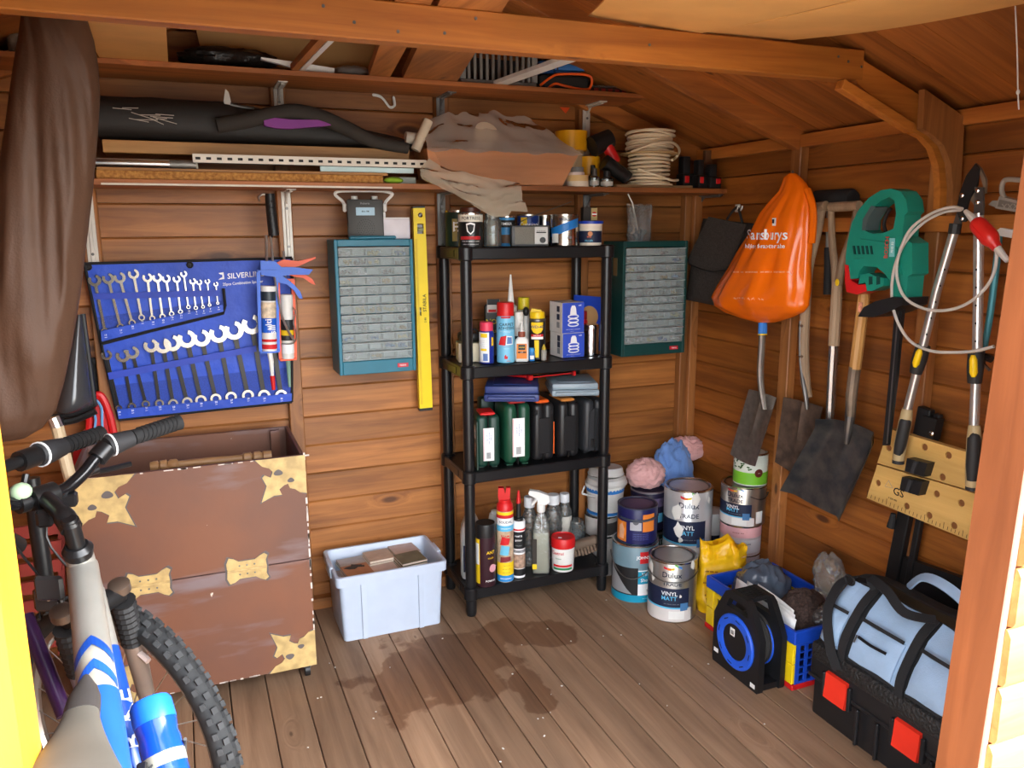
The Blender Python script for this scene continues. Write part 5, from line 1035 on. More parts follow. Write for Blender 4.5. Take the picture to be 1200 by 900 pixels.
# shovel
XV = 1.95
t = empty('shovel', 'wide black shovel with pale wooden handle hanging from the rail', 'shovel', base_of([(980, 610)], XV))
path(t, 'handle', [(1016, 312), (1012, 350), (1006, 400), (1002, 432)], XV, [.017, .018, .0185, .018], NEWW); path(t, 'socket', [(1002, 430), (998, 462), (997, 488)], XV, [.0185, .0175, .012], mat('socket_grey', (120, 104, 88), .55, .4, var=.3)); path(t, 'neck', [(998, 460), (996, 490), (992, 520)], XV+.004, [.018, .016, .008], BLADEK)
part('sticker', MB().box(at(1008, 360, X=XV-.0185), (.001, .016, .03)), mat('sticker_pink', (220, 150, 120), .5, var=.4, vscale=90), t, world=True)
a, b_, c, d = [at(*p, X=XV) for p in ((965, 490), (1031, 512), (983, 611), (914, 575))]
def shov(u, v, o=0):
    p = (a*(1-u)+b_*u)*(1-v)+(d*(1-u)+c*u)*v; s_ = 2*u-1
    lip = .045*max(0, abs(s_)-.72)/.28*(1-.3*v); back = .02*max(0, .12-v)/.12
    rid = .012*math.exp(-(s_/.13)**2)*max(0, 1-v*1.5)
    dip = -.012*(1-min(1, abs(s_)/.45))*max(0, .10-v)/.10
    return (p.x+.03-lip-back-rid+o, p.y, p.z+(.014*(1-abs(s_))*max(0, .08-v)/.08)-.006*sin(PI*u)*v)
b = MB(); nx, nz = 26, 18; W_ = nx+1
for o in (0, .003):
    for j in range(nz+1):
        for i in range(W_): b.v.append(shov(i/nx, j/nz, o))
T_ = W_*(nz+1)
for j in range(nz):
    for i in range(nx):
        q = j*W_+i; b.f += [(q, q+W_, q+W_+1, q+1), (q+T_, q+T_+1, q+T_+W_+1, q+T_+W_)]
e = list(range(W_))+[j*W_+nx for j in range(1, nz+1)]+[nz*W_+i for i in range(nx-1, -1, -1)]+[j*W_ for j in range(nz-1, 0, -1)]
for i in range(len(e)): b.f.append((e[i], e[(i+1) % len(e)], e[(i+1) % len(e)]+T_, e[i]+T_))
part('blade', b, BLADEK, t, world=True, ang=50)
# mallet
XM = 2.045
t = empty('rubber_mallet', 'black headed mallet hanging on the rail by its head, black grip below', 'mallet', base_of([(971, 346)], XM))
p0, p1 = at(955, 235, X=XM), at(1000, 233, X=XM); part('head', MB().tube([p0, p0*.94+p1*.06, p0*.06+p1*.94, p1], [.028, .034, .034, .028], 16), RUBBER, t, world=True, ang=40)
path(t, 'shaft', [(972, 240), (971, 292)], XM+.019, .010, mat('mallet_grey', (140, 134, 126), .5), sm=False); path(t, 'grip', [(971, 290), (971, 318), (970.5, 345)], XM+.012, [.0145, .0155, .0165], RUBBER)
# hedge trimmer
XH = 1.866
HG = mat('trimmer_green', (26, 132, 112), .4)
t = empty('hedge_trimmer', 'green electric hedge trimmer with red switch and black blade hanging from the rail', 'trimmer', base_of([(1040, 530)], XH))
outer = [(991, 312), (991, 300), (993, 284), (998, 262), (1006, 246), (1018, 232), (1032, 223), (1044, 221), (1055, 224), (1062, 234), (1064, 248), (1060, 252), (1057, 277), (1069, 285), (1069, 321), (1064, 324), (1062, 345), (1061, 358), (1048, 357), (1045, 332), (1036, 320), (1027, 313), (1012, 312), (1007, 318), (1005, 326), (996, 327)]
loop = [(1013, 270), (1014, 258), (1022, 244), (1033, 235), (1042, 231), (1048, 235), (1050, 250), (1047, 268), (1035, 273), (1022, 274)]
b = flatX(outer, XH, .062, holes=[loop]); part('housing', b, HG, t, world=True)
part('housing_cheek', flatX([(997, 282), (1008, 280), (1036, 284), (1050, 290), (1056, 322), (1046, 322), (1032, 304), (1012, 302), (1000, 304)], XH-.006, .008), HG, t, world=True)
part('loop_grip', flatX([(1014, 270), (1017, 256), (1026, 243), (1021, 241), (1011, 257), (1010, 270)], XH-.003, .05), mat('grip_grey', (70, 84, 84), .6), t, world=True)
part('switch', flatX([(990, 310), (994, 311), (996, 328), (1006, 334), (1016, 333), (1016, 341), (1004, 345), (992, 342), (990, 328)], XH-.002, .05), RED, t, 'red switch lever', world=True)
part('front_lever', flatX([(1008, 322), (1018, 320), (1026, 324), (1036, 326), (1035, 335), (1022, 341), (1016, 341), (1014, 331), (1006, 333)], XH-.004, .05), HG, t, world=True)
for k in range(2): part('lever_slot', flatX([(1018+9*k, 324), (1022+9*k, 324), (1022+9*k, 333), (1018+9*k, 334)], XH-.0055, .003), mat('slot_dark', (12, 60, 54), .5), t, world=True)
for k in range(5): part('vent', flatX([(999+5*k, 288), (1001.5+5*k, 288), (1003+5*k, 298), (1000.5+5*k, 298)], XH-.0075, .003), mat('slot_dark', ()), t, world=True)
part('hand_guard', flatX([(1005, 371), (1012, 360), (1026, 353), (1046, 348), (1058, 349), (1056, 358), (1040, 366), (1022, 372)], XH-.02, .10), BLACK, t, world=True)
part('blade', flatX([(1049, 356), (1058, 356), (1050, 440), (1040, 522), (1034, 522), (1042, 440)], XH+.022, .012), BLACK, t, world=True); part('blade_edge', flatX([(1052, 360), (1053.5, 360), (1040, 520), (1038.5, 520)], XH+.0205, .002), DSTEEL, t, world=True)
for s, x, y, sz, m_ in (('BOSCH', 1039, 290, .019, INKR),):
    pp = at(x, y, X=XH-.0065); part('lettering', text(s, sz, lambda a_, b__: V((pp.x-.0005, pp.y+b__, pp.z+a_))), m_, t, world=True)
part('type_label', flatX([(1042.5, 279), (1048.5, 279), (1048, 301), (1042, 301)], XH-.0075, .002), mat('label_teal', (120, 190, 190), .5), t, world=True); pp = at(1045.5, 290, X=XH-.0075); part('lettering', text('AHS 52', .010, lambda a_, b__: V((pp.x-.0005, pp.y+b__, pp.z+a_))), INKW, t, world=True)
part('hook', MB().tube(smooth(px2([(1038, 272), (1036, 262), (1040, 250), (1044, 244)], XH+.03), 4), .005, 8), BLACK, t, world=True)
# loppers
XL2 = 1.93
ALU = mat('tube_alu', (206, 204, 200), .3, .85); TAN = mat('grip_tan', (176, 154, 112), .5); GRIPK = mat('grip_black', (38, 37, 37), .6)
t = empty('loppers', 'long handled loppers with silver tubes and yellow and black grips, beside the door', 'loppers', base_of([(1140, 572)], XL2))
part('cutting_blade', flatX([(1142.5, 192), (1132, 206), (1124.5, 226), (1122, 240), (1122, 249), (1132, 247), (1136, 232), (1145, 217), (1147, 198)], XL2-.004, .006), mat('lopper_blade', (44, 42, 42), .45, .5), t, world=True)
part('hook_blade', flatX([(1142.5, 191), (1149, 197), (1155, 210), (1155, 226), (1152, 227), (1146, 219), (1136, 232), (1141, 240), (1145, 243), (1152, 243), (1152, 218), (1147, 200)], XL2+.003, .007), mat('lopper_hook', (150, 132, 112), .45, .6, var=.2), t, world=True)
part('jaw_plate', flatX([(1142, 219), (1152, 219.5), (1152, 252), (1141, 252)], XL2-.008, .005), DSTEEL, t, world=True); part('jaw_plate', flatX([(1121, 249), (1126, 262), (1117, 262)], XL2-.008, .006), DSTEEL, t, world=True); part('pivot_plate', flatX([(1122, 248), (1132, 246), (1134, 256), (1130, 260), (1123, 260)], XL2-.006, .008), GRIPK, t, world=True)
for x, y in ((1127, 229), (1145, 223.5), (1145, 237), (1127, 256)): part('bolt', MB().blob(at(x, y, X=XL2-.010), (.004, .0065, .0065), 10, 6), CHROME, t, world=True)
path(t, 'ferrule', [(1120, 262), (1118, 274)], XL2, .0155, GRIPK, sm=False); path(t, 'handle_tube', [(1118, 272), (1098, 340), (1080, 412)], XL2, .0125, ALU, sm=False, n=14); path(t, 'handle_tube', [(1147, 250), (1146.5, 340), (1145, 420)], XL2, .0125, ALU, sm=False, n=14)
for f in range(5):
    for (x0, y0, x1, y1) in ((1107, 316, 1086, 392), (1144, 316, 1143, 400)):
        part('tube_hole', MB().blob(at(x0+(x1-x0)*f/4, y0+(y1-y0)*f/4, X=XL2-.0122), (.0012, .003, .003), 8, 5), GRIPK, t, world=True)
for (x0, y0, x1, y1) in ((1082, 405, 1073, 437), (1144, 412, 1142, 449)):
    path(t, 'lock_collar', [(x0, y0), ((x0+x1)/2, (y0+y1)/2), (x1, y1)], XL2, [.0195, .021, .017], GRIPK, n=14); a_, c_ = at(x0-3.5, y0+4, X=XL2-.018), at(x1-1, y1-7, X=XL2-.018); part('lock_lever', MB().tube([a_, a_*.8+c_*.2, a_*.2+c_*.8, c_], [.005, .0095, .010, .005], 12), YELLOW, t, 'yellow lever', world=True)
path(t, 'handle_tube', [(1075, 434), (1063, 482)], XL2, .0125, ALU, sm=False, n=14); path(t, 'handle_tube', [(1143.5, 446), (1141.5, 500)], XL2, .0125, ALU, sm=False, n=14)
for pts in ([(1063.5, 479), (1060.5, 496), (1055.5, 520), (1052.5, 541)], [(1142, 498), (1141.5, 515), (1140, 545), (1139, 572)]):
    path(t, 'grip', pts, XL2, [.0145, .0185, .0185, .0165], TAN, n=14); q = px2(pts, XL2-.012); path(t, 'grip_pad', [(pts[0][0]-2, pts[0][1]+12), pts[1], pts[2], (pts[3][0], pts[3][1]-9)], XL2-.006, [.012, .0165, .0165, .013], GRIPK, n=14)
    path(t, 'grip_end', [(pts[3][0]+.3, pts[3][1]-2), (pts[3][0], pts[3][1]+2)], XL2, .017, GRIPK, sm=False, n=14)
# clear hose with red primer bulb
XO = 1.843
HOSE = mat('hose_milky', (214, 206, 196), .35, trans=.25)
t = empty('siphon_hose', 'coiled clear hose with a red squeeze bulb looped over the loppers', 'hose', base_of([(1120, 414)], XO))
h1 = [(1128, 245), (1114, 243), (1090, 251), (1066, 270), (1053, 300), (1051, 324), (1060, 348), (1081, 361), (1105, 364), (1129, 358), (1150, 343), (1163, 324), (1168, 300), (1163, 276), (1150, 255)]
h2 = [(1126, 246), (1105, 249), (1081, 262), (1060, 285), (1048, 315), (1045, 348), (1051, 375), (1066, 399), (1090, 411), (1120, 413), (1144, 411), (1165, 406)]
for pts, dx in ((h1, 0), (h2, .012)): part('tube', MB().tube(smooth(px2(pts, XO+dx), 5), .0042, 8), HOSE, t, world=True)
BULB = mat('bulb_red', (222, 40, 34), .3, trans=.2)
bp = [(1131, 247), (1138, 254), (1142, 259), (1146, 263), (1160, 279), (1165, 286), (1169, 291), (1172, 295), (1181, 306)]
path(t, 'bulb', bp[2:7], XO-.004, [.011, .021, .022, .014, .011], BULB, n=16, k=3); path(t, 'bulb_nozzle', bp[:3], XO-.004, [.005, .009, .009], HOSE); path(t, 'bulb_nozzle', bp[6:], XO-.004, [.010, .009, .006], HOSE)
for k in range(5):
    q = at(1148+2.6*k, 266+3*k, X=XO-.004); part('bulb_rib', MB().tube([q+V((.0222*cos(s_), .018*sin(s_)*.75, .018*sin(s_)*.66)) for s_ in [2*PI*i/18 for i in range(18)]], .0012, 5, True), BULB, t, world=True)
# grey hand tool with loop handle, on the rail right of the loppers
XG = 1.985; GM = mat('cast_grey', (168, 158, 146), .5, .3, var=.1)
t = empty('stapler', 'grey metal hand tool with square loop handle resting on the rail near the door', 'stapler', base_of([(1180, 246)], XG))
part('body', flatX([(1171, 230), (1196, 236), (1212, 240), (1210, 252), (1188, 248), (1166, 244)], XG-.01, .03), GM, t, world=True); part('body_panel', flatX([(1171, 234), (1208, 242), (1206, 248), (1169, 242)], XG-.0125, .003), mat('cast_dark', (128, 118, 108), .5, .3), t, world=True); pp = at(1187, 242, X=XG-.013); part('embossing', text('XXXX', .020, lambda a_, b__: V((pp.x-.0005, pp.y-a_, pp.z+b__)), sx=1.1), GM, t, world=True)
part('nose', flatX([(1158, 240), (1163, 235), (1170, 235), (1167, 243)], XG-.006, .02), GM, t, world=True)
path(t, 'loop_handle', [(1177, 232), (1174, 224), (1175, 215), (1180, 210.5), (1195, 211), (1208, 212), (1212, 222), (1210, 238)], XG, .0065, GM)
t = empty('bow_saw', 'teal metal saw frame hanging with a white end piece just inside the door', 'saw', base_of([(1152, 430)], 2.0))
path(t, 'frame_tube', [(1171, 276), (1167, 315), (1160, 370), (1153, 410)], 2.0, [.008, .009, .009, .008], mat('saw_teal', (70, 140, 150), .4, .2)); part('end_piece', flatX([(1168, 270), (1172, 267), (1190, 270), (1208, 276), (1206, 284), (1186, 279), (1169, 276)], 1.99, .02), WHITE, t, world=True); path(t, 'wing_bolt', [(1152, 408), (1153, 428)], 2.0, .005, DSTEEL, sm=False); part('wing', MB().bar(at(1152, 426, X=1.99), at(1160, 434, X=1.99), .006, .006), DSTEEL, t, world=True); path(t, 'tail_block', [(1154, 418), (1162, 421)], 2.0, .010, BLACK, sm=False)
# folding workbench
XW = 1.98
BAM = wood('workbench_ply', (228, 184, 108), (206, 156, 80), 1, .45, .6, .0)
t = empty('folding_workbench', 'folded workbench with two drilled pale jaw boards and black legs hung on the wall', 'workbench', base_of([(1050, 670)], XW))
def yz(p, X=XW): q = at(*p, X=X); return V((0, q.y, q.z))
TL, TR, BR, BL = (1041.5, 502.5), (1166, 540), (1163, 645), (1015.5, 583.5); ML, MR = (1028, 543.5), (1165, 584)
def hl(x, y, r=.0105): q = at(x, y, X=XW); return [(q.y+r*cos(s_), q.z+r*sin(s_)) for s_ in [2*PI*i/14 for i in range(14)]]
def board(crn, hp): 
    q = [(yz(p).y, yz(p).z) for p in crn]; A = sum(q[i][0]*q[(i+1) % 4][1]-q[(i+1) % 4][0]*q[i][1] for i in range(4)); q = q if A > 0 else q[::-1]
    part('jaw_board', MB().prism([q]+[hl(*p)[::-1] for p in hp], .022, (XW, 0, 0), (0, 1, 0), (0, 0, 1), (1, 0, 0)), BAM, t, world=True)
board([TL, TR, (MR[0], MR[1]-1), (ML[0], ML[1]-1)], [(1041.6, 525), (1083.6, 524), (1111.6, 533.6), (1104.5, 559), (1147, 545)])
board([(ML[0], ML[1]+1), (MR[0], MR[1]+1), BR, BL], [(1029, 566), (1097.6, 578.7), (1126.6, 589.6), (1062.5, 593), (1089, 604), (1118, 616), (1152, 601)])
for x, y in ((1041.6, 525), (1083.6, 524), (1111.6, 533.6), (1104.5, 559), (1029, 566), (1097.6, 578.7), (1126.6, 589.6), (1062.5, 593), (1089, 604), (1118, 616)):
    q = at(x, y, X=XW); part('hole_lining', MB().lathe([(.0102, 0), (.0102, .014), (0, .0141)], (0, 0, 0), 14, M=MX.Translation((XW+.004, q.y, q.z)) @ MX.Rotation(PI/2, 4, 'Y')), mat('hole_brown', (120, 74, 36), .7), t, world=True)
for x, y in ((1073, 548), (1067, 570)): part('clamp_dog', flatX([(x-10, y-11), (x+14, y-5), (x+9, y+11), (x-13, y+4)], XW-.030, .03), BLACK, t, world=True); part('dog_ridge', flatX([(x-2, y-8), (x+2, y-7), (x-3, y+7), (x-7, y+6)], XW-.036, .007), DKGREY, t, world=True)
for i in range(34):
    f = i/33; p = V((BL[0]+(BR[0]-BL[0])*f, BL[1]+(BR[1]-BL[1])*f, 0)); n_ = 7 if i % 5 == 0 else 4
    a_, c_ = at(p.x+.5, p.y-1.5, X=XW-.0006), at(p.x+1.4, p.y-1.5-n_, X=XW-.0006); part('ruler_tick', MB().bar(a_, c_, .0012, .0006, 0, (1, 0, 0)), INKK, t, world=True)
uv = (at(1118, 616, X=XW)-at(1062.5, 593, X=XW)).normalized(); vv_ = V((0, -uv.z, uv.y)); vv_ = vv_ if vv_.z > 0 else -vv_
for s, x, y, sz in (('GS', 1053, 577, .034), ('0 200 400', 1046, 585, .008)): pp = at(x, y, X=XW-.0008); part('lettering', text(s, sz, lambda a_, b__: pp+uv*a_+vv_*b__), INKK, t, world=True)
part('triangle_mark', MB().tube(px2([(1041.5, 563), (1046, 572), (1037, 570)], XW-.0006), .0009, 4, True), GREYP, t, world=True)
FRK = mat('frame_black', (30, 29, 29), .45, .2)
for a_, c_, w_ in (((1086, 478), (1044, 690), .05), ((1062, 600), (1050, 660), .03)): part('leg', MB().bar(at(*a_, X=XW+.045), at(*c_, X=XW+.045), .045 if w_ > .04 else .02, .025, .003, (1, 0, 0)), FRK, t, world=True)
part('leg', MB().bar(at(1100, 485, X=XW+.05), at(1062, 700, X=XW+.05), .02, .02, .003, (1, 0, 0)), FRK, t, world=True); part('step_plate', flatX([(1055, 652), (1140, 682), (1136, 722), (1046, 690)], XW+.045, .02), FRK, t, world=True); part('foot', MB().tube(px2([(1047, 602), (1044, 618)], XW+.02), [.008, .013], 10), RUBBER, t, world=True)
part('bracket', flatX([(1080, 487), (1098, 492), (1093, 516), (1074, 511)], XW+.02, .03), FRK, t, world=True); part('bolt', MB().blob(at(1092, 508, X=XW+.015), (.006, .008, .008), 10, 6), CHROME, t, world=True)
# felt bag
XB = 2.02
FELT = mat('felt_grey', (62, 56, 52), .95, var=.2, vscale=120, bump=.5, bscale=200)
t = empty('felt_bag', 'dark grey felt bag with flap hanging from a white hook in the corner', 'bag', base_of([(830, 358)], XB))
def puffX(pts, X, depth, m_, nm, n=18, k=14, front=-1, seed=0, wob=.004):          # four-sided padded panel, TL TR BR BL
    a, b_, c, d = [at(*p, X=X) for p in pts]; bb = MB(); W_ = n+1
    for o in (0, 1):
        for j in range(k+1):
            for i in range(W_):
                u, v = i/n, j/k; p = (a*(1-u)+b_*u)*(1-v)+(d*(1-u)+c*u)*v
                pf = (sin(PI*u)*sin(PI*v))**.35 if 0 < u < 1 and 0 < v < 1 else 0
                bb.v.append((p.x-depth*pf*(1-o)+wob*vnoise(u*4+seed, v*4, 1)*(1-o)+.004*o, p.y, p.z))
    T_ = W_*(k+1)
    for j in range(k):
        for i in range(n):
            q = j*W_+i; bb.f += [(q, q+W_, q+W_+1, q+1), (q+T_, q+T_+1, q+T_+W_+1, q+T_+W_)]
    e = list(range(W_))+[j*W_+n for j in range(1, k+1)]+[k*W_+i for i in range(n-1, -1, -1)]+[j*W_ for j in range(k-1, 0, -1)]
    for i in range(len(e)): bb.f.append((e[i], e[(i+1) % len(e)], e[(i+1) % len(e)]+T_, e[i]+T_))
    return part(nm, bb, m_, t, world=True, ang=60)
puffX([(824, 256), (884, 262), (852, 361), (803, 351)], XB, .035, FELT, 'bag_body', seed=2)
part('flap', flatX([(830, 254), (873, 263), (866, 285), (858, 308), (850, 315), (836, 318), (820, 314), (808, 309), (806, 303)], XB-.046, .007), FELT, t, world=True); part('flap_binding', MB().tube(smooth(px2([(806, 304), (809, 310), (820, 315), (836, 319), (850, 316), (858, 309), (866, 286)], XB-.046), 3), .003, 6), GRIPK, t, world=True)
part('strap', MB().tube(smooth(px2([(852, 257), (858, 248), (864, 243), (867, 250), (870, 262)], XB-.02), 4), .005, 6), GRIPK, t, world=True)
hk = empty('wall_hook', 'small white double hook screwed above the grey felt bag', 'hook', tuple(at(865, 246, X=2.05)))
for dx in (0, 5): part('prong', MB().tube(smooth([at(862+dx, 244, X=2.045), at(862+dx, 247, X=2.02), at(864+dx, 245, X=1.99), at(865+dx, 241.5, X=1.99)], 4), .003, 8), WHITE, hk, world=True)
part('plate', MB().box(at(864.5, 244, X=2.048), (.006, .03, .03), .002), WHITE, hk, world=True)
# orange carrier bag
XC2 = 1.945
t = empty('carrier_bag', 'bulging orange plastic carrier bag with white shop lettering hung by its knot', 'bag', base_of([(900, 378)], XC2))
rows = [(203, 926, 932, .010), (208, 919, 938, .016), (215, 917, 944, .022), (224, 914, 948, .028), (234, 906, 949, .036), (250, 894, 950, .050), (270, 884, 950, .062), (295, 870, 949, .075), (318, 858, 948, .086), (335, 848, 948, .09), (348, 840, 947, .09), (358, 843, 946, .082), (366, 855, 940, .066), (373, 872, 925, .044), (378, 890, 908, .02)]
BAGO = mat('bag_orange', (244, 112, 14), .22, var=.06, vscale=6); rr = []
for j in range(len(rows)-1):
    for q in range(4):
        f = q/4; rr.append([rows[j][i]*(1-f)+rows[j+1][i]*f for i in range(4)])
rr.append(rows[-1]); rings = []
def bagpt(j, q):
    y, x0, x1, dp = rr[j]; a, b_ = at(x0, y, X=XC2), at(x1, y, X=XC2); m_ = (a+b_)/2; hw_ = (b_-a).length/2; v = j/(len(rr)-1)
    fold = (.085*sin(9*q+4*vnoise(v*2, q*.5))+.045*sin(17*q+3*v+2*vnoise(q, v*3)))*(.35+.9*sin(PI*min(1, v*1.15))**.5)*(1-.3*v)+.13*vnoise(cos(q)*3, sin(q)*3, v*9)
    k = 1+fold*min(1, dp/.05); u = (b_-a).normalized()
    return m_+u*(-cos(q))*hw_*(1+.3*fold*min(1, dp/.05))+V((-1, 0, 0))*max(-.012, sin(q)*dp*k)
for j in range(len(rr)): rings.append([bagpt(j, 2*PI*i/56) for i in range(56)])
part('bag_body', MB().ring(rings), BAGO, t, world=True, ang=75)
part('knot', MB().tube(smooth(px2([(946, 222), (952, 240), (953, 262), (951, 285)], XC2-.01), 4), [.012]*13, 8), BAGO, t, world=True)
def onb(px, py):
    best = None                                                   # the spot of the bag skin under a picture point
    for j in range(len(rr)):
        if abs(rr[j][0]-py) < 4:
            for i in range(40):
                q = PI*(.02+.96*i/39); p = bagpt(j, q); d_ = p-EYE; sx_ = 600+FPX*d_.dot(_r)/d_.dot(_f); sy_ = 450-FPX*d_.dot(_u)/d_.dot(_f)
                e_ = (sx_-px)**2+(sy_-py)**2
                if best is None or e_ < best[0]: best = (e_, p)
    return best[1]+V((-.004, -.002, 0))
def bagtext(s, cx, cy, size, m_, slope=0, wdt=None):
    mb = MB(); b0 = text(s, 1.0, lambda a_, b__: (a_, b__, 0)); xs = [v[0] for v in b0.v]; k = (wdt or 50)/(max(xs)-min(xs))
    ctr = onb(cx, cy); mp = mpp(ctr)
    mb.f = b0.f; n0 = 24; xs_ = [min(xs)+(max(xs)-min(xs))*i/n0 for i in range(n0+1)]; sp = [onb(cx+x*k, cy+slope*x*k) for x in xs_]
    for v in b0.v:
        f = (v[0]-min(xs))/(max(xs)-min(xs))*n0; i = min(int(f), n0-1); g_ = f-i; p = sp[i]*(1-g_)+sp[i+1]*g_; mb.v.append(tuple(p+V((-.0, 0, 1))*(v[1]*size*mp)))
    part('lettering', mb, m_, t, world=True)
bagtext("Sainsbury's", 899, 277, 17, INKW, .0, 46); bagtext('helping for a better table', 897, 288, 7, INKW, .0, 46); bagtext('=== == ==== = === == ==== ===', 893, 319, 4, mat('pale_orange', (250, 190, 140), .5), .05, 72); bagtext('=== == ==== ===', 878, 350, 4, mat('pale_orange', ()), .03, 34)
pp = onb(907, 259); part('logo_patch', MB().box(pp, (.001, .020, .026)), INKW, t, world=True); part('logo_mark', MB().box(pp+V((-.0012, .002, .002)), (.001, .009, .014)), NAVY, t, world=True)
t = empty('wall_hook', 'dark hook on the side stud holding the knot of the orange bag', 'hook', tuple(at(930, 206, X=2.05))); part('prong', MB().tube(smooth([at(930, 206, X=2.055), at(930, 208, X=2.0), at(929, 204, X=1.985), at(929, 200, X=1.985)], 4), .003, 8), DSTEEL, t, world=True)
# ================================================================ BACK WALL: hung things
def pxY(pts, Y): return [at(x, y, Y=Y) for x, y in pts]
def flatY(pts, Y, th_, mb=None, holes=()):            # outline from picture points on the plane y = Y, th_ thick away from the lens
    def ori(a, s_):
        A = sum(a[i][0]*a[(i+1) % len(a)][1]-a[(i+1) % len(a)][0]*a[i][1] for i in range(len(a)))
        return a if A*s_ > 0 else a[::-1]
    q = [(p.x, p.z) for p in pxY(pts, Y)]; hs_ = [[(p.x, p.z) for p in pxY(h_, Y)] for h_ in holes]
    return (mb or MB()).prism([ori(q, 1)]+[ori(h_, -1) for h_ in hs_], th_, (0, Y+th_, 0), (1, 0, 0), (0, 0, 1), (0, -1, 0))
def ptube(t, nm, pts, Y, r, m_, n=10, k=5, sm=True, label=None):
    P_ = [at(x, y, Y=(Y[i] if isinstance(Y, (list, tuple)) else Y)) for i, (x, y) in enumerate(pts)]
    if isinstance(r, (list, tuple)) and sm:
        rr = []
        for i in range(len(r)-1): rr += [r[i]+(r[i+1]-r[i])*j/k for j in range(k)]
        r = rr+[r[-1]]
    return part(nm, MB().tube(smooth(P_, k) if sm else P_, r, n), m_, t, label, world=True)
def baseY(pts, Y): p = pxY(pts, Y); return (sum(q.x for q in p)/len(p), Y, min(q.z for q in p))
# ---- spanner roll
YR = 2.925
NYL = mat('nylon_blue', (32, 74, 190), .5, var=.12, vscale=7, bump=.4, bscale=25); NYL2 = mat('nylon_blue_band', (40, 66, 178), .55, var=.1); HEM = mat('hem_black', (26, 26, 30), .7)
t = empty('spanner_roll', 'blue nylon spanner roll with black hem and two slanting pocket rows on the wall', 'tool roll', baseY([(139, 492), (341, 472)], YR))
part('backing_cloth', flatY([(99, 309), (318, 303), (342, 302), (342, 471), (139, 492), (118, 400)], YR, .004), NYL, t, world=True)
def hem(pts, nm='hem', r=.0052, Y=YR-.001): ptube(t, nm, pts, Y, r, HEM, 6, sm=False)
hem([(99, 309), (318, 303), (342, 302)]); hem([(342, 302), (342, 471)]); hem([(342, 471), (139, 492)]); hem([(139, 492), (118, 400), (99, 309)]); hem([(119, 403), (180, 387), (262, 367), (264, 358), (262, 338)], 'pocket_hem', .0055, YR-.016)
part('pocket', flatY([(113, 372), (260, 352), (262, 366), (119, 401)], YR-.0015, .0012), mat('nylon_blue_mesh', (30, 62, 160), .6, var=.2, vscale=200), t, world=True); part('pocket', flatY([(131, 452), (342, 430), (342, 470), (139, 491)], YR-.0015, .0012), mat('nylon_blue_mesh', (30, 62, 160), .6, var=.2, vscale=200), t, 'lower pocket', world=True)
part('pocket_label_strip', flatY([(137, 480), (342, 461), (342, 470), (139, 491)], YR-.0175, .004), NYL, t, world=True); part('pocket_label_strip', flatY([(118, 388), (261, 357), (262, 365), (119, 400)], YR-.0195, .003), NYL, t, world=True)
part('loop_band', flatY([(108, 344), (256, 340), (256, 347), (110, 351)], YR-.017, .003), NYL2, t, world=True); part('loop_band', flatY([(126, 437), (300, 405), (301, 412), (128, 445)], YR-.019, .003), NYL2, t, world=True)
for x, y in ((103.5, 313), (222.5, 310.5)):
    q = at(x, y, Y=YR-.002); part('eyelet', MB().tube([q+V((.0085*cos(s_), 0, .0085*sin(s_))) for s_ in [2*PI*i/16 for i in range(16)]], .0034, 6, True), BLACK, t, world=True)
    part('eyelet_hole', MB().lathe([(.006, 0), (0, .0004)], (0, 0, 0), 12, M=MX.Translation(q) @ MX.Rotation(PI/2, 4, 'X')), INKK, t, world=True)
ex_ = (at(306, 319, Y=YR)-at(262, 322.5, Y=YR)).normalized()
for s, x, y, sz, sx_ in (('SILVERLINE', 288, 322.0, .026, .95), ('25pce Combination Spanner', 285, 331.8, .0135, .86)): TF(t, s, sz, *at(x, y, Y=YR-.001), INKW, sx=sx_, ex=ex_, world=True)
part('spanner_emblem', flatY([(256, 320), (262, 319), (263, 327), (256, 328), (258, 326), (260.5, 325), (260.5, 322), (258, 321.5)], YR-.001, .001), INKW, t, world=True)
H1 = [(97, 155), (170, 145), (232, 140), (307, 120), (382, 140), (435, 140), (483, 145), (540, 148), (578, 120), (627, 160), (662, 165), (706, 160), (752, 175)]
B1 = [(152, 425), (235, 400), (298, 378), (350, 350), (408, 355), (463, 345), (512, 330), (560, 320), (603, 295), (643, 300), (682, 295), (718, 285), (762, 275)]
W1 = [65, 60, 60, 55, 50, 50, 45, 40, 35, 35, 30, 28, 25]
H2 = [(75, 180), (170, 185), (225, 165), (335, 125), (405, 125), (460, 110), (545, 85), (630, 80), (730, 55), (820, 35), (925, 0), (1035, 0)]
B2 = [(145, 490), (222, 480), (303, 465), (383, 460), (463, 460), (545, 450), (625, 440), (712, 430), (802, 420), (900, 410), (995, 410), (1095, 410)]
W2 = [60, 75, 75, 80, 90, 95, 105, 100, 105, 110, 115, 115]
SPAN = mat('spanner_chrome', (172, 166, 158), .2, 1); SPAND = mat('spanner_satin', (44, 42, 42), .3, .5)
ORD = ['leftmost', 'second', 'third', 'fourth', 'fifth', 'sixth', 'seventh', 'eighth', 'ninth', 'tenth', 'eleventh', 'twelfth', 'rightmost']
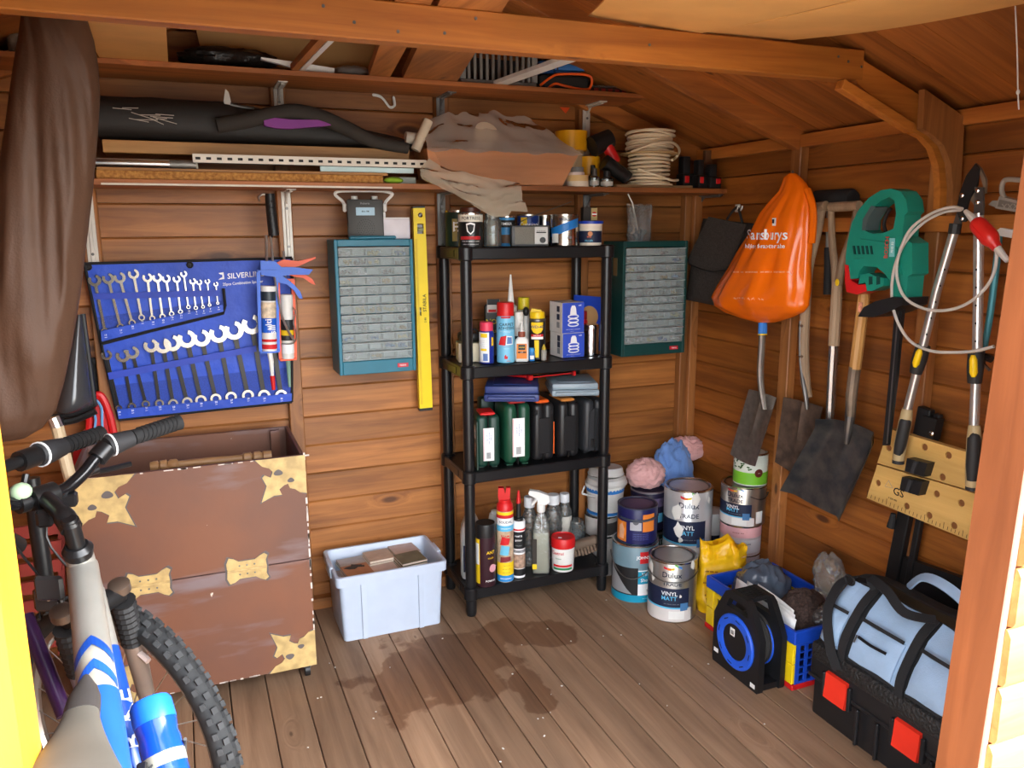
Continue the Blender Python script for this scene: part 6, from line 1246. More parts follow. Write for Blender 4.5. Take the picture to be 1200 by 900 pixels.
def spanner(hx, hy, bx, by_, wpx, Y, label, grp, dark):
    a, b_ = at(hx, hy, Y=Y), at(bx, by_, Y=Y); w_ = wpx*mpp(a)*.5; ax = (a-b_).normalized(); sd_ = V((ax.z, 0, -ax.x)); L_ = (a-b_).length
    t = empty('combination_spanner', label, 'spanner', tuple(b_), 0, grp); jaw = []
    tl = R(15)
    for k in range(15):                                         # C-shaped open end, opening tilted 15 degrees
        q = tl+R(35)+R(290)*k/14; jaw.append((w_*cos(q+PI/2), w_*sin(q+PI/2)))
    for k in range(9):
        q = tl+R(325)-R(290)*k/8; rr_ = w_*.52; jaw.append((rr_*cos(q+PI/2)*.95, rr_*sin(q+PI/2)*1.05+w_*.05))
    part('open_end', MB().prism(jaw, w_*.34, a-V((0, w_*.17, 0))+V((0, w_*.34, 0)), sd_, ax, (0, -1, 0)), SPAN, t, world=True)
    s0, s1 = a-ax*w_*.85, b_+ax*w_*.3; part('shank', MB().prism([(-w_*.30, 0), (w_*.30, 0), (w_*.24, -w_*.5), (w_*.22, -(s0-s1).length), (-w_*.22, -(s0-s1).length), (-w_*.24, -w_*.5)], w_*.22, s0+V((0, w_*.11, 0)), sd_, ax, (0, -1, 0)), SPAND if dark else SPAN, t, world=True)
    n_ = 18; part('ring_end', MB().prism([[(w_*.62*cos(2*PI*i/n_), w_*.62*sin(2*PI*i/n_)) for i in range(n_)], [(w_*.36*cos(-2*PI*i/n_), w_*.36*sin(-2*PI*i/n_)) for i in range(n_)]], w_*.42, b_-ax*w_*.2+V((0, w_*.21, 0)), sd_, ax, (0, -1, 0)), SPAN, t, world=True)
for i, (h_, b_, w_) in enumerate(zip(H1, B1, W1)):
    o = ORD[i]+(' from the left' if 0 < i < 12 else ''); spanner(90+h_[0]/4.615, 295+h_[1]/4.615, 90+b_[0]/4.615, 295+b_[1]/4.615, w_/4.615, YR-.0085, ['', 'small '][i > 8]+'chrome spanner, %s in the upper row of the blue roll' % o, 'spanners in the upper row of the blue roll', False)
    q = at(90+b_[0]/4.615+1, 295+b_[1]/4.615+5.5, Y=YR-.0202); TF(t, str([18, 17, 16, 15, 14, 13, 12, 11, 10, 9, 8, 7, 6][i]), .008, *q, INKW, ex=ex_, world=True); TF(t, 'mm', .005, *(q-V((0, 0, .008))), INKW, ex=ex_, world=True)
for i, (h_, b_, w_) in enumerate(zip(H2, B2, W2)):
    o = ORD[i]+(' from the left' if i < 11 else ''); o = 'last' if i == 11 else o
    spanner(110+h_[0]/5, 380+h_[1]/5, 110+b_[0]/5, 380+b_[1]/5-1, w_/5, YR-.0075, ('large ' if i > 2 else '')+'chrome spanner, %s in the lower row of the blue roll' % o, 'spanners in the lower row of the blue roll', True)
    q = at(110+b_[0]/5+1, 380+b_[1]/5+5, Y=YR-.0185); TF(t, str([19, 20, 21, 22, 23, 24, 25, 26, 27, 28, 30, 32][i]), .009, *q, INKW, ex=ex_, world=True); TF(t, 'mm', .005, *(q-V((0, 0, .009))), INKW, ex=ex_, world=True)
# ---- caulking guns and a hooked tool in front of the roll
YG = 2.842
def gun(label, c, x0, x1, ys, ye, Y, cart, handle, lever, nose=True):
    t = empty('caulking_gun', label, 'caulking gun', baseY([((x0+x1)/2, ye+30 if nose else ye)], Y)); cx_ = (x0+x1)/2; r_ = (x1-x0)/2*mpp(at(cx_, ys, Y=Y))
    top, bot = at(cx_, ys, Y=Y), at(cx_+2, ye, Y=Y)
    part('cradle', MB().bar(top+V((-r_, 0, .05)), bot+V((-r_, 0, 0)), .006, .012), c, t, world=True); part('cradle', MB().bar(top+V((r_, 0, .05)), bot+V((r_, 0, 0)), .006, .012), c, t, world=True); part('end_plate', MB().bar(bot+V((-r_-.003, 0, 0)), bot+V((r_+.003, 0, 0)), .03, .006), c, t, world=True); part('rear_plate', MB().bar(top+V((-r_-.003, 0, .05)), top+V((r_+.003, 0, .05)), .03, .008), c, t, world=True)
    part('cartridge', MB().tube([bot+V((0, 0, .004)), top], r_*.86, 18), cart, t, world=True)
    part('handle', flatY(handle, Y-.006, .014), c, t, world=True); part('lever', flatY(lever, Y-.003, .010), c, t, world=True)
    return t, top, bot, r_
GB = mat('gun_blue', (36, 96, 205), .4); GO = mat('gun_orange', (236, 84, 30), .4)
t, top, bot, r_ = gun('orange caulking gun holding a white and black tube, right of the blue one', GO, 327, 344, 345, 421, 2.885, mat('tube_white', (222, 220, 214), .45), [(324, 308), (332, 304), (350, 306), (370, 301), (370, 303), (350, 312), (336, 316), (324, 316)], [(333, 314), (345, 319), (358, 322), (366, 327), (370, 334), (366, 333), (356, 326), (344, 324), (334, 321)])
ctr = lambda f: bot*(1-f)+top*f
def cband(t, f0, f1, m_, e=1.02): part('label', MB().tube([ctr(f0), ctr(f1)], r_*.86*e, 18, cap=False), m_, t, world=True)
cband(t, .30, .62, mat('label_charcoal', (44, 44, 46), .5)); cband(t, .38, .46, INKY, 1.04); cband(t, .10, .26, INKW, 1.03)
part('plunger_rod', MB().tube([top+V((0, 0, .05)), top+V((0, 0, .15))], .004, 8), STEEL, t, world=True); part('wire_loop', MB().tube(smooth(pxY([(343, 360), (346, 366), (344, 378), (347, 392), (344, 402), (330, 403)], 2.86), 4), .0022, 6), STEEL, t, world=True)
part('nozzle', MB().tube([bot, bot-V((0, 0, .10))], [.009, .005], 10), mat('nozzle_iridescent', (150, 190, 170), .25, .4), t, world=True)
t, top, bot, r_ = gun('blue caulking gun holding a tube with white nozzle and red tip', GB, 304, 324, 335, 412, YG, mat('tube_label', (230, 228, 224), .4), [(305, 306), (322, 306), (330, 313), (345, 313), (367, 316), (362, 322), (340, 322), (324, 325), (306, 322)], [(326, 322), (334, 325), (345, 334), (352, 342), (355, 350), (351, 350), (345, 341), (336, 333), (326, 331)])
cband(t, .30, .52, GB); cband(t, .52, .76, mat('label_photo', (206, 186, 160), .5, var=.4, vscale=40)); cband(t, .78, .92, mat('label_midnight', (40, 50, 60), .4)); cband(t, .05, .12, INKR); cband(t, .16, .20, INKR)
for k, (f, s_) in enumerate(((.43, 'ill'), (.35, 'sil'))):
    q = ctr(f)+V((0, -r_*.93, 0)); part('lettering', text('ulti'[:4] if k == 0 else 'sili', .030, lambda a_, b__: q+V((-b__+(.008 if k else -.004), -.0005, a_))), INKW, t, world=True)
part('nozzle', MB().tube([bot, bot-V((-.003, 0, .035)), bot-V((-.004, 0, .085))], [.009, .0085, .006], 12), WHITE, t, world=True); part('nozzle_tip', MB().tube([bot-V((-.004, 0, .085)), bot-V((-.005, 0, .135))], [.009, .006], 12), RED, t, 'red tip', world=True); part('plunger_rod', MB().tube([top+V((0, 0, .05)), top+V((.004, 0, .17))], .0045, 8), STEEL, t, world=True)
t = empty('pull_saw', 'thin steel rod tool with a black ribbed grip and hooked end, above the blue gun', 'hand tool', baseY([(320, 345)], 2.85))
ptube(t, 'rod', [(317, 275), (320, 310), (324, 340), (332, 375), (345, 400)], 2.84, .004, STEEL, 8); ptube(t, 'grip', [(316, 227), (318, 250), (321, 276)], 2.845, [.016, .017, .018], BLACK, 12); ptube(t, 'hook', [(314, 229), (308, 227.5), (303, 231), (304, 236)], 2.845, .0035, STEEL, 8)
for k in range(6): q = at(316.5+.8*k, 236+7*k, Y=2.845); part('grip_rib', MB().tube([q-V((.003, 0, .004)), q+V((.003, 0, -.008))], .0182, 12), BLACK, t, world=True)
# ---- drawer cabinets
DRW = clear('drawer_clear', (216, 224, 224), .20, .12, .3); DIV = mat('drawer_divider', (176, 182, 182), .5)
def cabinet(label, front, base, red, seed, Yf, Yb=2.94, trim=None, dull=1.0):
    (x0, y0), (x1, y1), yb0, ydr = front     # top-left and bottom-right picture corners of the front face, drawer area
    a, c = at(x0, y0, Y=Yf), at(x1, y1, Y=Yf); W_, H_ = c.x-a.x, a.z-c.z; cx_ = (a.x+c.x)/2
    t = empty('drawer_cabinet', label, 'cabinet', (cx_, (Yf+Yb)/2, c.z)); D_ = Yb-Yf; rnd = random.Random(seed)
    b = MB(); hw_ = W_/2; fr = .012
    for sx in (-1, 1): b.box((sx*(hw_-.006), 0, H_/2), (.012, D_, H_), .002)
    b.box((0, 0, H_-.012), (W_-.024, D_, .024), .002); b.box((0, 0, .024), (W_-.024, D_, .048), .002); b.box((0, D_/2-.004, H_/2), (W_-.024, .008, H_-.07), 0)
    part('case', b, base, t)
    n_ = 12; z0_, z1_ = .048, H_-.026; ph = (z1_-z0_)/n_; yf = -D_/2
    cell = (W_-.03)/5
    tones = [(196, 180, 120), (150, 150, 148), (220, 220, 216), (120, 112, 104), (180, 150, 90), (205, 205, 210), (70, 120, 170), (90, 84, 78)]
    for k in range(n_):
        zc_ = z0_+ph*k; dr_ = empty('drawer'); dr_.parent = t; WM[dr_.name] = WM[t.name]
        part('drawer_front', MB().box((0, yf+.002, zc_+ph*.5), (W_-.027, .0025, ph-.003), .0006), DRW, dr_)
        part('pull_lip', MB().box((0, yf-.004, zc_+ph-.003), (W_-.027, .010, .003), .0008), DIV, dr_)
        part('tray', MB().box((0, .0, zc_+.002), (W_-.028, D_-.02, .002)), mat('tray_grey', (176, 182, 182), .5), dr_)
        b = MB()
        for q in range(1, 5): b.box((-hw_+.015+cell*q, -.01, zc_+ph*.42), (.0025, D_-.045, ph*.72))
        b.box((0, yf+.055, zc_+ph*.42), (W_-.03, .0025, ph*.72)); part('divider', b, DIV, dr_)
        for q in range(5):
            if rnd.random() < .42: continue
            m_ = mat('bits_%d' % rnd.randrange(8), ()) if False else None; ci = rnd.randrange(8); m_ = mat('bits_%d' % ci, tones[ci], .45, .4 if ci in (1, 3, 5) else 0, var=.5, vscale=260)
            b = MB(); xq = -hw_+.015+cell*(q+.5); fill = rnd.uniform(.2, .62)
            for _ in range(10):
                b.box((xq+rnd.uniform(-.36, .36)*cell, yf+.012+rnd.uniform(0, .034), zc_+.006+ph*fill*rnd.uniform(.1, .8)), (rnd.uniform(.004, .014), rnd.uniform(.004, .012), rnd.uniform(.003, .008)), 0, MX.Rotation(rnd.uniform(0, 3), 3, V((rnd.random(), rnd.random(), rnd.random()+.1)).normalized()))
            part('contents', b, m_, dr_, kind='stuff')
    plate(t, 'maker_badge', W_*.32, yf-.0004, .024, .040, .015, mat('badge_red', (190, 30, 50), .4), .002); TF(t, 'raaco', .011, W_*.32, yf-.0034, .024, INKW)
    return t, W_, H_, D_, V((cx_, (Yf+Yb)/2, c.z))
TEAL = mat('cabinet_teal', (28, 108, 130), .45); GRN = mat('cabinet_green', (14, 62, 60), .45)
t, W_, H_, D_, o1 = cabinet('teal twelve drawer parts cabinet under the radio, left of the yellow level', ((391, 281), (488, 434), 0, 0), TEAL, True, 5, 2.80)
topz1 = o1.z+H_
part('top_handle', MB().box((0, -D_/2+.02, H_+.006), (W_*.6, .02, .012), .004), TEAL, t)
t, W_, H_, D_, o2 = cabinet('dark green twelve drawer parts cabinet right of the shelf unit', ((731, 283), (802, 413), 0, 0), GRN, True, 9, 2.775)
topz2 = o2.z+H_
part('side_sticker', MB().box((-W_/2-.0006, -.02, H_*.78), (.001, .03, .07)), mat('sticker_kraft', (120, 100, 66), .6), t)
# radio
c = at(428.5, 279, Y=2.87); t = empty('radio', 'dark grey radio with white carrying handle on the teal cabinet', 'radio', (c.x, 2.865, topz1), R(-10)); mp = mpp(c); w_, h_ = 41*mp, at(428, 234, Y=2.865).z-topz1
part('body', MB().box((0, 0, h_/2), (w_, .075, h_), .006, seg=2), mat('radio_charcoal', (66, 66, 64), .5), t); part('display', MB().box((0, -.0385, h_*.70), (w_*.52, .003, h_*.20), .001), mat('lcd', (150, 186, 206), .3), t); TF(t, '88.6 FM', .008, 0, -.0404, h_*.70, INKK); TF(t, 'Roberts', .010, 0, -.0385, h_*.9, GREYP)
for i in range(5):
    for k in range(max(1, 6*i)): part('speaker_hole', MB().cyl((.0075*i*cos(k*PI/3/max(1, i)), -.0374, h_*.28+.0075*i*sin(k*PI/3/max(1, i))), (.0075*i*cos(k*PI/3/max(1, i)), -.0382, h_*.28+.0075*i*sin(k*PI/3/max(1, i))), .0016, n=6), INKK, t)
for s_ in (-1, 1):
    part('knob', MB().cyl((s_*w_*.28, 0, h_-.001), (s_*w_*.28, 0, h_+.012), .012, .011), WHITE, t); part('handle_pivot', MB().box((s_*(w_/2+.007), 0, h_*.80), (.014, .028, .030), .004), WHITE, t)
part('carry_handle', MB().tube(smooth([(-w_*.56, 0, h_*.8), (-w_*.60, 0, h_*.95), (-w_*.80, 0, h_*1.12), (-w_*.72, 0, h_*1.20), (-w_*.4, 0, h_*1.22), (w_*.4, 0, h_*1.22), (w_*.72, 0, h_*1.18), (w_*.78, 0, h_*1.12), (w_*.60, 0, h_*.95), (w_*.56, 0, h_*.8)], 4), .0055, 8), WHITE, t)
c = at(463.5, 279, Y=2.86); t = empty('white_box', 'small plain white box beside the radio on the teal cabinet', 'box', (c.x, 2.865, topz1), R(-4)); h_ = at(463, 256, Y=2.83).z-topz1; part('carton', MB().box((0, 0, h_/2), (.098, .07, h_), .003), mat('carton_lilac_white', (214, 208, 214), .5), t); part('lid_edge', MB().box((0, 0, h_+.0015), (.096, .068, .004), .001), WHITE, t); part('plug', MB().box((-.042, -.0, h_+.012), (.018, .02, .022), .003), WHITE, t)
# level
YLv = 2.925; t = empty('spirit_level', 'long yellow spirit level hanging upright beside the teal cabinet', 'level', baseY([(499, 479)], YLv))
b = flatY([(484, 243), (498, 242.5), (507, 478), (492, 480)], YLv-.012, .024, holes=[[(489, 262), (496.5, 262), (496.5, 274), (489, 274)], [(489.5, 360), (493.5, 360), (494, 370), (490, 370)]]); part('body', b, mat('level_yellow', (246, 214, 24), .35, var=.03), t, world=True)
part('web_groove', flatY([(486.5, 280), (489, 280), (495.5, 474), (493, 474)], YLv-.0128, .002), mat('level_yellow_side', (226, 190, 20), .4), t, world=True); part('end_cap', flatY([(491.5, 479), (507, 477.5), (507, 480.5), (492, 482)], YLv-.013, .026), BLACK, t, world=True); part('end_cap', flatY([(484, 242), (498, 241), (498, 243.5), (484, 244)], YLv-.013, .026), BLACK, t, world=True)
for x, y in ((492.5, 269), (491.5, 365)): q = at(x, y, Y=YLv); part('vial', MB().cyl(q-V((.011, .004, 0)), q+V((.011, -.004, 0)), .007), clear('vial_glass', (226, 230, 190), .4, .4, .05), t, world=True); part('vial_frame', MB().box(q+V((0, .006, 0)), (.03, .006, .036)), DSTEEL, t, world=True)
q = at(492.5, 252, Y=YLv-.013); part('hang_hole', MB().tube([q+V((.007*cos(s_), 0, .007*sin(s_))) for s_ in [2*PI*i/14 for i in range(14)]], .0022, 6, True), CHROME, t, world=True); part('hang_hole_core', MB().blob(q, (.006, .002, .006), 10, 6), DSTEEL, t, world=True)
for s, x, y, sz in (('STABILA', 497.5, 355, .018), ('S 80', 498.5, 375, .011)): pp = at(x, y, Y=YLv-.0131); part('lettering', text(s, sz, lambda a_, b__: pp+V((-b__, 0, a_))), INKK, t, world=True)
# bag of fittings on the green cabinet
c = at(750, 279, Y=2.84); t = empty('parts_bag', 'clear plastic bag of grey fittings on the green cabinet, screwdriver sticking out', 'bag', (c.x, 2.85, topz2)); h_ = at(750, 240, Y=2.84).z-topz2; w_ = 33*mpp(c)
part('bag', MB().grid(lambda u, v: (w_*.5*(.86+.14*v)*cos(2*PI*u)*(1+.05*sin(9*v)), .028*(1-v)**.7*sin(2*PI*u)+.004*sin(7*u*6.28), h_*v+.006*sin(5*u*6.28)*v), 28, 12, True), clear('bag_thin', (200, 196, 190), .22, .35, .15, .7, 60), t, ang=80)
for k in range(4): part('fitting', MB().box((-.018+.013*k, -.004+.006*(k % 2), .016+.016*(k % 2)), (.014, .02, .03+.016*(k % 3)), .003, MX.Rotation(.4*k-.5, 3, 'Y')), mat('fitting_blue_grey', (96, 120, 132), .4, .3), t)
part('screwdriver', MB().tube([(-.004, -.004, .03), (-.036, -.004, h_*1.05), (-.062, 0, h_*1.38)], [.005, .0035, .0035], 8), mat('shaft_pale', (190, 180, 170), .3, .7), t)
# ================================================================ CHEST, CRATE, SLEDGE, COVER
CHY, CHB = 2.44, 2.84
a, c = at(357, 533, Y=CHY), at(371, 778, Y=CHY); cl = at(80, 569, Y=CHY); X0_, X1_, Z0_, Z1_ = cl.x, (a.x+c.x)/2, c.z, a.z
WCH = mat('chest_paint', (120, 76, 54), .5, c2=(104, 70, 56), vscale=3.5, bump=.08, bscale=20); GLD = mat('gold_paint', (186, 158, 104), .5, var=.22, vscale=28); OUT = mat('outline_grey', (92, 84, 82), .6)
def chestmat():
    m = WCH; t_ = m.node_tree; b = t_.nodes['Principled BSDF']; N = t_.nodes.new; L = t_.links.new
    src = b.inputs['Base Color'].links[0].from_socket; tc = N('ShaderNodeTexCoord'); sc = N('ShaderNodeMapping'); sc.inputs['Scale'].default_value = (2.2, 2.2, 11); sc.inputs['Rotation'].default_value = (0, R(8), 0); L(tc.outputs['Object'], sc.inputs[0])
    n_ = N('ShaderNodeTexNoise'); n_.inputs['Scale'].default_value = 1.3; n_.inputs['Detail'].default_value = 4; L(sc.outputs[0], n_.inputs['Vector']); r_ = N('ShaderNodeMapRange'); r_.inputs[1].default_value = .54; r_.inputs[2].default_value = .70; L(n_.outputs[0], r_.inputs[0])
    n2 = N('ShaderNodeTexNoise'); n2.inputs['Scale'].default_value = 26; n2.inputs['Detail'].default_value = 6; L(tc.outputs['Object'], n2.inputs['Vector']); r2 = N('ShaderNodeMapRange'); r2.inputs[1].default_value = .725; r2.inputs[2].default_value = .74; L(n2.outputs[0], r2.inputs[0])
    m1 = N('ShaderNodeMix'); m1.data_type = 'RGBA'; L(r_.outputs[0], m1.inputs[0]); L(src, m1.inputs[6]); m1.inputs[7].default_value = lin((122, 104, 104)); m2 = N('ShaderNodeMix'); m2.data_type = 'RGBA'; L(r2.outputs[0], m2.inputs[0]); L(m1.outputs[2], m2.inputs[6]); m2.inputs[7].default_value = lin((214, 196, 180)); L(m2.outputs[2], b.inputs['Base Color'])
chestmat()
t = empty('treasure_chest', 'open topped brown painted chest on castors with gold corner ornaments and hinges', 'chest', ((X0_+X1_)/2, (CHY+CHB)/2, 0)); xm = (X0_+X1_)/2; wc = X1_-X0_; hm = at(362, 655, Y=CHY).z
part('upper_panel', MB().box((xm, CHY+.006, (hm+.0015+Z1_)/2), (wc, .012, Z1_-hm-.0015), .0015), WCH, t, world=True); part('lower_panel', MB().box((xm, CHY+.006, (Z0_+hm-.0015)/2), (wc, .012, hm-.0015-Z0_), .0015), WCH, t, world=True)
for x in (X0_+.006, X1_-.006): part('side_panel', MB().box((x, (CHY+CHB)/2+.006, (Z0_+Z1_)/2), (.012, CHB-CHY-.014, Z1_-Z0_), .0015), WCH, t, world=True)
part('back_panel', MB().box((xm, CHB, (Z0_+Z1_)/2), (wc, .012, Z1_-Z0_), .0015), WCH, t, world=True); part('bottom_panel', MB().box((xm, (CHY+CHB)/2, Z0_+.008), (wc-.03, CHB-CHY-.02, .012)), WCH, t, world=True); part('inner_post', MB().box((X1_-.05, CHB-.02, (Z0_+Z1_)/2), (.03, .02, Z1_-Z0_-.01)), WCH, t, world=True)
rnd = random.Random(11)
for (xa, xb, z_) in ((X0_, X1_, Z1_), (X0_, X1_, Z0_)):
    for _ in range(26): x = rnd.uniform(xa, xb); part('chipped_edge', MB().box((x, CHY-.0004, z_+(-.002 if z_ == Z1_ else .002)), (rnd.uniform(.006, .03), .0012, rnd.uniform(.002, .005))), mat('chip_pale', (206, 194, 184), .7), t, world=True)
for _ in range(30): z_ = rnd.uniform(Z0_, Z1_); part('chipped_edge', MB().box((X1_-.002, CHY-.0004, z_), (rnd.uniform(.003, .006), .0012, rnd.uniform(.006, .03))), mat('chip_pale', ()), t, world=True)
orn = [(0, 0), (.147, 0), (.128, .022), (.108, .030), (.098, .042), (.105, .060), (.122, .050), (.130, .058), (.118, .085), (.136, .135), (.098, .118), (.075, .118), (.082, .100), (.066, .088), (.055, .085), (.05, .10), (.035, .105), (.02, .118), (0, .122)]
for (x, z, sx, sz, k) in ((X1_, Z1_, -1, -1, 1), (X0_, Z1_, 1, -1, 1.15), (X1_, Z0_, -1, 1, 1), (X0_, Z0_, 1, 1, 1)):
    cu = sum(p[0] for p in orn)/len(orn); cv = sum(p[1] for p in orn)/len(orn)
    for nm, g, y, m_ in (('ornament_outline', 1.10, .0008, OUT), ('corner_ornament', 1.0, .003, GLD)):
        pts = [(max(0, cu+(p[0]-cu)*g), max(0, cv+(p[1]-cv)*g)) for p in orn]; pts = [(p[0]*sx*k, p[1]*sz*k) for p in pts]
        if sx*sz < 0: pts = pts[::-1]
        part(nm, MB().prism(pts, y, (x, CHY-.0002, z), (1, 0, 0), (0, 0, 1), (0, -1, 0)), m_, t, world=True)
    for u_, v_, w_ in ((.082, .046, .013), (.046, .074, .010)):
        part('ornament_cutout', MB().prism([(x+sx*k*(u_+w_*cos(q)*(1+.35*sin(q))), z+sz*k*(v_+w_*.75*sin(q))) for q in [2*PI*i/14*(1 if sx*sz > 0 else -1) for i in range(14)]], .0036, (0, CHY-.0002, 0), (1, 0, 0), (0, 0, 1), (0, -1, 0)), OUT, t, world=True)
hg = [(-.058, .0), (-.060, .022), (-.052, .040), (-.038, .036), (-.024, .026), (.024, .026), (.038, .036), (.052, .042), (.062, .034), (.056, .020), (.058, 0)]
for px_ in (290, 175):
    q = at(px_, 670 if px_ == 290 else 692, Y=CHY); 
    for sg in (1, -1):
        pts = [(p[0], p[1]*sg) for p in hg]; pts = pts if sg < 0 else pts[::-1]
        part('hinge_outline', MB().prism([(p[0]*1.1, p[1]*1.18) for p in pts], .0012, (q.x, CHY-.0002, hm), (1, 0, 0), (0, 0, 1), (0, -1, 0)), OUT, t, world=True); part('hinge_leaf', MB().prism(pts, .0035, (q.x, CHY-.0004, hm+.002*sg), (1, 0, 0), (0, 0, 1), (0, -1, 0)), GLD, t, world=True)
        for k in (-1, 0, 1): part('screw', MB().blob((q.x+k*.022, CHY-.004, hm+.014*sg), (.003, .0012, .003), 8, 5), DSTEEL, t, world=True)
    part('hinge_pin', MB().cyl((q.x-.058, CHY-.004, hm), (q.x+.058, CHY-.004, hm), .004, n=10), GLD, t, world=True)
for x in (X0_+.04, X1_-.025):
    for y in (CHY+.05, CHB-.05): part('castor', MB().cyl((x-.008, y, .0225), (x+.008, y, .0225), .022), BLACK, t, world=True); part('castor_fork', MB().box((x, y, .045), (.026, .03, .03), .004), DSTEEL, t, world=True)
t = empty('baluster', 'turned wooden spindle lying across the open chest', 'spindle', tuple(at(247, 545, Y=2.56))); p0, p1 = at(176, 547, Y=2.56), at(318, 533.5, Y=2.56)
prf = [(0, .012), (.03, .0145), (.06, .0145), (.07, .010), (.08, .0150), (.13, .0155), (.14, .010), (.16, .015), (.21, .015), (.225, .009), (.30, .010), (.5, .011), (.68, .0095), (.75, .010), (.765, .015), (.82, .015), (.835, .010), (.85, .015), (.90, .015), (.92, .010), (.93, .014), (1, .014)]
part('turned_bar', MB().tube([p0*(1-f)+p1*f for f, _ in prf], [r_*1.15 for _, r_ in prf], 14), wood('turned_wood', (190, 150, 104), (140, 100, 62), 0, .5), t, world=True, ang=40)
# translucent crate of tiles
KX0, KX1, KY0, KY1, KH = .437, .799, 2.655, 2.90, .252
CRT = mat('crate_translucent', (196, 208, 226), .3, var=.03, trans=.12); t = empty('storage_crate', 'pale translucent plastic crate of tiles on the floor left of the shelf unit', 'crate', ((KX0+KX1)/2, (KY0+KY1)/2, 0))
kx, ky = (KX0+KX1)/2, (KY0+KY1)/2
def rrect(w_, d_, r_, n_=4):
    out = []
    for (sx, sy, a0) in ((1, 1, 0), (-1, 1, 90), (-1, -1, 180), (1, -1, 270)):
        for i in range(n_+1): q = R(a0+90*i/n_); out.append((sx*(w_/2-r_)+r_*cos(q), sy*(d_/2-r_)+r_*sin(q)))
    return out
def kr(k, z, dw=0): return [V((kx+x, ky+y, z)) for x, y in rrect((KX1-KX0)*k+dw, (KY1-KY0)*k+dw, .018)]
part('shell', MB().ring([kr(1.0, 0), kr(1.0, .003), kr(1.055, KH*.86), kr(1.06, KH*.86, .024), kr(1.06, KH*.985, .026), kr(1.06, KH, .02), kr(1.06, KH, .002), kr(1.055, KH*.97, -.004), kr(1.0, .008, -.006)]), CRT, t, world=True, ang=40)
for x in (KX0+.075, KX0+.285): part('shell_rib', MB().prism([(-.008, 0), (.008, 0), (.010, KH*.86), (-.010, KH*.86)], .008, (x, KY0-.0005, .002), (1, 0, 0), (0, -.030, 1), (0, -1, 0)), CRT, t, world=True)
for sx in (-1, 1): part('rim_grip', MB().box((kx+sx*((KX1-KX0)*.53+.010), ky, KH*.93), (.016, .09, KH*.17), .005, seg=2), CRT, t, world=True)
TCOL = dict(tan=[(196, 172, 150), (178, 152, 130)], pink=[(200, 174, 160), (186, 160, 146)], rust=[(170, 112, 76), (150, 94, 62)], grey=[(176, 168, 158), (160, 150, 140)], green=[(108, 106, 86), (88, 88, 72)])
Tm = {k: mat('tile_'+k, v[0], .4, c2=v[1], vscale=22) for k, v in TCOL.items()}; TB = mat('tile_body', (222, 206, 186), .7)
def tile_stack(cx_, cy_, ztop, n_, kind, rz, name):
    for k in range(n_):
        z_ = ztop-.009*(k+1); t = empty('tile', '%s ceramic tile, %s' % (name, 'topmost of its stack in the crate' if k == 0 else ('second' if k == 1 else 'third' if k == 2 else 'fourth')+' down in its stack'), 'tile', (cx_+random.uniform(-.002, .002), cy_+random.uniform(-.002, .002), z_), rz+random.uniform(-.02, .02), 'tiles in the translucent crate')
        part('tile_body', MB().box((0, 0, .0034), (.098, .098, .0066), .0008), TB, t); part('glaze', MB().box((0, 0, .0078), (.0984, .0984, .0018), .0006), Tm[kind], t)
        if k == 0 and kind == 'rust': part('mortar_smear', MB().blob((.005, .03, .009), (.034, .018, .0012), 14, 6, lambda u: 1+.4*sin(5*u.x+3*u.y)), mat('mortar_dark', (60, 54, 50), .9), t)
zt_ = .238
tile_stack(kx-.112, ky-.052, zt_, 4, 'rust', .1, 'rust brown'); tile_stack(kx-.012, ky-.060, zt_-.012, 3, 'pink', .1, 'pale pink front'); tile_stack(kx+.092, ky-.030, zt_+.004, 4, 'green', .12, 'dark olive'); tile_stack(kx-.108, ky+.055, zt_-.016, 2, 'grey', .1, 'light grey'); tile_stack(kx-.010, ky+.052, zt_-.002, 3, 'tan', .1, 'sandy rear'); tile_stack(kx+.098, ky+.078, zt_-.004, 3, 'pink', .1, 'pale pink rear')
thing('tile_bed', MB().box((kx-.02, ky, .093), (.30, .21, .165)), mat('tile_carton', (190, 170, 156), .7), 'pinkish carton under the tiles in the translucent crate', 'box')
# sledge, pole, tub lid behind the chest
YS = 2.875; t = empty('sledge', 'red plastic sledge with blue rope standing upright behind the chest', 'sledge', baseY([(115, 580)], YS))
part('hull', flatY([(86, 530), (92, 512), (104, 500), (108, 470), (113, 463), (120, 466), (128, 485), (135, 515), (142, 545), (145, 590), (84, 595)], YS, .05), RED, t, world=True); part('hull_lip', MB().tube(smooth(pxY([(104, 510), (107, 475), (113, 463), (120, 466), (128, 485), (135, 515), (143, 550), (145, 588)], YS), 4), .012, 8), RED, t, world=True); part('inner_face', flatY([(112, 478), (117, 474), (124, 490), (131, 520), (137, 550), (139, 585), (120, 585)], YS-.014, .014), mat('red_worn', (186, 30, 34), .45, var=.12), t, world=True)
part('rope', MB().tube(smooth(pxY([(107, 476), (112, 490), (111, 505), (113, 525), (117, 540), (122, 558)], YS-.02), 4), .0042, 6), mat('rope_blue', (110, 160, 205), .8), t, 'pale blue rope', world=True); part('rope', MB().tube(smooth(pxY([(112, 468), (119, 478), (120, 500), (124, 520), (128, 540), (126, 560)], YS-.02), 4), .0042, 6), mat('rope_blue', ()), t, 'pale blue rope', world=True)
t = empty('wooden_pole', 'pale wooden pole with aluminium tip leaning behind the bicycle bars', 'pole', baseY([(88, 590)], 2.50)); ptube(t, 'shaft', [(67, 500), (90, 590)], 2.50, .017, wood('pole_wood', (212, 190, 156), (176, 148, 110), 2), sm=False); ptube(t, 'tip', [(62, 489), (67, 501)], 2.50, .016, ALU, sm=False)
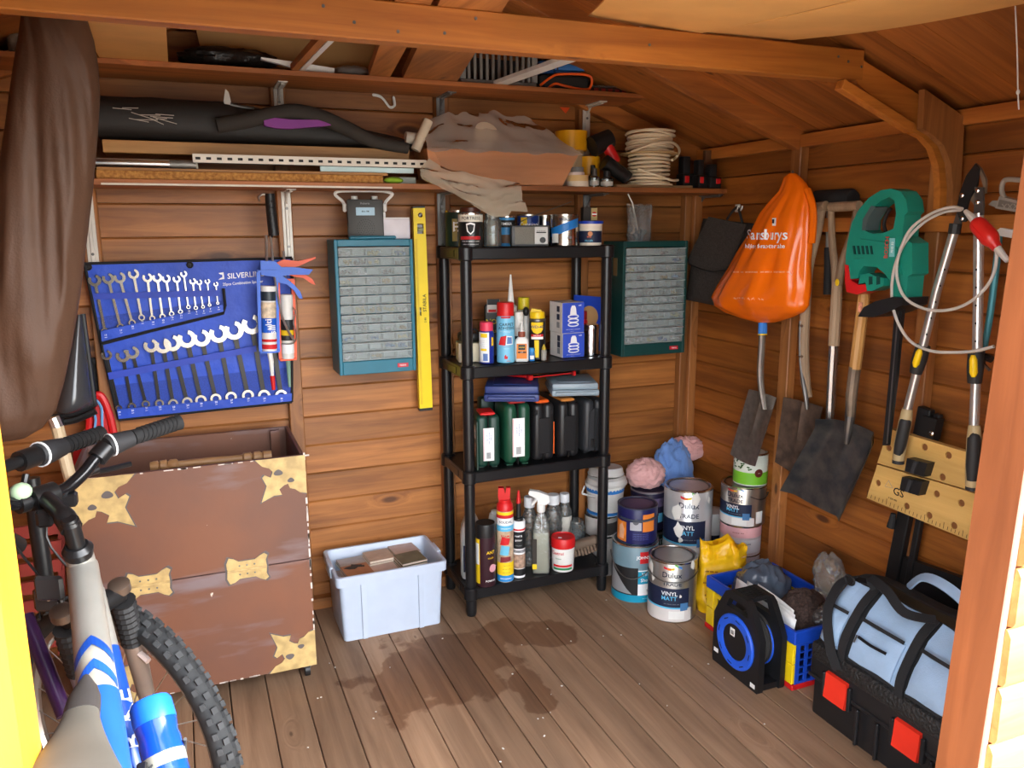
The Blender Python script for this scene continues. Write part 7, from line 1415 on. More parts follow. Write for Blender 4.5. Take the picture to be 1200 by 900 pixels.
YT2 = 2.84; t = empty('plastic_hood', 'glossy black moulded plastic hood hanging left of the spanner roll', 'hood', baseY([(85, 495)], YT2))
GLK = mat('gloss_black', (66, 66, 68), .25, coat=.3)
a, b_, c, d = [at(*p, Y=YT2) for p in ((90, 368), (97, 368), (111, 474), (58, 488))]
def hood(u, v): 
    p = (a*(1-u)+b_*u)*(1-v)+(d*(1-u)+c*u)*v; k = (sin(PI*min(1, max(0, u)))**.55)*(.25+.75*min(1, v*1.2))*(1 if v < .9 else ((1-v)/.1)**.5)
    return (p.x, p.y-.085*k, p.z-.012*sin(PI*u)*v)
part('shell', MB().grid(hood, 18, 22), GLK, t, world=True, ang=70); part('rim', MB().tube([hood(1, i/16) for i in range(17)]+[hood(1-i/10, 1) for i in range(1, 11)], .008, 8), BLACK, t, world=True); part('under_rib', MB().tube([V(hood(1-i/10, 1))+V((0, .01, -.022)) for i in range(11)], .012, 8), BLACK, t, world=True); part('mount_tab', MB().box(at(71, 494, Y=YT2), (.02, .03, .03), .004), BLACK, t, world=True); part('wall_bracket', MB().bar(at(85, 440, Y=YT2-.03), at(85, 440, Y=2.975), .05, .03, .004), BLACK, t, world=True)
t = empty('webbing_strap', 'black webbing strap hanging between the hood and the spanner roll', 'strap', baseY([(110, 462)], 2.966)); P_ = smooth(pxY([(121, 419), (114, 421), (112, 430), (111, 445), (109, 463)], 2.966), 5); part('web', MB().ring([[p+V((.016, 0, 0)), p+V((-.016, 0, 0)), p+V((-.016, .003, 0)), p+V((.016, .003, 0))] for p in P_]), mat('webbing', (30, 28, 28), .9), t, world=True); part('loop', MB().box(at(114, 422, Y=2.963), (.05, .01, .02), .003), mat('webbing', ()), t, world=True)
# the big fabric cover
YC = 2.14; t = empty('fabric_cover', 'large dark brown waterproof cover hanging in folds from the roof at the left', 'cover', baseY([(40, 520)], YC))
rows = [(20, 25, 102, .05), (45, 22, 110, .07), (75, 17, 115, .085), (110, 12, 117, .095), (160, 5, 114, .10), (220, -4, 109, .105), (290, -14, 101, .10), (350, -22, 94, .095), (410, -30, 84, .09), (450, -36, 76, .08), (485, -40, 66, .07), (505, -42, 50, .05), (516, -40, 30, .03)]
rr = []
for j in range(len(rows)-1):
    for q in range(5): f = q/5; rr.append([rows[j][i]*(1-f)+rows[j+1][i]*f for i in range(4)])
rr.append(rows[-1]); rings = []; NQ = 72
for j, (y, x0, x1, dp) in enumerate(rr):
    a, b_ = at(x0, y, Y=YC), at(x1, y, Y=YC); m_ = (a+b_)/2; hw_ = (b_-a).length/2; v = j/(len(rr)-1); ring = []
    for i in range(NQ):
        q = 2*PI*i/NQ; cs, sn = cos(q), sin(q); diag = cs*3.0+v*7.5
        fold =   .22*(1-2*abs(vnoise(diag*.5, v*1.3+2, sn)))+.12*(1-2*abs(vnoise(diag*1.1+3, v*2.6, sn*1.5)))+.04*(1-2*abs(vnoise(diag*3, v*5, 5))); fold *= .9
        ring.append(m_+V((-cs*hw_, 0, 0))+V((0, -sn*dp*(.62+fold), 0)))
    rings.append(ring)
part('cloth', MB().ring(rings), mat('cover_brown', (84, 58, 42), .62, var=.06, bump=.1, bscale=180), t, world=True, ang=80); part('tie_loop', MB().tube(smooth(pxY([(60, 25), (62, 12), (70, 8), (74, 24)], YC), 4), .005, 6), HEM, t, world=True)
# dark red slatted shutter behind the bicycles
YD = 2.50; t = empty('slatted_panel', 'dark red slatted panel standing behind the bicycles at the left', 'panel', baseY([(45, 760)], YD)); DRD = mat('slat_red', (126, 42, 34), .5, var=.1)
for k in range(7): part('slat', flatY([(-30, 612+22*k+14), (72, 604+22*k+7), (72, 604+22*k+21), (-30, 612+22*k+29)], YD, .012), DRD, t, world=True)
for x in (-25, 68): part('stile', flatY([(x, 600), (x+8, 599), (x+8, 765), (x, 767)], YD+.013, .02), DRD, t, world=True)
# ================================================================ HIGH AND MIDDLE SHELVES
W_SH = wood('shelf_wood', (176, 104, 50), (120, 66, 28), 0, .55, .8, .03); YH = 2.70
def bracket(t, x, z, m_, drop=.20, reach=.20):          # pressed steel angle bracket under a shelf, upright on the wall
    y = 2.944; b = MB(); b.box((x, y-.002, z-drop/2), (.032, .004, drop), .001); b.box((x, y-.002-reach/2, z-.002), (.032, reach, .004), .001)
    b.prism([(0, 0), (-.05, 0), (-.03, -.012), (-.012, -.03), (0, -.05)], .006, (x-.003, y-.004, z-.004), (0, 1, 0), (0, 0, 1), (1, 0, 0)); b.box((x, y-.006, z-drop*.55), (.012, .006, drop*.8), .002); b.box((x, y-reach*.55, z-.007), (.012, reach*.8, .006), .002)
    o = part('bracket', b, m_, t, world=True)
    for k in (.25, .8): part('screw', MB().cyl((x, y-.009, z-drop*k), (x, y-.0105, z-drop*k), .005, n=8), DSTEEL, t, world=True)
BRW = mat('bracket_white', (206, 200, 190), .4, .1); BRG = mat('bracket_grey', (134, 134, 134), .35, .6)
zh = at(450, 95.5, Y=YH).z; xh1 = at(787, 117, Y=YH).x
hs_ = empty('wall_shelf', 'upper brown wooden shelf close under the roof on steel brackets', 'shelf', ((XL+xh1)/2, 2.84, zh))
part('board', MB().box(((XL+.02+xh1)/2, (YH+2.944)/2, zh+.008), (xh1-XL-.02, 2.944-YH, .016), .001), W_SH, hs_, world=True)
for px_, m_ in ((327, BRW), (516, BRG), (687, BRW)): bracket(hs_, at(px_, 125, Y=2.944).x, zh, m_, .19, .14)
TH = zh+.0162
zm = at(480, 221.5, Y=YH).z; xm1 = min(at(858, 222, Y=YH).x, XR-.042)
ms = empty('wall_shelf', 'lower long brown wooden shelf running over the tool roll and the shelf unit', 'shelf', ((XL+xm1)/2, 2.84, zm))
part('board', MB().box(((XL+.02+xm1)/2, (YH+2.944)/2, zm+.009), (xm1-XL-.02, 2.944-YH, .018), .001), W_SH, ms, world=True); part('white_edging', MB().box((at(300, 218, Y=YH).x, YH-.002, zm+.003), (at(455, 218, Y=YH).x-at(113, 218, Y=YH).x, .003, .006)), mat('edging_white', (214, 200, 184), .5), ms, world=True)
for px_, m_, d_ in ((336, BRW, .24), (517, BRG, .24), (687, BRG, .20), (818, BRG, .20), (104, BRW, .26)): bracket(ms, at(px_, 250, Y=2.944).x, zm, m_, d_, .16)
TM = zm+.0182
# ---- loft: boards lying from the collar beam to the high shelf
ZB = 1.909; LW = wood('loft_timber', (190, 122, 62), (138, 82, 38), 1, .6, .8, .04); CARD = mat('cardboard', (186, 144, 92), .85, var=.06, vscale=5); HARD = mat('hardboard_tan', (216, 160, 92), .7, var=.06, vscale=8)
def loft(name, label, cat, px0, px1, py, th_, m_, y0=1.55, y1=2.74, lift=0, grp=None, near=None):   # px at the far end
    a, c = at(px0, py, Y=y1), at(px1, py, Y=y1); zf = lambda y: ZB+lift+.0005+(TH-ZB)*(y-1.74)/(YH-1.74)
    b = MB(); 
    n0, n1 = (at(near[0], near[2], Y=1.75).x, at(near[1], near[2], Y=1.75).x) if near else (a.x, c.x)
    for y in (y0, y1): g = (y1-y)/(y1-1.75); xa_, xc_ = a.x+(n0-a.x)*g, c.x+(n1-c.x)*g; b.v += [(xa_, y, zf(y)), (xc_, y, zf(y)), (xc_, y, zf(y)+th_), (xa_, y, zf(y)+th_)]
    b.f += [(0, 3, 2, 1)[::-1], (4, 5, 6, 7)[::-1], (0, 1, 5, 4)[::-1], (1, 2, 6, 5)[::-1], (2, 3, 7, 6)[::-1], (3, 0, 4, 7)[::-1]]
    return thing(name, b, m_, label, cat, grp)
loft('loft_panel', 'plain tan panel lying between the beam and the high shelf, beside the fabric cover', 'panel', 117, 197, 72, .004, HARD, 1.72, 2.72)
loft('timber_plank', 'narrower rough timber plank lying from the beam to the high shelf', 'plank', 432, 456, 95, .03, LW, 1.56, 2.75, near=(462, 502, 58))
loft('timber_plank', 'widest rough sawn plank with split end, beside the grey crate on the high shelf', 'plank', 471, 534, 96, .03, LW, 1.56, 2.76, near=(511, 584, 62))
loft('plastic_trunking', 'white grooved plastic trunking strip sloping past the grey crate', 'strip', 578, 593, 97, .012, WHITE, 1.75, 2.72)
loft('timber_batten', 'thin dark timber batten lying over the beam left of the planks', 'batten', 341, 349, 88, .02, LW, 1.72, 2.72)
loft('white_pipe', 'thin white plastic pipe lying beside the dark batten', 'pipe', 351, 357, 86, .010, WHITE, 1.74, 2.70)
thing('chipboard_sheet', flatY([(224, 10), (460, 20), (460, 80), (345, 82), (236, 60)], 2.86, .012), CARD, 'tan cardboard sheet leaning behind the loft timbers above the high shelf', 'sheet')
b = MB().blob((0, 0, 0), (.15, .07, .034), 30, 16, lambda u: 1+.25*vnoise(u.x*4, u.y*4, u.z*4)); zz = min(v[2] for v in b.v); q = at(268, 72, Y=2.80); b.v = [(v[0]+q.x, v[1]+2.80, v[2]-zz+TH+.0005) for v in b.v]
thing('black_film', b, mat('film_black', (34, 30, 28), .35, bump=.5), 'crumpled black plastic film on the high shelf under the leaning cardboard', 'film', ang=70)
thing('white_strip', flatY([(306, 67), (350, 73), (392, 80), (392, 88), (358, 83), (306, 69)], 2.72, .02), WHITE, 'flat white strip lying along the high shelf left of the planks', 'strip')
b = MB().blob((0, 0, 0), (.065, .04, .022), 24, 12, lambda u: 1+.2*vnoise(u.x*5, u.y*5, u.z*5)); zz = min(v[2] for v in b.v); q = at(414, 86, Y=2.80); b.v = [(v[0]+q.x, v[1]+2.80, v[2]-zz+TH+.0005) for v in b.v]
thing('folded_sheet', b, mat('sheet_grey', (150, 148, 146), .4, bump=.4), 'folded shiny grey sheet on the high shelf beside the narrow plank', 'sheet', ang=70)
# grey slatted crate
q0, q1 = at(541, 102, Y=2.73), at(630, 106, Y=2.73); CG = mat('crate_grey', (132, 130, 126), .5); hc = at(600, 55, Y=2.73).z-TH
t = empty('plastic_crate', 'grey plastic crate with upright slats on the high shelf', 'crate', ((q0.x+q1.x)/2, 2.82, TH)); wq = q1.x-q0.x
part('base_frame', MB().box((0, 0, .009), (wq, .17, .018), .004), CG, t); part('top_frame', MB().box((0, -.08, hc), (wq, .012, .02), .003), CG, t)
for i in range(13): part('slat', MB().box((-wq/2+.008+(wq-.016)*i/12, -.08, hc/2+.008), (.010 if 0 < i < 12 else .022, .010, hc-.02), .002), CG, t)
for s_ in (-1, 1): part('side_panel', MB().box((s_*(wq/2-.004), 0, hc/2), (.006, .15, hc-.02)), CG, t)
part('back_panel', MB().box((0, .08, hc/2), (wq-.02, .006, hc-.02)), mat('crate_grey_dark', (54, 52, 50), .6), t)
# blue bag with orange piping
q = at(664, 106, Y=2.74); t = empty('cool_bag', 'blue and black bag edged with orange piping on the high shelf', 'bag', (q.x, 2.81, TH), R(-6)); mp = mpp(q); w_ = 62*mp; h_ = 33*mp
part('lower_body', MB().box((0, 0, h_*.28), (w_, .14, h_*.54), .014, seg=3), mat('bag_black', (30, 27, 25), .7), t); part('upper_body', MB().box((-.01, .01, h_*.80), (w_*.9, .12, h_*.5), .02, seg=3), mat('bag_blue', (30, 78, 140), .6, bump=.2, bscale=120), t); part('front_pocket', MB().box((.02, -.055, h_*.80), (w_*.64, .03, h_*.24), .008, seg=2), mat('bag_blue_light', (44, 104, 172), .6), t)
part('piping', MB().tube(smooth([(-w_*.5, -.075, h_*.12), (-w_*.3, -.078, h_*.40), (-w_*.1, -.078, h_*.53), (w_*.48, -.076, h_*.53), (w_*.5, -.076, h_*.12), (w_*.3, -.078, h_*.0+.006), (0, -.078, h_*.14), (-w_*.2, -.078, h_*.2), (-w_*.34, -.077, .006)], 5), .0045, 8), ORANGE, t, 'orange piping'); part('zip_toggle', MB().tube(smooth([(-w_*.22, -.07, h_*.66), (-w_*.24, -.075, h_*.90), (-w_*.16, -.075, h_*.92), (-w_*.15, -.072, h_*.68)], 4), .003, 6), BLACK, t)
q0, q1 = at(693, 112, Y=2.74), at(760, 116, Y=2.74); t = empty('parts_tray', 'flat clear topped tray of red parts at the right end of the high shelf', 'tray', ((q0.x+q1.x)/2, 2.79, TH)); wq = q1.x-q0.x
part('tray', MB().box((0, 0, .011), (wq, .10, .020), .002), mat('tray_dark', (60, 40, 36), .4), t); part('lid', MB().box((0, 0, .0245), (wq, .10, .004), .001), clear('tray_lid', (200, 190, 190), .3, .3, .1), t)
for i in range(8): part('red_part', MB().box((-wq*.42+wq*.12*i, -.0505, .011), (wq*.07, .003, .010)), mat('part_red', (150, 40, 36), .5), t)
q = at(18, 62, Y=2.74); t = empty('glass_jar', 'rounded glass jar at the far left of the high shelf behind the cover', 'jar', (q.x, 2.78, TH)); rj = 10*mpp(q)
LA(t, 'jar_body', [(0, 0), (rj*.6, .002), (rj*.95, rj*.9), (rj, rj*1.6), (rj*.9, rj*2.4), (rj*.7, rj*2.6), (0, rj*2.6)], clear('jar_hazy', (190, 170, 150), .35, .4, .1, .3, 60))
# plastic wisp and orange flag on the back wall between the shelves
P_ = smooth(pxY([(437, 111), (447, 114), (456, 125), (462, 124), (461, 114)], 2.962), 4); thing('plastic_tie', MB().ring([[p+V((0, -.001, .005)), p+V((.005, -.003, 0)), p+V((0, .001, -.005)), p+V((-.003, .003, 0))] for p in P_]), WHITE, 'white strip of torn plastic hanging under the high shelf', 'plastic strip')
thing('orange_tag', flatY([(656, 125.5), (668, 126), (663, 133)], 2.967, .002), mat('tag_orange', (232, 84, 30), .5), 'small orange triangular tag on the wall beside the white bracket', 'tag')
# ---- on the lower shelf, left to right
def strip(name, label, cat, x0, x1, y0, y1, m_, Y, dep, bev=.001, yl=None):     # straight bar along the shelf between pixel columns; y0 top y1 bottom at its middle
    a, c = at(x0, (y0+y1)/2, Y=Y), at(x1, (y0+y1)/2, Y=Y); xm_ = (x0+x1)/2; z1_, z0_ = at(xm_, y0, Y=Y).z, at(xm_, y1, Y=Y).z
    return thing(name, MB().box(((a.x+c.x)/2, Y+dep/2, (z0_+z1_)/2), (c.x-a.x, dep, z1_-z0_), bev), m_, label, cat), z0_, z1_
OSBM = mat('osb', (196, 140, 70), .8, c2=(150, 96, 42), vscale=90, bump=.4, bscale=90)
o, za, zb_ = strip('chipboard_strip', 'rough edged chipboard lying along the lower shelf, undermost of the stack', 'board', 113, 449, 204, 213.4, OSBM, 2.712, .20); dz = TM+.0004-za
o.location.z += dz; zt2 = zb_+dz
h_ = .009; a, c = at(113, 200, Y=2.715), at(455, 204, Y=2.715); thing('ply_strip', MB().box(((a.x+c.x)/2, 2.82, zt2+.0005+h_/2), (c.x-a.x, .20, h_), .001), wood('ply', (196, 138, 72), (150, 98, 46), 0), 'thin plywood board on top of the chipboard on the lower shelf', 'board'); zt3 = zt2+.001+h_
a, c = at(376, 200, Y=2.72), at(486, 201, Y=2.72); thing('plastic_trim', MB().box(((a.x+c.x)/2+.0, 2.735, zt3+.009), (c.x-a.x, .012, .017), .001), mat('trim_pale_blue', (196, 222, 224), .4), 'pale blue-white plastic trim under the slotted angle', 'strip')
a, c = at(468, 205, Y=2.74), at(487, 214, Y=2.74); thing('grey_offcut', MB().box(((a.x+c.x)/2, 2.76, TM+.012), (c.x-a.x, .05, .022), .001), mat('offcut_grey', (150, 158, 150), .6), 'small grey-green offcut at the right end of the chipboard', 'offcut')
a = at(462, 213, Y=2.725); thing('green_sponge', MB().blob((a.x, 2.70+.035, TM+.0115), (.035, .02, .011), 16, 8), mat('sponge_green', (150, 190, 50), .8), 'bright green scrap beside the grey offcut', 'scrap', ang=60)
# slotted steel angle and chrome tube
yl = [(225, 187.5), (500, 190)]; a0, a1 = at(226, 188, Y=2.712), at(500, 190.5, Y=2.712); zsl = zt3+.0185
nS = 24; L_ = a1.x-a0.x; hh = .024; hol = [[(L_*(i+.25)/nS, hh*.36), (L_*(i+.25)/nS, hh*.70), (L_*(i+.72)/nS, hh*.70), (L_*(i+.72)/nS, hh*.36)] for i in range(nS)]
b = MB().prism([[(0, 0), (L_, 0), (L_, hh), (0, hh)]]+hol, .002, (a0.x, 2.716, zsl), (1, 0, 0), (0, 0, 1), (0, -1, 0)); b.box((a0.x+L_/2, 2.735, zsl+hh+.001), (L_, .042, .002))
thing('slotted_angle', b, mat('angle_white', (222, 214, 200), .4), 'long white slotted steel angle lying along the lower shelf', 'angle bar')
thing('slot_shade_strip', MB().box((a0.x+L_/2, 2.75, zsl+.010), (L_-.01, .03, .018)), BLACK, 'black strip added behind the slotted white angle to darken its slots', 'strip')  # added black strip, stands in for the shade inside the slots
a0, a1 = at(90, 197, Y=2.72), at(230, 197, Y=2.72); rt = .0125; tb = empty('steel_tube', 'bright steel tube with grey sleeve lying at the left of the lower shelf', 'tube', tuple(a0)); zz = zt3+.0005+rt
part('tube', MB().cyl((a0.x, 2.735, zz), (a1.x-.02, 2.735, zz), rt*.9), STEEL, tb, world=True); part('sleeve', MB().cyl((a1.x-.075, 2.735, zz), (a1.x, 2.735, zz), rt), mat('sleeve_grey', (130, 128, 124), .4, .5), tb, world=True)
a0, a1 = at(90, 190, Y=2.73), at(232, 190, Y=2.73); thing('flat_bar', MB().box(((a0.x+a1.x)/2, 2.775, zt3+.014), (a1.x-a0.x, .05, .026), .001), mat('bar_cream', (206, 196, 178), .5), 'cream flat bar behind the bright steel tube', 'bar')
a0, a1 = at(120, 178, Y=2.75), at(482, 182, Y=2.75); zpk = zsl+hh+.0022; thing('timber_board', MB().box(((a0.x+a1.x)/2, 2.855, zpk+.020), (a1.x-a0.x, .17, .038), .002), wood('board_pale', (204, 152, 88), (166, 116, 62), 0), 'planed pale timber board under the black roofing roll', 'board'); zrl = zpk+.0395
# roofing membrane roll and foam pipe
xa, xb = at(116, 150, Y=2.84).x, at(484, 178, Y=2.84).x; n_ = 30; rings = []
for i in range(n_+1):
    f = i/n_; x = xa+(xb-xa)*f; ht_ = .155*(1-f)**.8+.028; ht_ = min(ht_, .135); dp_ = .085*(1-.5*f)
    rings.append([V((x+.01*sin(3*q), 2.845+dp_*cos(q)*(1+.05*vnoise(f*6, q)), zrl+ht_*(.5+.5*sin(q)*(abs(sin(q))**-.25 if abs(sin(q)) > .05 else 1))+.0006+.006*vnoise(f*9, q*2, 3)*max(0, sin(q)))) for q in [2*PI*j/28 for j in range(28)]])
thing('roofing_roll', MB().ring(rings), mat('felt_black', (34, 30, 27), .62, bump=.35, bscale=14), 'big black rolled roofing membrane on the lower shelf', 'roll', ang=50)
t = empty('pipe_insulation', 'bent grey-black foam pipe insulation lying on the roofing roll', 'foam pipe', tuple(at(365, 150, Y=2.76)))
ptube(t, 'foam', [(254, 147), (285, 142), (320, 134), (345, 131), (375, 137), (405, 150), (440, 166), (478, 174)], 2.755, [.024, .024, .024, .025, .025, .024, .022, .018], mat('foam_charcoal', (54, 50, 46), .85), 14)
thing('purple_strip', flatY([(309, 141), (322, 138), (340, 140), (386, 140.5), (388, 147), (340, 151), (322, 150), (310, 147)], 2.735, .02), mat('purple_plastic', (128, 44, 140), .4), 'bright purple plastic strip lying on the black roll', 'strip')
t = empty('trowel', 'small steel trowel standing edge on behind the foam pipe', 'trowel', tuple(at(270, 128, Y=2.80))); part('blade', flatY([(264, 104), (268, 108), (271, 120), (269, 129), (265, 130), (262, 118)], 2.80, .004), mat('trowel_steel', (190, 184, 174), .35, .7), t, world=True); ptube(t, 'tang', [(270, 122), (282, 125), (298, 127)], 2.80, .006, DSTEEL, 8)
b = MB()                                                        # loose brush bristles / wire offcuts on the roll
rnd = random.Random(2)
for i in range(11): x0, y0 = rnd.uniform(130, 185), rnd.uniform(126, 140); p0, p1 = at(x0, y0, Y=2.752), at(x0+rnd.uniform(12, 34), y0+rnd.uniform(-1, 9), Y=2.750); b.cyl(p0, p1, .0012, n=5)
thing('straw_wisps', b, mat('straw', (190, 180, 170), .5), 'thin pale plastic straws scattered on the left of the roofing roll', 'straws', kind='stuff')
# boxed item in a clear plastic bag
YBX = 2.715; t = empty('wooden_box', 'brown wooden box wrapped in clear film on the lower shelf', 'box', baseY([(590, 217)], YBX)); WBX = wood('box_wood', (206, 138, 86), (170, 106, 62), 0, .4, .6, .02); b = flatY([(500, 172), (678, 179), (659, 216.5), (548, 213.5), (505, 205)], YBX, .16); zmin = min(v[2] for v in b.v); b.v = [(v[0], v[1], v[2]+(TM+.0005-zmin if True else 0)) for v in b.v]; part('box', b, WBX, t, world=True)
t = empty('film_wrap', 'crinkled clear plastic film bunched over the wooden box and drooping off the shelf', 'film', baseY([(560, 250)], YBX)); FW = clear('film_wrap', (240, 232, 220), .42, .10, .12, .12, 14); FW2 = clear('film_droop', (226, 212, 190), .42, .14, .12, .2, 16)
def film(u, v):
    x0, x1 = 494+(6*v), 682-(1-v)*62; y = 141+ (178-141)*v+6*u*v; p = at(x0+(x1-x0)*u, y-7*sin(PI*u)*(1-v)+5*vnoise(u*7, v*4)*(1-v), Y=2.86-.155*v); n_ = .014*vnoise(u*8, v*4, 1)+.005*vnoise(u*18, v*9, 4); return (p.x, p.y+n_-.01, p.z+n_+.006)
part('film_top', MB().grid(film, 40, 20), FW, t, world=True, ang=70)
def droop(u, v):
    top = V((500+107*u, 189+26*u+6*sin(PI*u), 0)); bot = V((490+8*v+118*u, 214+42*min(1, u*1.5)-6*(u > .8), 0)); e = top*(1-v)+bot*v
    p = at(e.x-7*sin(PI*v)*(1-u), e.y, Y=2.685-.02*sin(PI*v)); n_ = .018*(1-2*abs(vnoise(u*2.5+v*2, v*3, 7)))+.006*vnoise(u*9, v*6, 2); return (p.x, p.y-.012-abs(n_), p.z+n_*.4)
part('film_droop', MB().grid(droop, 34, 18), FW2, t, world=True, ang=70)
def frontfilm(u, v): p = at(505+176*u-16*v*u+20*v*(1-u), 172+7*u+38*v, Y=YBX-.004); n_ = .004*vnoise(u*14, v*6, 5); return (p.x, p.y-.004-abs(n_), p.z+n_)
part('film_front', MB().grid(frontfilm, 30, 10), clear('film_front', (240, 232, 220), .06, .12, .15, .2, 20), t, world=True, ang=70)
cu = at(568, 158, Y=2.80); t = empty('paper_cup', 'pale cardboard tube end poking out of the film above the wooden box', 'tube', (cu.x, 2.80, cu.z-.04)); part('tube', MB().tube([(0, .05, -.0), (0, -.02, .052)], .042, 20), mat('cup_cream', (216, 202, 178), .7), t)
t = empty('card_roll', 'cream rolled card leaning at the left end of the wrapped box', 'roll', tuple(at(484, 172, Y=2.74))); ptube(t, 'roll', [(487, 176), (502, 141)], 2.765, .017, mat('cup_cream', ()), 14, sm=False)
t = empty('card_tube', 'short white card tube lying left of the cream card roll', 'tube', tuple(at(478, 164, Y=2.78))); ptube(t, 'tube', [(475, 161), (490, 163)], 2.80, .02, mat('card_white', (206, 196, 180), .7), 14, sm=False)
# tape rolls
TYL = mat('tape_yellow', (222, 158, 22), .35); 
def tape(label, x0, x1, yb, yt, z, Y, m_, tilt=0, core=mat('tape_core', (200, 180, 150), .7), grp=None):
    c, r, h, a = stand(x0, x1, yb, yt, z, Y); t = empty('tape_roll', label, 'tape', c, rot=(0, tilt, a)); 
    LA(t, 'roll', [(r*.55, 0), (r, 0), (r, h), (r*.55, h)], m_, n=28); LA(t, 'core', [(r*.50, .001), (r*.50, h-.001), (r*.555, h), (r*.555, 0)], core, n=24); return c, r, h
zz = TM
c, r, h = tape('white paper tape roll at the bottom of the small stack right of the wrapped box', 664, 690, 217, 212, zz, 2.735, mat('tape_white', (214, 200, 180), .6)); z1 = zz+h
c, r, h = tape('cream masking tape roll, middle of the small stack', 664, 689.5, 212, 205, z1, 2.735, mat('tape_cream', (212, 178, 120), .6)); z1 += h
c, r, h = tape('pale pink tape roll under the grey one in the small stack', 665, 685, 205, 201.5, z1, 2.735, mat('tape_pink', (214, 196, 188), .6)); z1 += h
c, r, h = tape('grey tape roll on top of the small stack', 669, 684, 201, 195.5, z1, 2.735, mat('tape_grey', (110, 108, 106), .5))
q = at(690, 192, Y=2.86); h1_ = at(690, 182, Y=2.82).z; c, r, h = tape('small yellow tape roll standing behind the little bottles', 677, 703, 199, 183, TM, 2.85, TYL)
zc3 = TM+h; c, r, h = tape('large yellow tape roll stacked behind the wrapped box', 651, 688, 172, 152, TM+.001, 2.865, TYL) if False else (None, None, None)
st = empty('tin_drum', 'plain cream drum behind the box carrying the large yellow tape', 'tin', (at(669, 180, Y=2.865).x, 2.872, TM)); hd = at(669, 176, Y=2.83).z-TM; LA(st, 'body', [(0, 0), (.052, 0), (.052, hd), (0, hd)], mat('drum_cream', (196, 170, 130), .5))
c, r, h = tape('large yellow tape roll on the cream drum above the wrapped box', 650, 688, 171, 152, TM+hd+.0005, 2.865, TYL)
def mini(label, x0, x1, Y, yt, body, cap):
    c, r, h, a = stand(x0, x1, 217, yt, TM, Y); t = empty('little_bottle', label, 'bottle', c, a); LA(t, 'body', [(0, 0), (r, 0), (r, h*.5), (r*.45, h*.62)], body, n=16); LA(t, 'cap', [(r*.5, h*.6), (r*.55, h*.62), (r*.5, h), (0, h)], cap, n=14); band(t, r, h*.08, h*.34, mat('label_silver', (176, 170, 160), .5), -1.1, 1.1)
mini('small dark bottle with black cap just right of the tape stack', 689, 700, 2.79, 193, mat('bottle_smoke', (58, 52, 46), .2), BLACK); mini('squat clear bottle with black cap, rightmost of the small bottles', 703, 719, 2.735, 200, GLASS, BLACK); mini('squat clear bottle between the tape stack and the rightmost bottle', 690.5, 702.5, 2.735, 197, GLASS, mat('cap_grey_dark', (72, 68, 64), .4))
# torch
t = empty('torch', 'black cordless torch with red neck leaning beside the white cable', 'torch', tuple(at(722, 214, Y=2.76)))
ptube(t, 'head', [(694, 172), (715, 162)], 2.80, [.040, .036], BLACK, 14, sm=False); ptube(t, 'neck', [(711, 170), (721, 190)], 2.79, .022, RED, 12, sm=False); ptube(t, 'body', [(708, 190), (733, 207)], 2.765, [.030, .026], BLACK, 14, sm=False); ptube(t, 'body_end', [(732, 206), (735, 209)], 2.765, .026, GRIPK, 14, sm=False)
# cable drum
q0, q1 = at(722, 217, Y=2.725), at(812, 217, Y=2.725); thing('thin_board', MB().box(((q0.x+q1.x)/2, 2.80, TM+.006), (q1.x-q0.x, .15, .010), .001), wood('board_beige', (190, 150, 104), (150, 112, 72), 0), 'thin beige board under the white cable drum', 'board'); zk = TM+.0115
c = at(760, 210, Y=2.80); mp = mpp(c); WIRE = mat('wire_cream', (226, 208, 176), .5); t = empty('cable_drum', 'drum of white cable with a loose coil piled on top', 'cable', (c.x, 2.80, zk)); rw = 25*mp
LA(t, 'flange', [(0, 0), (rw*1.12, 0), (rw*1.12, .006), (0, .006)], WIRE, n=28); zf2 = at(760, 181, Y=2.78).z-zk; LA(t, 'flange', [(0, zf2), (rw*1.35, zf2), (rw*1.35, zf2+.005), (0, zf2+.005)], mat('flange_tan', (190, 160, 110), .6), n=28); LA(t, 'core', [(rw*.6, .006), (rw*.6, zf2)], WIRE, n=20)
nt_ = 8
for i in range(nt_): zq = .012+(zf2-.016)*i/(nt_-1); part('turn', MB().tube([(rw*.93*cos(q), rw*.93*sin(q), zq+.002*sin(2*q+i)) for q in [2*PI*j/30 for j in range(30)]], .0052, 7, True), WIRE, t)
ht2 = at(760, 154, Y=2.78).z-zk-zf2; rnd = random.Random(8)
for i in range(10):
    zq = zf2+.011+(ht2-.012)*i/9; r_ = rw*rnd.uniform(.98, 1.12); ox, oy, tl = rnd.uniform(-.006, .006), rnd.uniform(-.005, .005), rnd.uniform(-.006, .006)
    part('coil', MB().tube([(ox+r_*cos(q), oy+r_*sin(q), zq+tl*cos(q)+.003*sin(2*q)) for q in [2*PI*j/30 for j in range(30)]], .0052, 7, True), WIRE, t)
part('loose_loop', MB().tube(smooth([(-rw*1.3, -.05, zf2+.006), (-rw*.6, -.105, zf2+.03), (rw*.4, -.10, zf2+.04), (rw*1.25, -.05, zf2+.02), (rw*1.32, -.02, zf2-.008), (rw*.8, -.06, zf2-.022)], 6), .0052, 7), WIRE, t); part('loose_loop', MB().tube(smooth([(-rw*.95, -.05, .06), (-rw*.2, -rw*1.06, .035), (rw*.6, -rw*1.02, .018), (rw*1.3, -.04, .022)], 6), .0052, 7), WIRE, t)
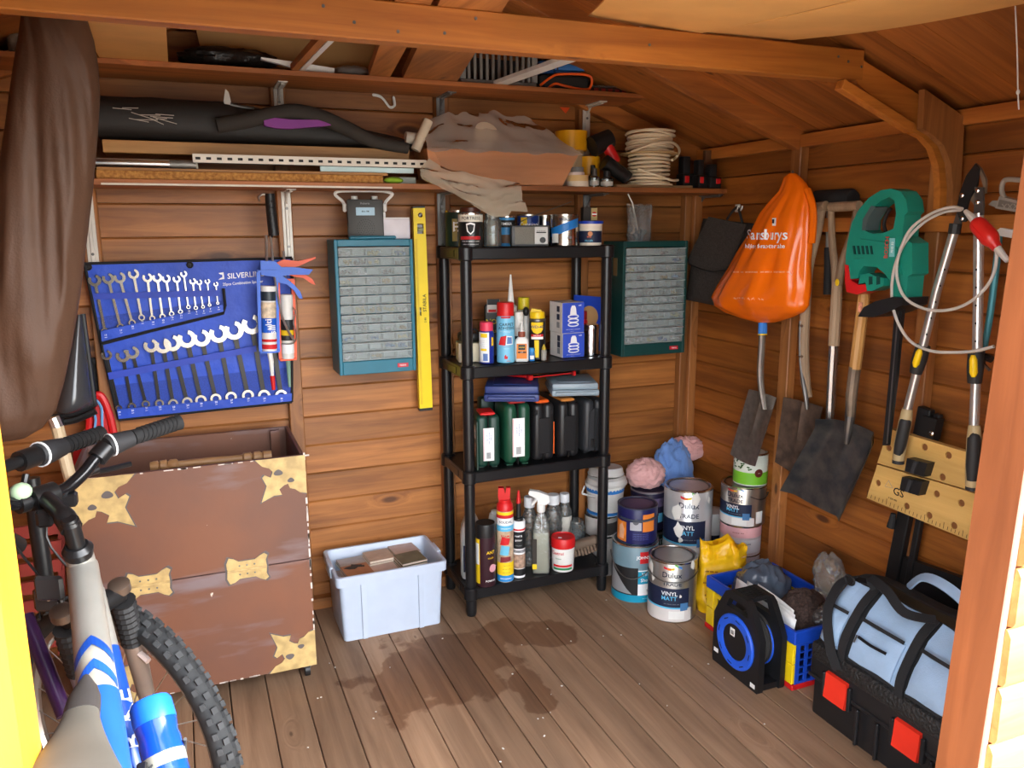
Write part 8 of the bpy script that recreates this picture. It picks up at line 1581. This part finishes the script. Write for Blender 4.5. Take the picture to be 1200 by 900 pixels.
# cordless batteries
def batt(label, x0, x1, yb, yt, Y, red):
    c, r, h, a = stand(x0, x1, yb, yt, TM, Y); c.x = min(c.x, XR-.047-r); t = empty('tool_battery', label, 'battery', c, 0, 'cordless batteries on the lower shelf'); part('pack', MB().box((0, 0, h*.24), (2*r, .055, h*.48), .006, seg=2), BLACK, t); part('stem', MB().box((-r*.1, .006, h*.70), (r*1.25, .04, h*.62), .006, seg=2), BLKC, t); part('release', MB().box(((r*.35 if red > 0 else -r*.4), -.029, h*.30), (r*.8, .004, h*.22), .002), RED, t)
batt('black cordless battery nearest the white cable drum', 795, 811, 216, 183, 2.80, -1); batt('middle cordless battery with tall stem', 813, 826, 219, 187, 2.755, -1); batt('rightmost cordless battery with red release button', 826, 842, 219, 192, 2.735, 1)
c, r, h, a = stand(828, 838, 216, 176, TM, 2.83); c.x = min(c.x, XR-.05); t = empty('brown_block', 'upright brown plastic sleeve behind the cordless batteries', 'sleeve', c); part('sleeve', MB().box((0, 0, h/2), (2*r, .02, h), .002), mat('sleeve_brown', (112, 76, 50), .4), t)
# ---- sheets of hardboard stored over the beam
def sheetx(label, cs, sag):
    def f(u, v, o=0): p = (V(cs[0])*(1-u)+V(cs[1])*u)*(1-v)+(V(cs[3])*(1-u)+V(cs[2])*u)*v; return (p.x, p.y, p.z-sag*sin(PI*v)+o)
    b = MB(); nx, nz = 10, 10; W_ = nx+1
    for o in (0, .0032):
        for j in range(nz+1):
            for i in range(W_): b.v.append(f(i/nx, j/nz, o))
    T_ = W_*(nz+1)
    for j in range(nz):
        for i in range(nx): q = j*W_+i; b.f += [(q, q+1, q+W_+1, q+W_)[::-1], (q+T_, q+T_+1, q+T_+W_+1, q+T_+W_)]
    e = list(range(W_))+[j*W_+nx for j in range(1, nz+1)]+[nz*W_+i for i in range(nx-1, -1, -1)]+[j*W_ for j in range(nz-1, 0, -1)]
    for i in range(len(e)): b.f.append((e[i], e[(i+1) % len(e)], e[(i+1) % len(e)]+T_, e[i]+T_))
    return thing('hardboard_sheet', b, HARD, label, 'sheet', ang=60)
sm1, sm2 = at(802, 40, Y=1.72), at(950, 7, Y=1.36)
p1, p2 = at(668, 16, Y=1.74), at(740, -30, Y=1.25)
sr1, sr2, sr3 = at(926, 50.5, Y=1.72), at(1100, 25, Y=1.42), at(1235, -3, Y=1.10)
ex2 = sm2+(sm2-sm1)*.55
sheetx('left of two big tan hardboard sheets stored over the beam', [(p1.x+.05, 1.745, p1.z), (sm1.x+.03, 1.745, 1.9105), (ex2.x+.03, ex2.y, ex2.z+.005), (p2.x-.03, 1.08, p2.z+.02)], .004)
sheetx('right of two big tan hardboard sheets sagging over the beam toward the door', [(sm1.x+.034, 1.745, 1.9175), (sr1.x, 1.72, 1.9175), (sr3.x, sr3.y, sr3.z), (ex2.x+.034, ex2.y, ex2.z+.005)], .010)
P_ = [at(1189, -10, Y=1.28), at(1192, 60, Y=1.28), at(1193, 108, Y=1.28), at(1194, 128, Y=1.29)]
t = empty('hanging_string', 'thin white string hanging from the roof in the upper right corner', 'string', tuple(P_[-1])); part('string', MB().tube(smooth(P_, 4), .0016, 6), WHITE, t, world=True); part('knot', MB().blob(P_[2], (.004, .004, .006), 8, 6), WHITE, t, world=True)
# ================================================================ BICYCLES
FRS = mat('frame_silver', (176, 174, 166), .3, .5); FRB = mat('frame_blue', (24, 68, 156), .36); KBL = mat('bike_black', (24, 24, 25), .3); TYRE = mat('tyre', (40, 41, 42), .75, var=.15); RIMA = mat('rim_alu', (170, 166, 160), .3, .85); BOOT = mat('boot_rubber', (30, 30, 31), .6)
def wheel(t, C, e1, ax, Rw, rt, knobs=True, ns=28, sub=None):
    C, e1, ax = V(C), V(e1).normalized(), V(ax).normalized(); e2 = ax.cross(e1)
    if e2.z < 0: e2 = -e2
    nm = t; t = empty('wheel'); t.parent = nm; WM[t.name] = WM[nm.name]
    pt = lambda q, r, o=0: C+(e1*cos(q)+e2*sin(q))*r+ax*o
    part('tyre', MB().tube([pt(2*PI*i/56, Rw-rt) for i in range(56)], rt, 12, True), TYRE, t, world=True, ang=60)
    if knobs:
        b = MB(); nk = 64
        for i in range(nk):
            q = 2*PI*i/nk
            for k, (off, sh) in enumerate(((-.9, .5), (-.35, 0), (.35, .5), (.9, 0))):
                qq = q+2*PI*sh/nk; rad = V(pt(qq, 1))-C; d_ = (rad*cos(off)+ax*sin(off)).normalized(); ctr_ = C+rad*(Rw-rt)+d_*(rt+.002); tg = ax.cross(rad).normalized(); s_ = d_.cross(tg)
                b.box(ctr_, (.013, .0115 if abs(off) < .5 else .010, .0085), 0, MX((tg, s_, d_)).transposed())
        part('tread_knobs', b, mat('tread', (58, 59, 60), .85, var=.2), t, world=True, kind='stuff', ang=20)
    b = MB(); rings = []
    for i in range(56):
        q = 2*PI*i/56; rings.append([pt(q, Rw-2*rt+.012, -.012), pt(q, Rw-2*rt+.012, .012), pt(q, Rw-2*rt-.008, .010), pt(q, Rw-2*rt-.012, 0), pt(q, Rw-2*rt-.008, -.010)])
    part('rim', b.ring(rings, loop=True), RIMA, t, world=True)
    for i in range(ns):
        q = 2*PI*i/ns; s_ = 1 if i % 2 else -1; qh = q+(.9 if (i//2) % 2 else -.9); part('spoke', MB().tube([pt(q, Rw-2*rt-.006), pt(qh, .022, s_*.026)], .0015, 5), STEEL, t, world=True)
    part('hub', MB().tube([C-ax*.045, C-ax*.03, C-ax*.026, C+ax*.026, C+ax*.03, C+ax*.045], [.008, .022, .014, .014, .022, .008], 12), CHROME, t, world=True)
    return pt
A_ = V((.73, .68, 0)).normalized(); Hd = V((-A_.y, A_.x, 0)); C1 = V((-.205, 1.80, .338)); Sx = V((-.222, 1.57, .93)); Bx = V((-.278, 1.68, .955))
t = empty('mountain_bike', 'silver and blue mountain bicycle with black bars, in front of the chest', 'bicycle', (-.15, 1.3, 0))
pt = wheel(t, C1, Hd, A_, .338, .026)
axl = (C1-Hd*.035); sd = (axl-Sx).normalized(); K = Sx+sd*((.735-Sx.z)/sd.z)
part('steerer', MB().tube([Sx+V((0, 0, .004))-sd*.004, Sx+sd*.055], .0155, 16), KBL, t, world=True); part('top_cap', MB().tube([Sx-sd*.012, Sx], [.012, .017], 16), KBL, t, world=True)
part('headset', MB().tube([Sx+sd*.050, Sx+sd*.060, Sx+sd*.064, Sx+sd*.076], [.020, .027, .027, .024], 18), KBL, t, world=True)
part('head_tube', MB().tube([Sx+sd*.076, Sx+sd*.19], [.024, .025], 18), FRS, t, world=True); part('lower_headset', MB().tube([Sx+sd*.19, Sx+sd*.205], .027, 16), KBL, t, world=True)
q = Sx+sd*.112; vw = (EYE-q).normalized(); vw = (vw-sd*vw.dot(sd)).normalized(); part('head_badge', MB().tube([q+vw*.0245, q+vw*.0258], .0165, 8), mat('badge_pink', (226, 40, 84), .4), t, 'pinkish red octagonal badge', world=True)
part('stem', MB().tube(smooth([Sx+sd*.012, Sx*.7+Bx*.3+V((0, 0, .004)), Bx]), [.019]*6+[.016]*6+[.018], 14), KBL, t, world=True); part('stem_clamp', MB().tube([Bx-A_*.024, Bx+A_*.024], .022, 16), KBL, t, world=True)
def bar_pt(s_):
    s_ = s_*.90
    a = abs(s_); z = .955+.062*min(1, max(0, (a-.06)/.09))**1 * (1 if a < .15 else 1)+.02*max(0, a-.15)/.19; back = .0+.035*max(0, a-.14)/.2
    return V((Bx.x, Bx.y, 0))+A_*s_-Hd*back+V((0, 0, z))
part('handlebar', MB().tube(smooth([bar_pt(s_) for s_ in (-.33, -.22, -.15, -.10, -.05, 0, .05, .10, .15, .22, .33)], 4), .0125, 12), mat('bar_gloss', (20, 20, 22), .15), t, world=True)
for sg in (1, -1):
    g = [bar_pt(sg*s_) for s_ in (.225, .24, .335, .345)]; part('grip', MB().tube(g, [.017, .0155, .0165, .018], 14), RUBBER, t, world=True)
    for k in range(9): p_ = bar_pt(sg*(.243+.0105*k)); part('grip_ridge', MB().tube([p_-A_*.0028+V((0, 0, .001)), p_+A_*.0028], .0178, 12), RUBBER, t, world=True)
    part('shifter', MB().tube([bar_pt(sg*s_) for s_ in (.165, .172, .19, .222)], [.020, .024, .0215, .018], 16), mat('shifter_grey', (44, 44, 46), .6), t, world=True); part('shifter_ring', MB().tube([bar_pt(sg*.170), bar_pt(sg*.174)], .0246, 18), INKW, t, 'white indicator ring', world=True); part('lever_clamp', MB().tube([bar_pt(sg*.135), bar_pt(sg*.163)], .020, 14), KBL, t, world=True)
    b0 = bar_pt(sg*.150)+Hd*.02-V((0, 0, .02)); part('brake_lever', MB().tube(smooth([b0, b0+Hd*.020-V((0, 0, .022)), b0+Hd*.03-A_*sg*-.03-V((0, 0, .035)), b0+Hd*.025+A_*sg*.10-V((0, 0, .038))], 4), .006, 8), KBL, t, world=True); part('lever_barrel', MB().tube([b0-V((0, 0, .018)), b0-A_*sg*.05-V((0, 0, .024)), b0-A_*sg*.075-V((0, 0, .03))], [.009, .007, .004], 10), KBL, t, world=True)
    part('cable', MB().tube(smooth([b0-A_*sg*.07-V((0, 0, .03)), Bx+Hd*.05+A_*sg*.03-V((0, 0, .10)), Sx+sd*.20+Hd*.05+A_*sg*.03, K+A_*sg*.03+Hd*.03-V((0, 0, .1))], 5), .0026, 6), BLACK, t, world=True)
part('bell', MB().blob(bar_pt(-.045)+V((0, 0, .022)), (.019, .019, .017), 16, 9), mat('lamp_pale_green', (170, 196, 160), .3), t, 'pale green lamp', world=True); part('bell_clamp', MB().tube([bar_pt(-.055), bar_pt(-.035)], .019, 12), KBL, t, world=True); part('reflector_bracket', MB().box(Bx-A_*.02-Hd*.03-V((0, 0, .03)), (.03, .03, .035), .006), KBL, t, world=True); part('light_mount', MB().box(bar_pt(.055)-V((0, 0, .022)), (.034, .03, .026), .004), KBL, t, world=True)
# fork
part('fork_crown', MB().tube([K-A_*.062, K, K+A_*.062], [.019, .024, .019], 12), KBL, t, world=True)
for sg in (1, -1):
    o = A_*sg*.062; top = K+o-sd*.018; part('crown_cap', MB().tube([top-sd*.012, top-sd*.008, top+sd*.01], [.014, .021, .021], 14), mat('cap_bronze', (112, 96, 84), .35, .7), t, world=True)
    n_ = 16; part('fork_boot', MB().tube([K+o+sd*(.02+.115*i/n_) for i in range(n_+1)], [.021 if i % 2 else .0245 for i in range(n_+1)], 14), BOOT, t, world=True, ang=20)
    low = axl+A_*sg*.060; part('fork_leg', MB().tube([K+o+sd*.13, K+o+sd*.19, low], [.021, .020, .014], 14), mat('fork_silver', (170, 160, 152), .35, .7), t, world=True); part('brake_arm', MB().tube([K+o*.9+sd*.14-Hd*.0+Hd*.03, K+o*.8+sd*.06+Hd*.035], .006, 8), DSTEEL, t, world=True)
b0 = K-A_*.10+V((0, 0, .035)); part('front_reflector', MB().box(K+Hd*.05-A_*.05+V((0, 0, .05)), (.055, .012, .05), .006, MX.Rotation(R(-20), 3, 'Z')), mat('reflector_dark', (60, 58, 58), .2), t, world=True)
for q0, m_, nm in ((R(105), mat('reflector_white', (222, 200, 190), .3), 'wheel_reflector'), (R(218), mat('reflector_amber', (236, 140, 30), .3), 'wheel_reflector')):
    pq = [pt(q0+R(-14)+R(28)*i/6, .262, -.012) for i in range(7)]; part(nm, MB().tube(pq, .007, 6), m_, t, world=True)
# frame
T0, T1 = Sx+sd*.105, V((-.135, 1.02, .665)); D0, D1 = Sx+sd*.17, V((-.088, 1.16, .30))
def tubeseg(nm, a, b_, f0, f1, r0, r1, m_, e=0, lab=None): part(nm, MB().tube([a*(1-f0)+b_*f0, a*(1-f1)+b_*f1], [r0+e, r1+e], 20, cap=True), m_, t, lab, world=True)
tubeseg('top_tube', T0, T1, 0, 1, .027, .031, FRS); tubeseg('paint_sleeve', T0, T1, .56, 1, .0300, .0312, FRB, .0006, 'blue paint of the top tube')
dT = (T1-T0).normalized(); vw = (EYE-(T0+T1)/2).normalized(); nT = (vw-dT*vw.dot(dT)).normalized(); sT = dT.cross(nT)
for f_, g_ in ((.46, .055), (.37, .055)):           # chevrons pointing forward
    b = MB(); c_ = T0*(1-f_)+T1*f_; r_ = .0302
    for k in range(-6, 6):
        q0, q1 = k*.2, (k+1)*.2; fwd = lambda q: abs(q)*.030
        vs = [c_+(nT*cos(q)+sT*sin(q))*r_+dT*(fwd(q)+u) for q, u in ((q0, 0), (q1, 0), (q1, .022 if f_ > .3 else .022), (q0, .022))]; b.add(vs, [(0, 1, 2, 3)])
    part('chevron', b, FRB, t, world=True)
tubeseg('down_tube', D0, D1, 0, 1, .026, .028, FRS); tubeseg('paint_sleeve', D0, D1, .18, 1, .0265, .0282, FRB, .0006, 'blue paint of the down tube')
dD = (D1-D0).normalized(); vw = (EYE-(D0*.6+D1*.4)).normalized(); nD = (vw-dD*vw.dot(dD)).normalized(); sD = dD.cross(nD)
c_ = D0*.61+D1*.39; r_ = .0292; part('lettering', text('BIKE', .058, lambda x, y: c_-dD*x+(nD*cos(y/r_-.42)+sD*sin(y/r_-.42))*r_), mat('letter_pale', (196, 206, 222), .4), t, world=True)
ST, BB = V((-.132, 1.0, .80)), V((-.088, 1.16, .30)); part('seat_tube', MB().tube([BB, V((-.135, 1.0, .70))], .0165, 14), FRB, t, world=True); part('seat_post', MB().tube([V((-.135, 1.0, .70)), V((-.138, .965, .86))], .0135, 12), CHROME, t, world=True)
# saddle
sn = V((-.156, 1.085, .872)); sr = V((-.150, .80, .885)); sdv = (sr-sn).normalized(); sx_ = V((0, 0, 1)).cross(sdv).normalized(); rows = []
for i in range(15):
    f = i/14; w_ = .017+.010*f+.040*max(0, (f-.30)/.70)**1.3; c_ = sn*(1-f)+sr*f; ends = (.35 if i == 0 else .8 if i == 1 else 1) if i < 13 else (.85 if i == 13 else .4); hgt_ = .030 if 0 < i else .014
    rows.append([c_+sx_*(w_*ends*cos(q))+V((0, 0, (.012*sin(q) if sin(q) > 0 else .040*sin(q)*ends)))+V((0, 0, .012*f*f)) for q in [2*PI*j/22 for j in range(22)]])
part('saddle', MB().ring(rows), mat('saddle_grey', (66, 64, 60), .55, var=.08), t, world=True, ang=70)
part('saddle_nose', MB().ring([[ (p-sn)*1.03+sn+V((0, 0, .0006)) for p in r_] for r_ in rows[0:5]]), mat('saddle_black', (44, 42, 42), .5), t, 'black nose of the saddle', world=True, ang=70)
part('rear_wheel_stay', MB().tube([V((-.135, 1.0, .68)), V((-.05, .78, .34))], .009, 8), FRB, t, world=True); part('chain_stay', MB().tube([BB, V((-.05, .78, .338))], .010, 8), FRB, t, world=True)
wheel(t, (-.045, .765, .338), (.10, 1, 0), (1, -.10, 0), .338, .026, False, 16)
bo = V((-.098, 1.43, .575)); bu = (D0-D1).normalized(); bn = V((.6, -.35, .5)); bn = (bn-bu*bn.dot(bu)).normalized()
bc = at(191, 884, Z=.60)
for s_ in (-1, 1): part('cage_wire', MB().tube(smooth([bc-bu*.10+A_*s_*.02, bc-bu*.02+A_*s_*.04+V((0, 0, .004)), bc+bu*.0+A_*s_*.02+bn*.03]), .003, 6), DKGREY, t, world=True)
part('cage_mount', MB().box(bc-A_*.045-bu*.02, (.016, .03, .06), .003), KBL, t, world=True)
bt = empty('water_bottle', 'translucent blue drinking bottle held in the bicycle frame', 'bottle', tuple(bc-bu*.12)); BTL = mat('bottle_blue', (20, 74, 210), .15, trans=.35, coat=.3); prf = [(-.12, .030), (-.115, .034), (.02, .034), (.03, .032), (.045, .034), (.058, .034)]
part('body', MB().tube([bc+bu*u for u, _ in prf], [r_*.98 for _, r_ in prf], 22), BTL, bt, world=True); part('cap', MB().tube([bc+bu*.052, bc+bu*.085, bc+bu*.092], [.0345, .034, .030], 22), mat('cap_blue', (24, 96, 226), .35), bt, world=True); part('cap_button', MB().tube([bc+bu*.092, bc+bu*.095], [.016, .014], 16), mat('cap_blue_deep', (18, 60, 190), .3), bt, world=True); part('label_strip', MB().tube([bc-bu*.022, bc-bu*.002], .0340, 22, cap=False), mat('label_grey_blue', (150, 150, 140), .4), bt, world=True)
# second bicycle, only partly in view at the left
t = empty('bicycle', 'second bicycle with purple frame and black grips, partly hidden by the left door post', 'bicycle', (-.45, 1.7, 0))
g1 = at(118, 508, Z=1.0); g0 = at(22, 541, Z=1.0); ad = (g1-g0).normalized(); gl = (g1-g0).length
gp = lambda f: g0+(g1-g0)*f
part('handlebar', MB().tube([gp(-1.2), gp(1)], .0125, 12), KBL, t, world=True); part('grip', MB().tube([gp(.52), gp(.55), gp(.97), gp(1.0)], [.017, .016, .017, .0185], 14), RUBBER, t, world=True)
for k in range(7): p_ = gp(.58+.055*k); part('grip_ridge', MB().tube([p_-ad*.003, p_+ad*.003], .0184, 12), RUBBER, t, world=True)
part('shifter', MB().tube([gp(.20), gp(.24), gp(.36), gp(.51)], [.022, .026, .024, .019], 16), mat('shifter_grey', ()), t, world=True); part('shifter_ring', MB().tube([gp(.225), gp(.245)], .0268, 18), INKW, t, 'white indicator ring', world=True); part('lever_clamp', MB().tube([gp(0), gp(.18)], .021, 14), KBL, t, world=True); part('brake_lever', MB().tube(smooth([gp(.06)-V((0, .0, .03)), gp(.02)-V((0, 0, .075)), gp(.35)-V((0, 0, .085))], 4), .007, 8), KBL, t, world=True)
PUR = mat('frame_purple', (50, 26, 62), .3); C2 = V((-.64, 1.74, .325))
part('down_tube', MB().tube([at(30, 722, Y=1.75), at(76, 838, Y=1.62)], .015, 16), PUR, t, world=True); part('fork_leg', MB().tube([at(36, 560, Y=1.95), at(60, 730, Y=1.93)], .018, 12), KBL, t, world=True); part('head_tube', MB().tube([gp(-.9), at(20, 640, Y=1.85)], .020, 14), KBL, t, world=True)
part('lamp', MB().box(at(57, 702, Y=1.80), (.06, .02, .055), .008, MX.Rotation(R(-20), 3, 'Z')), mat('reflector_dark', ()), t, world=True); part('lamp_screw', MB().blob(at(57, 702, Y=1.785), (.005, .003, .005), 8, 5), CHROME, t, world=True); part('lamp_arm', MB().tube([at(66, 706, Y=1.81), at(85, 712, Y=1.84)], .007, 8), KBL, t, world=True)
wheel(t, C2, (.25, 1, 0), (1, -.25, 0), .325, .024, True, 20)
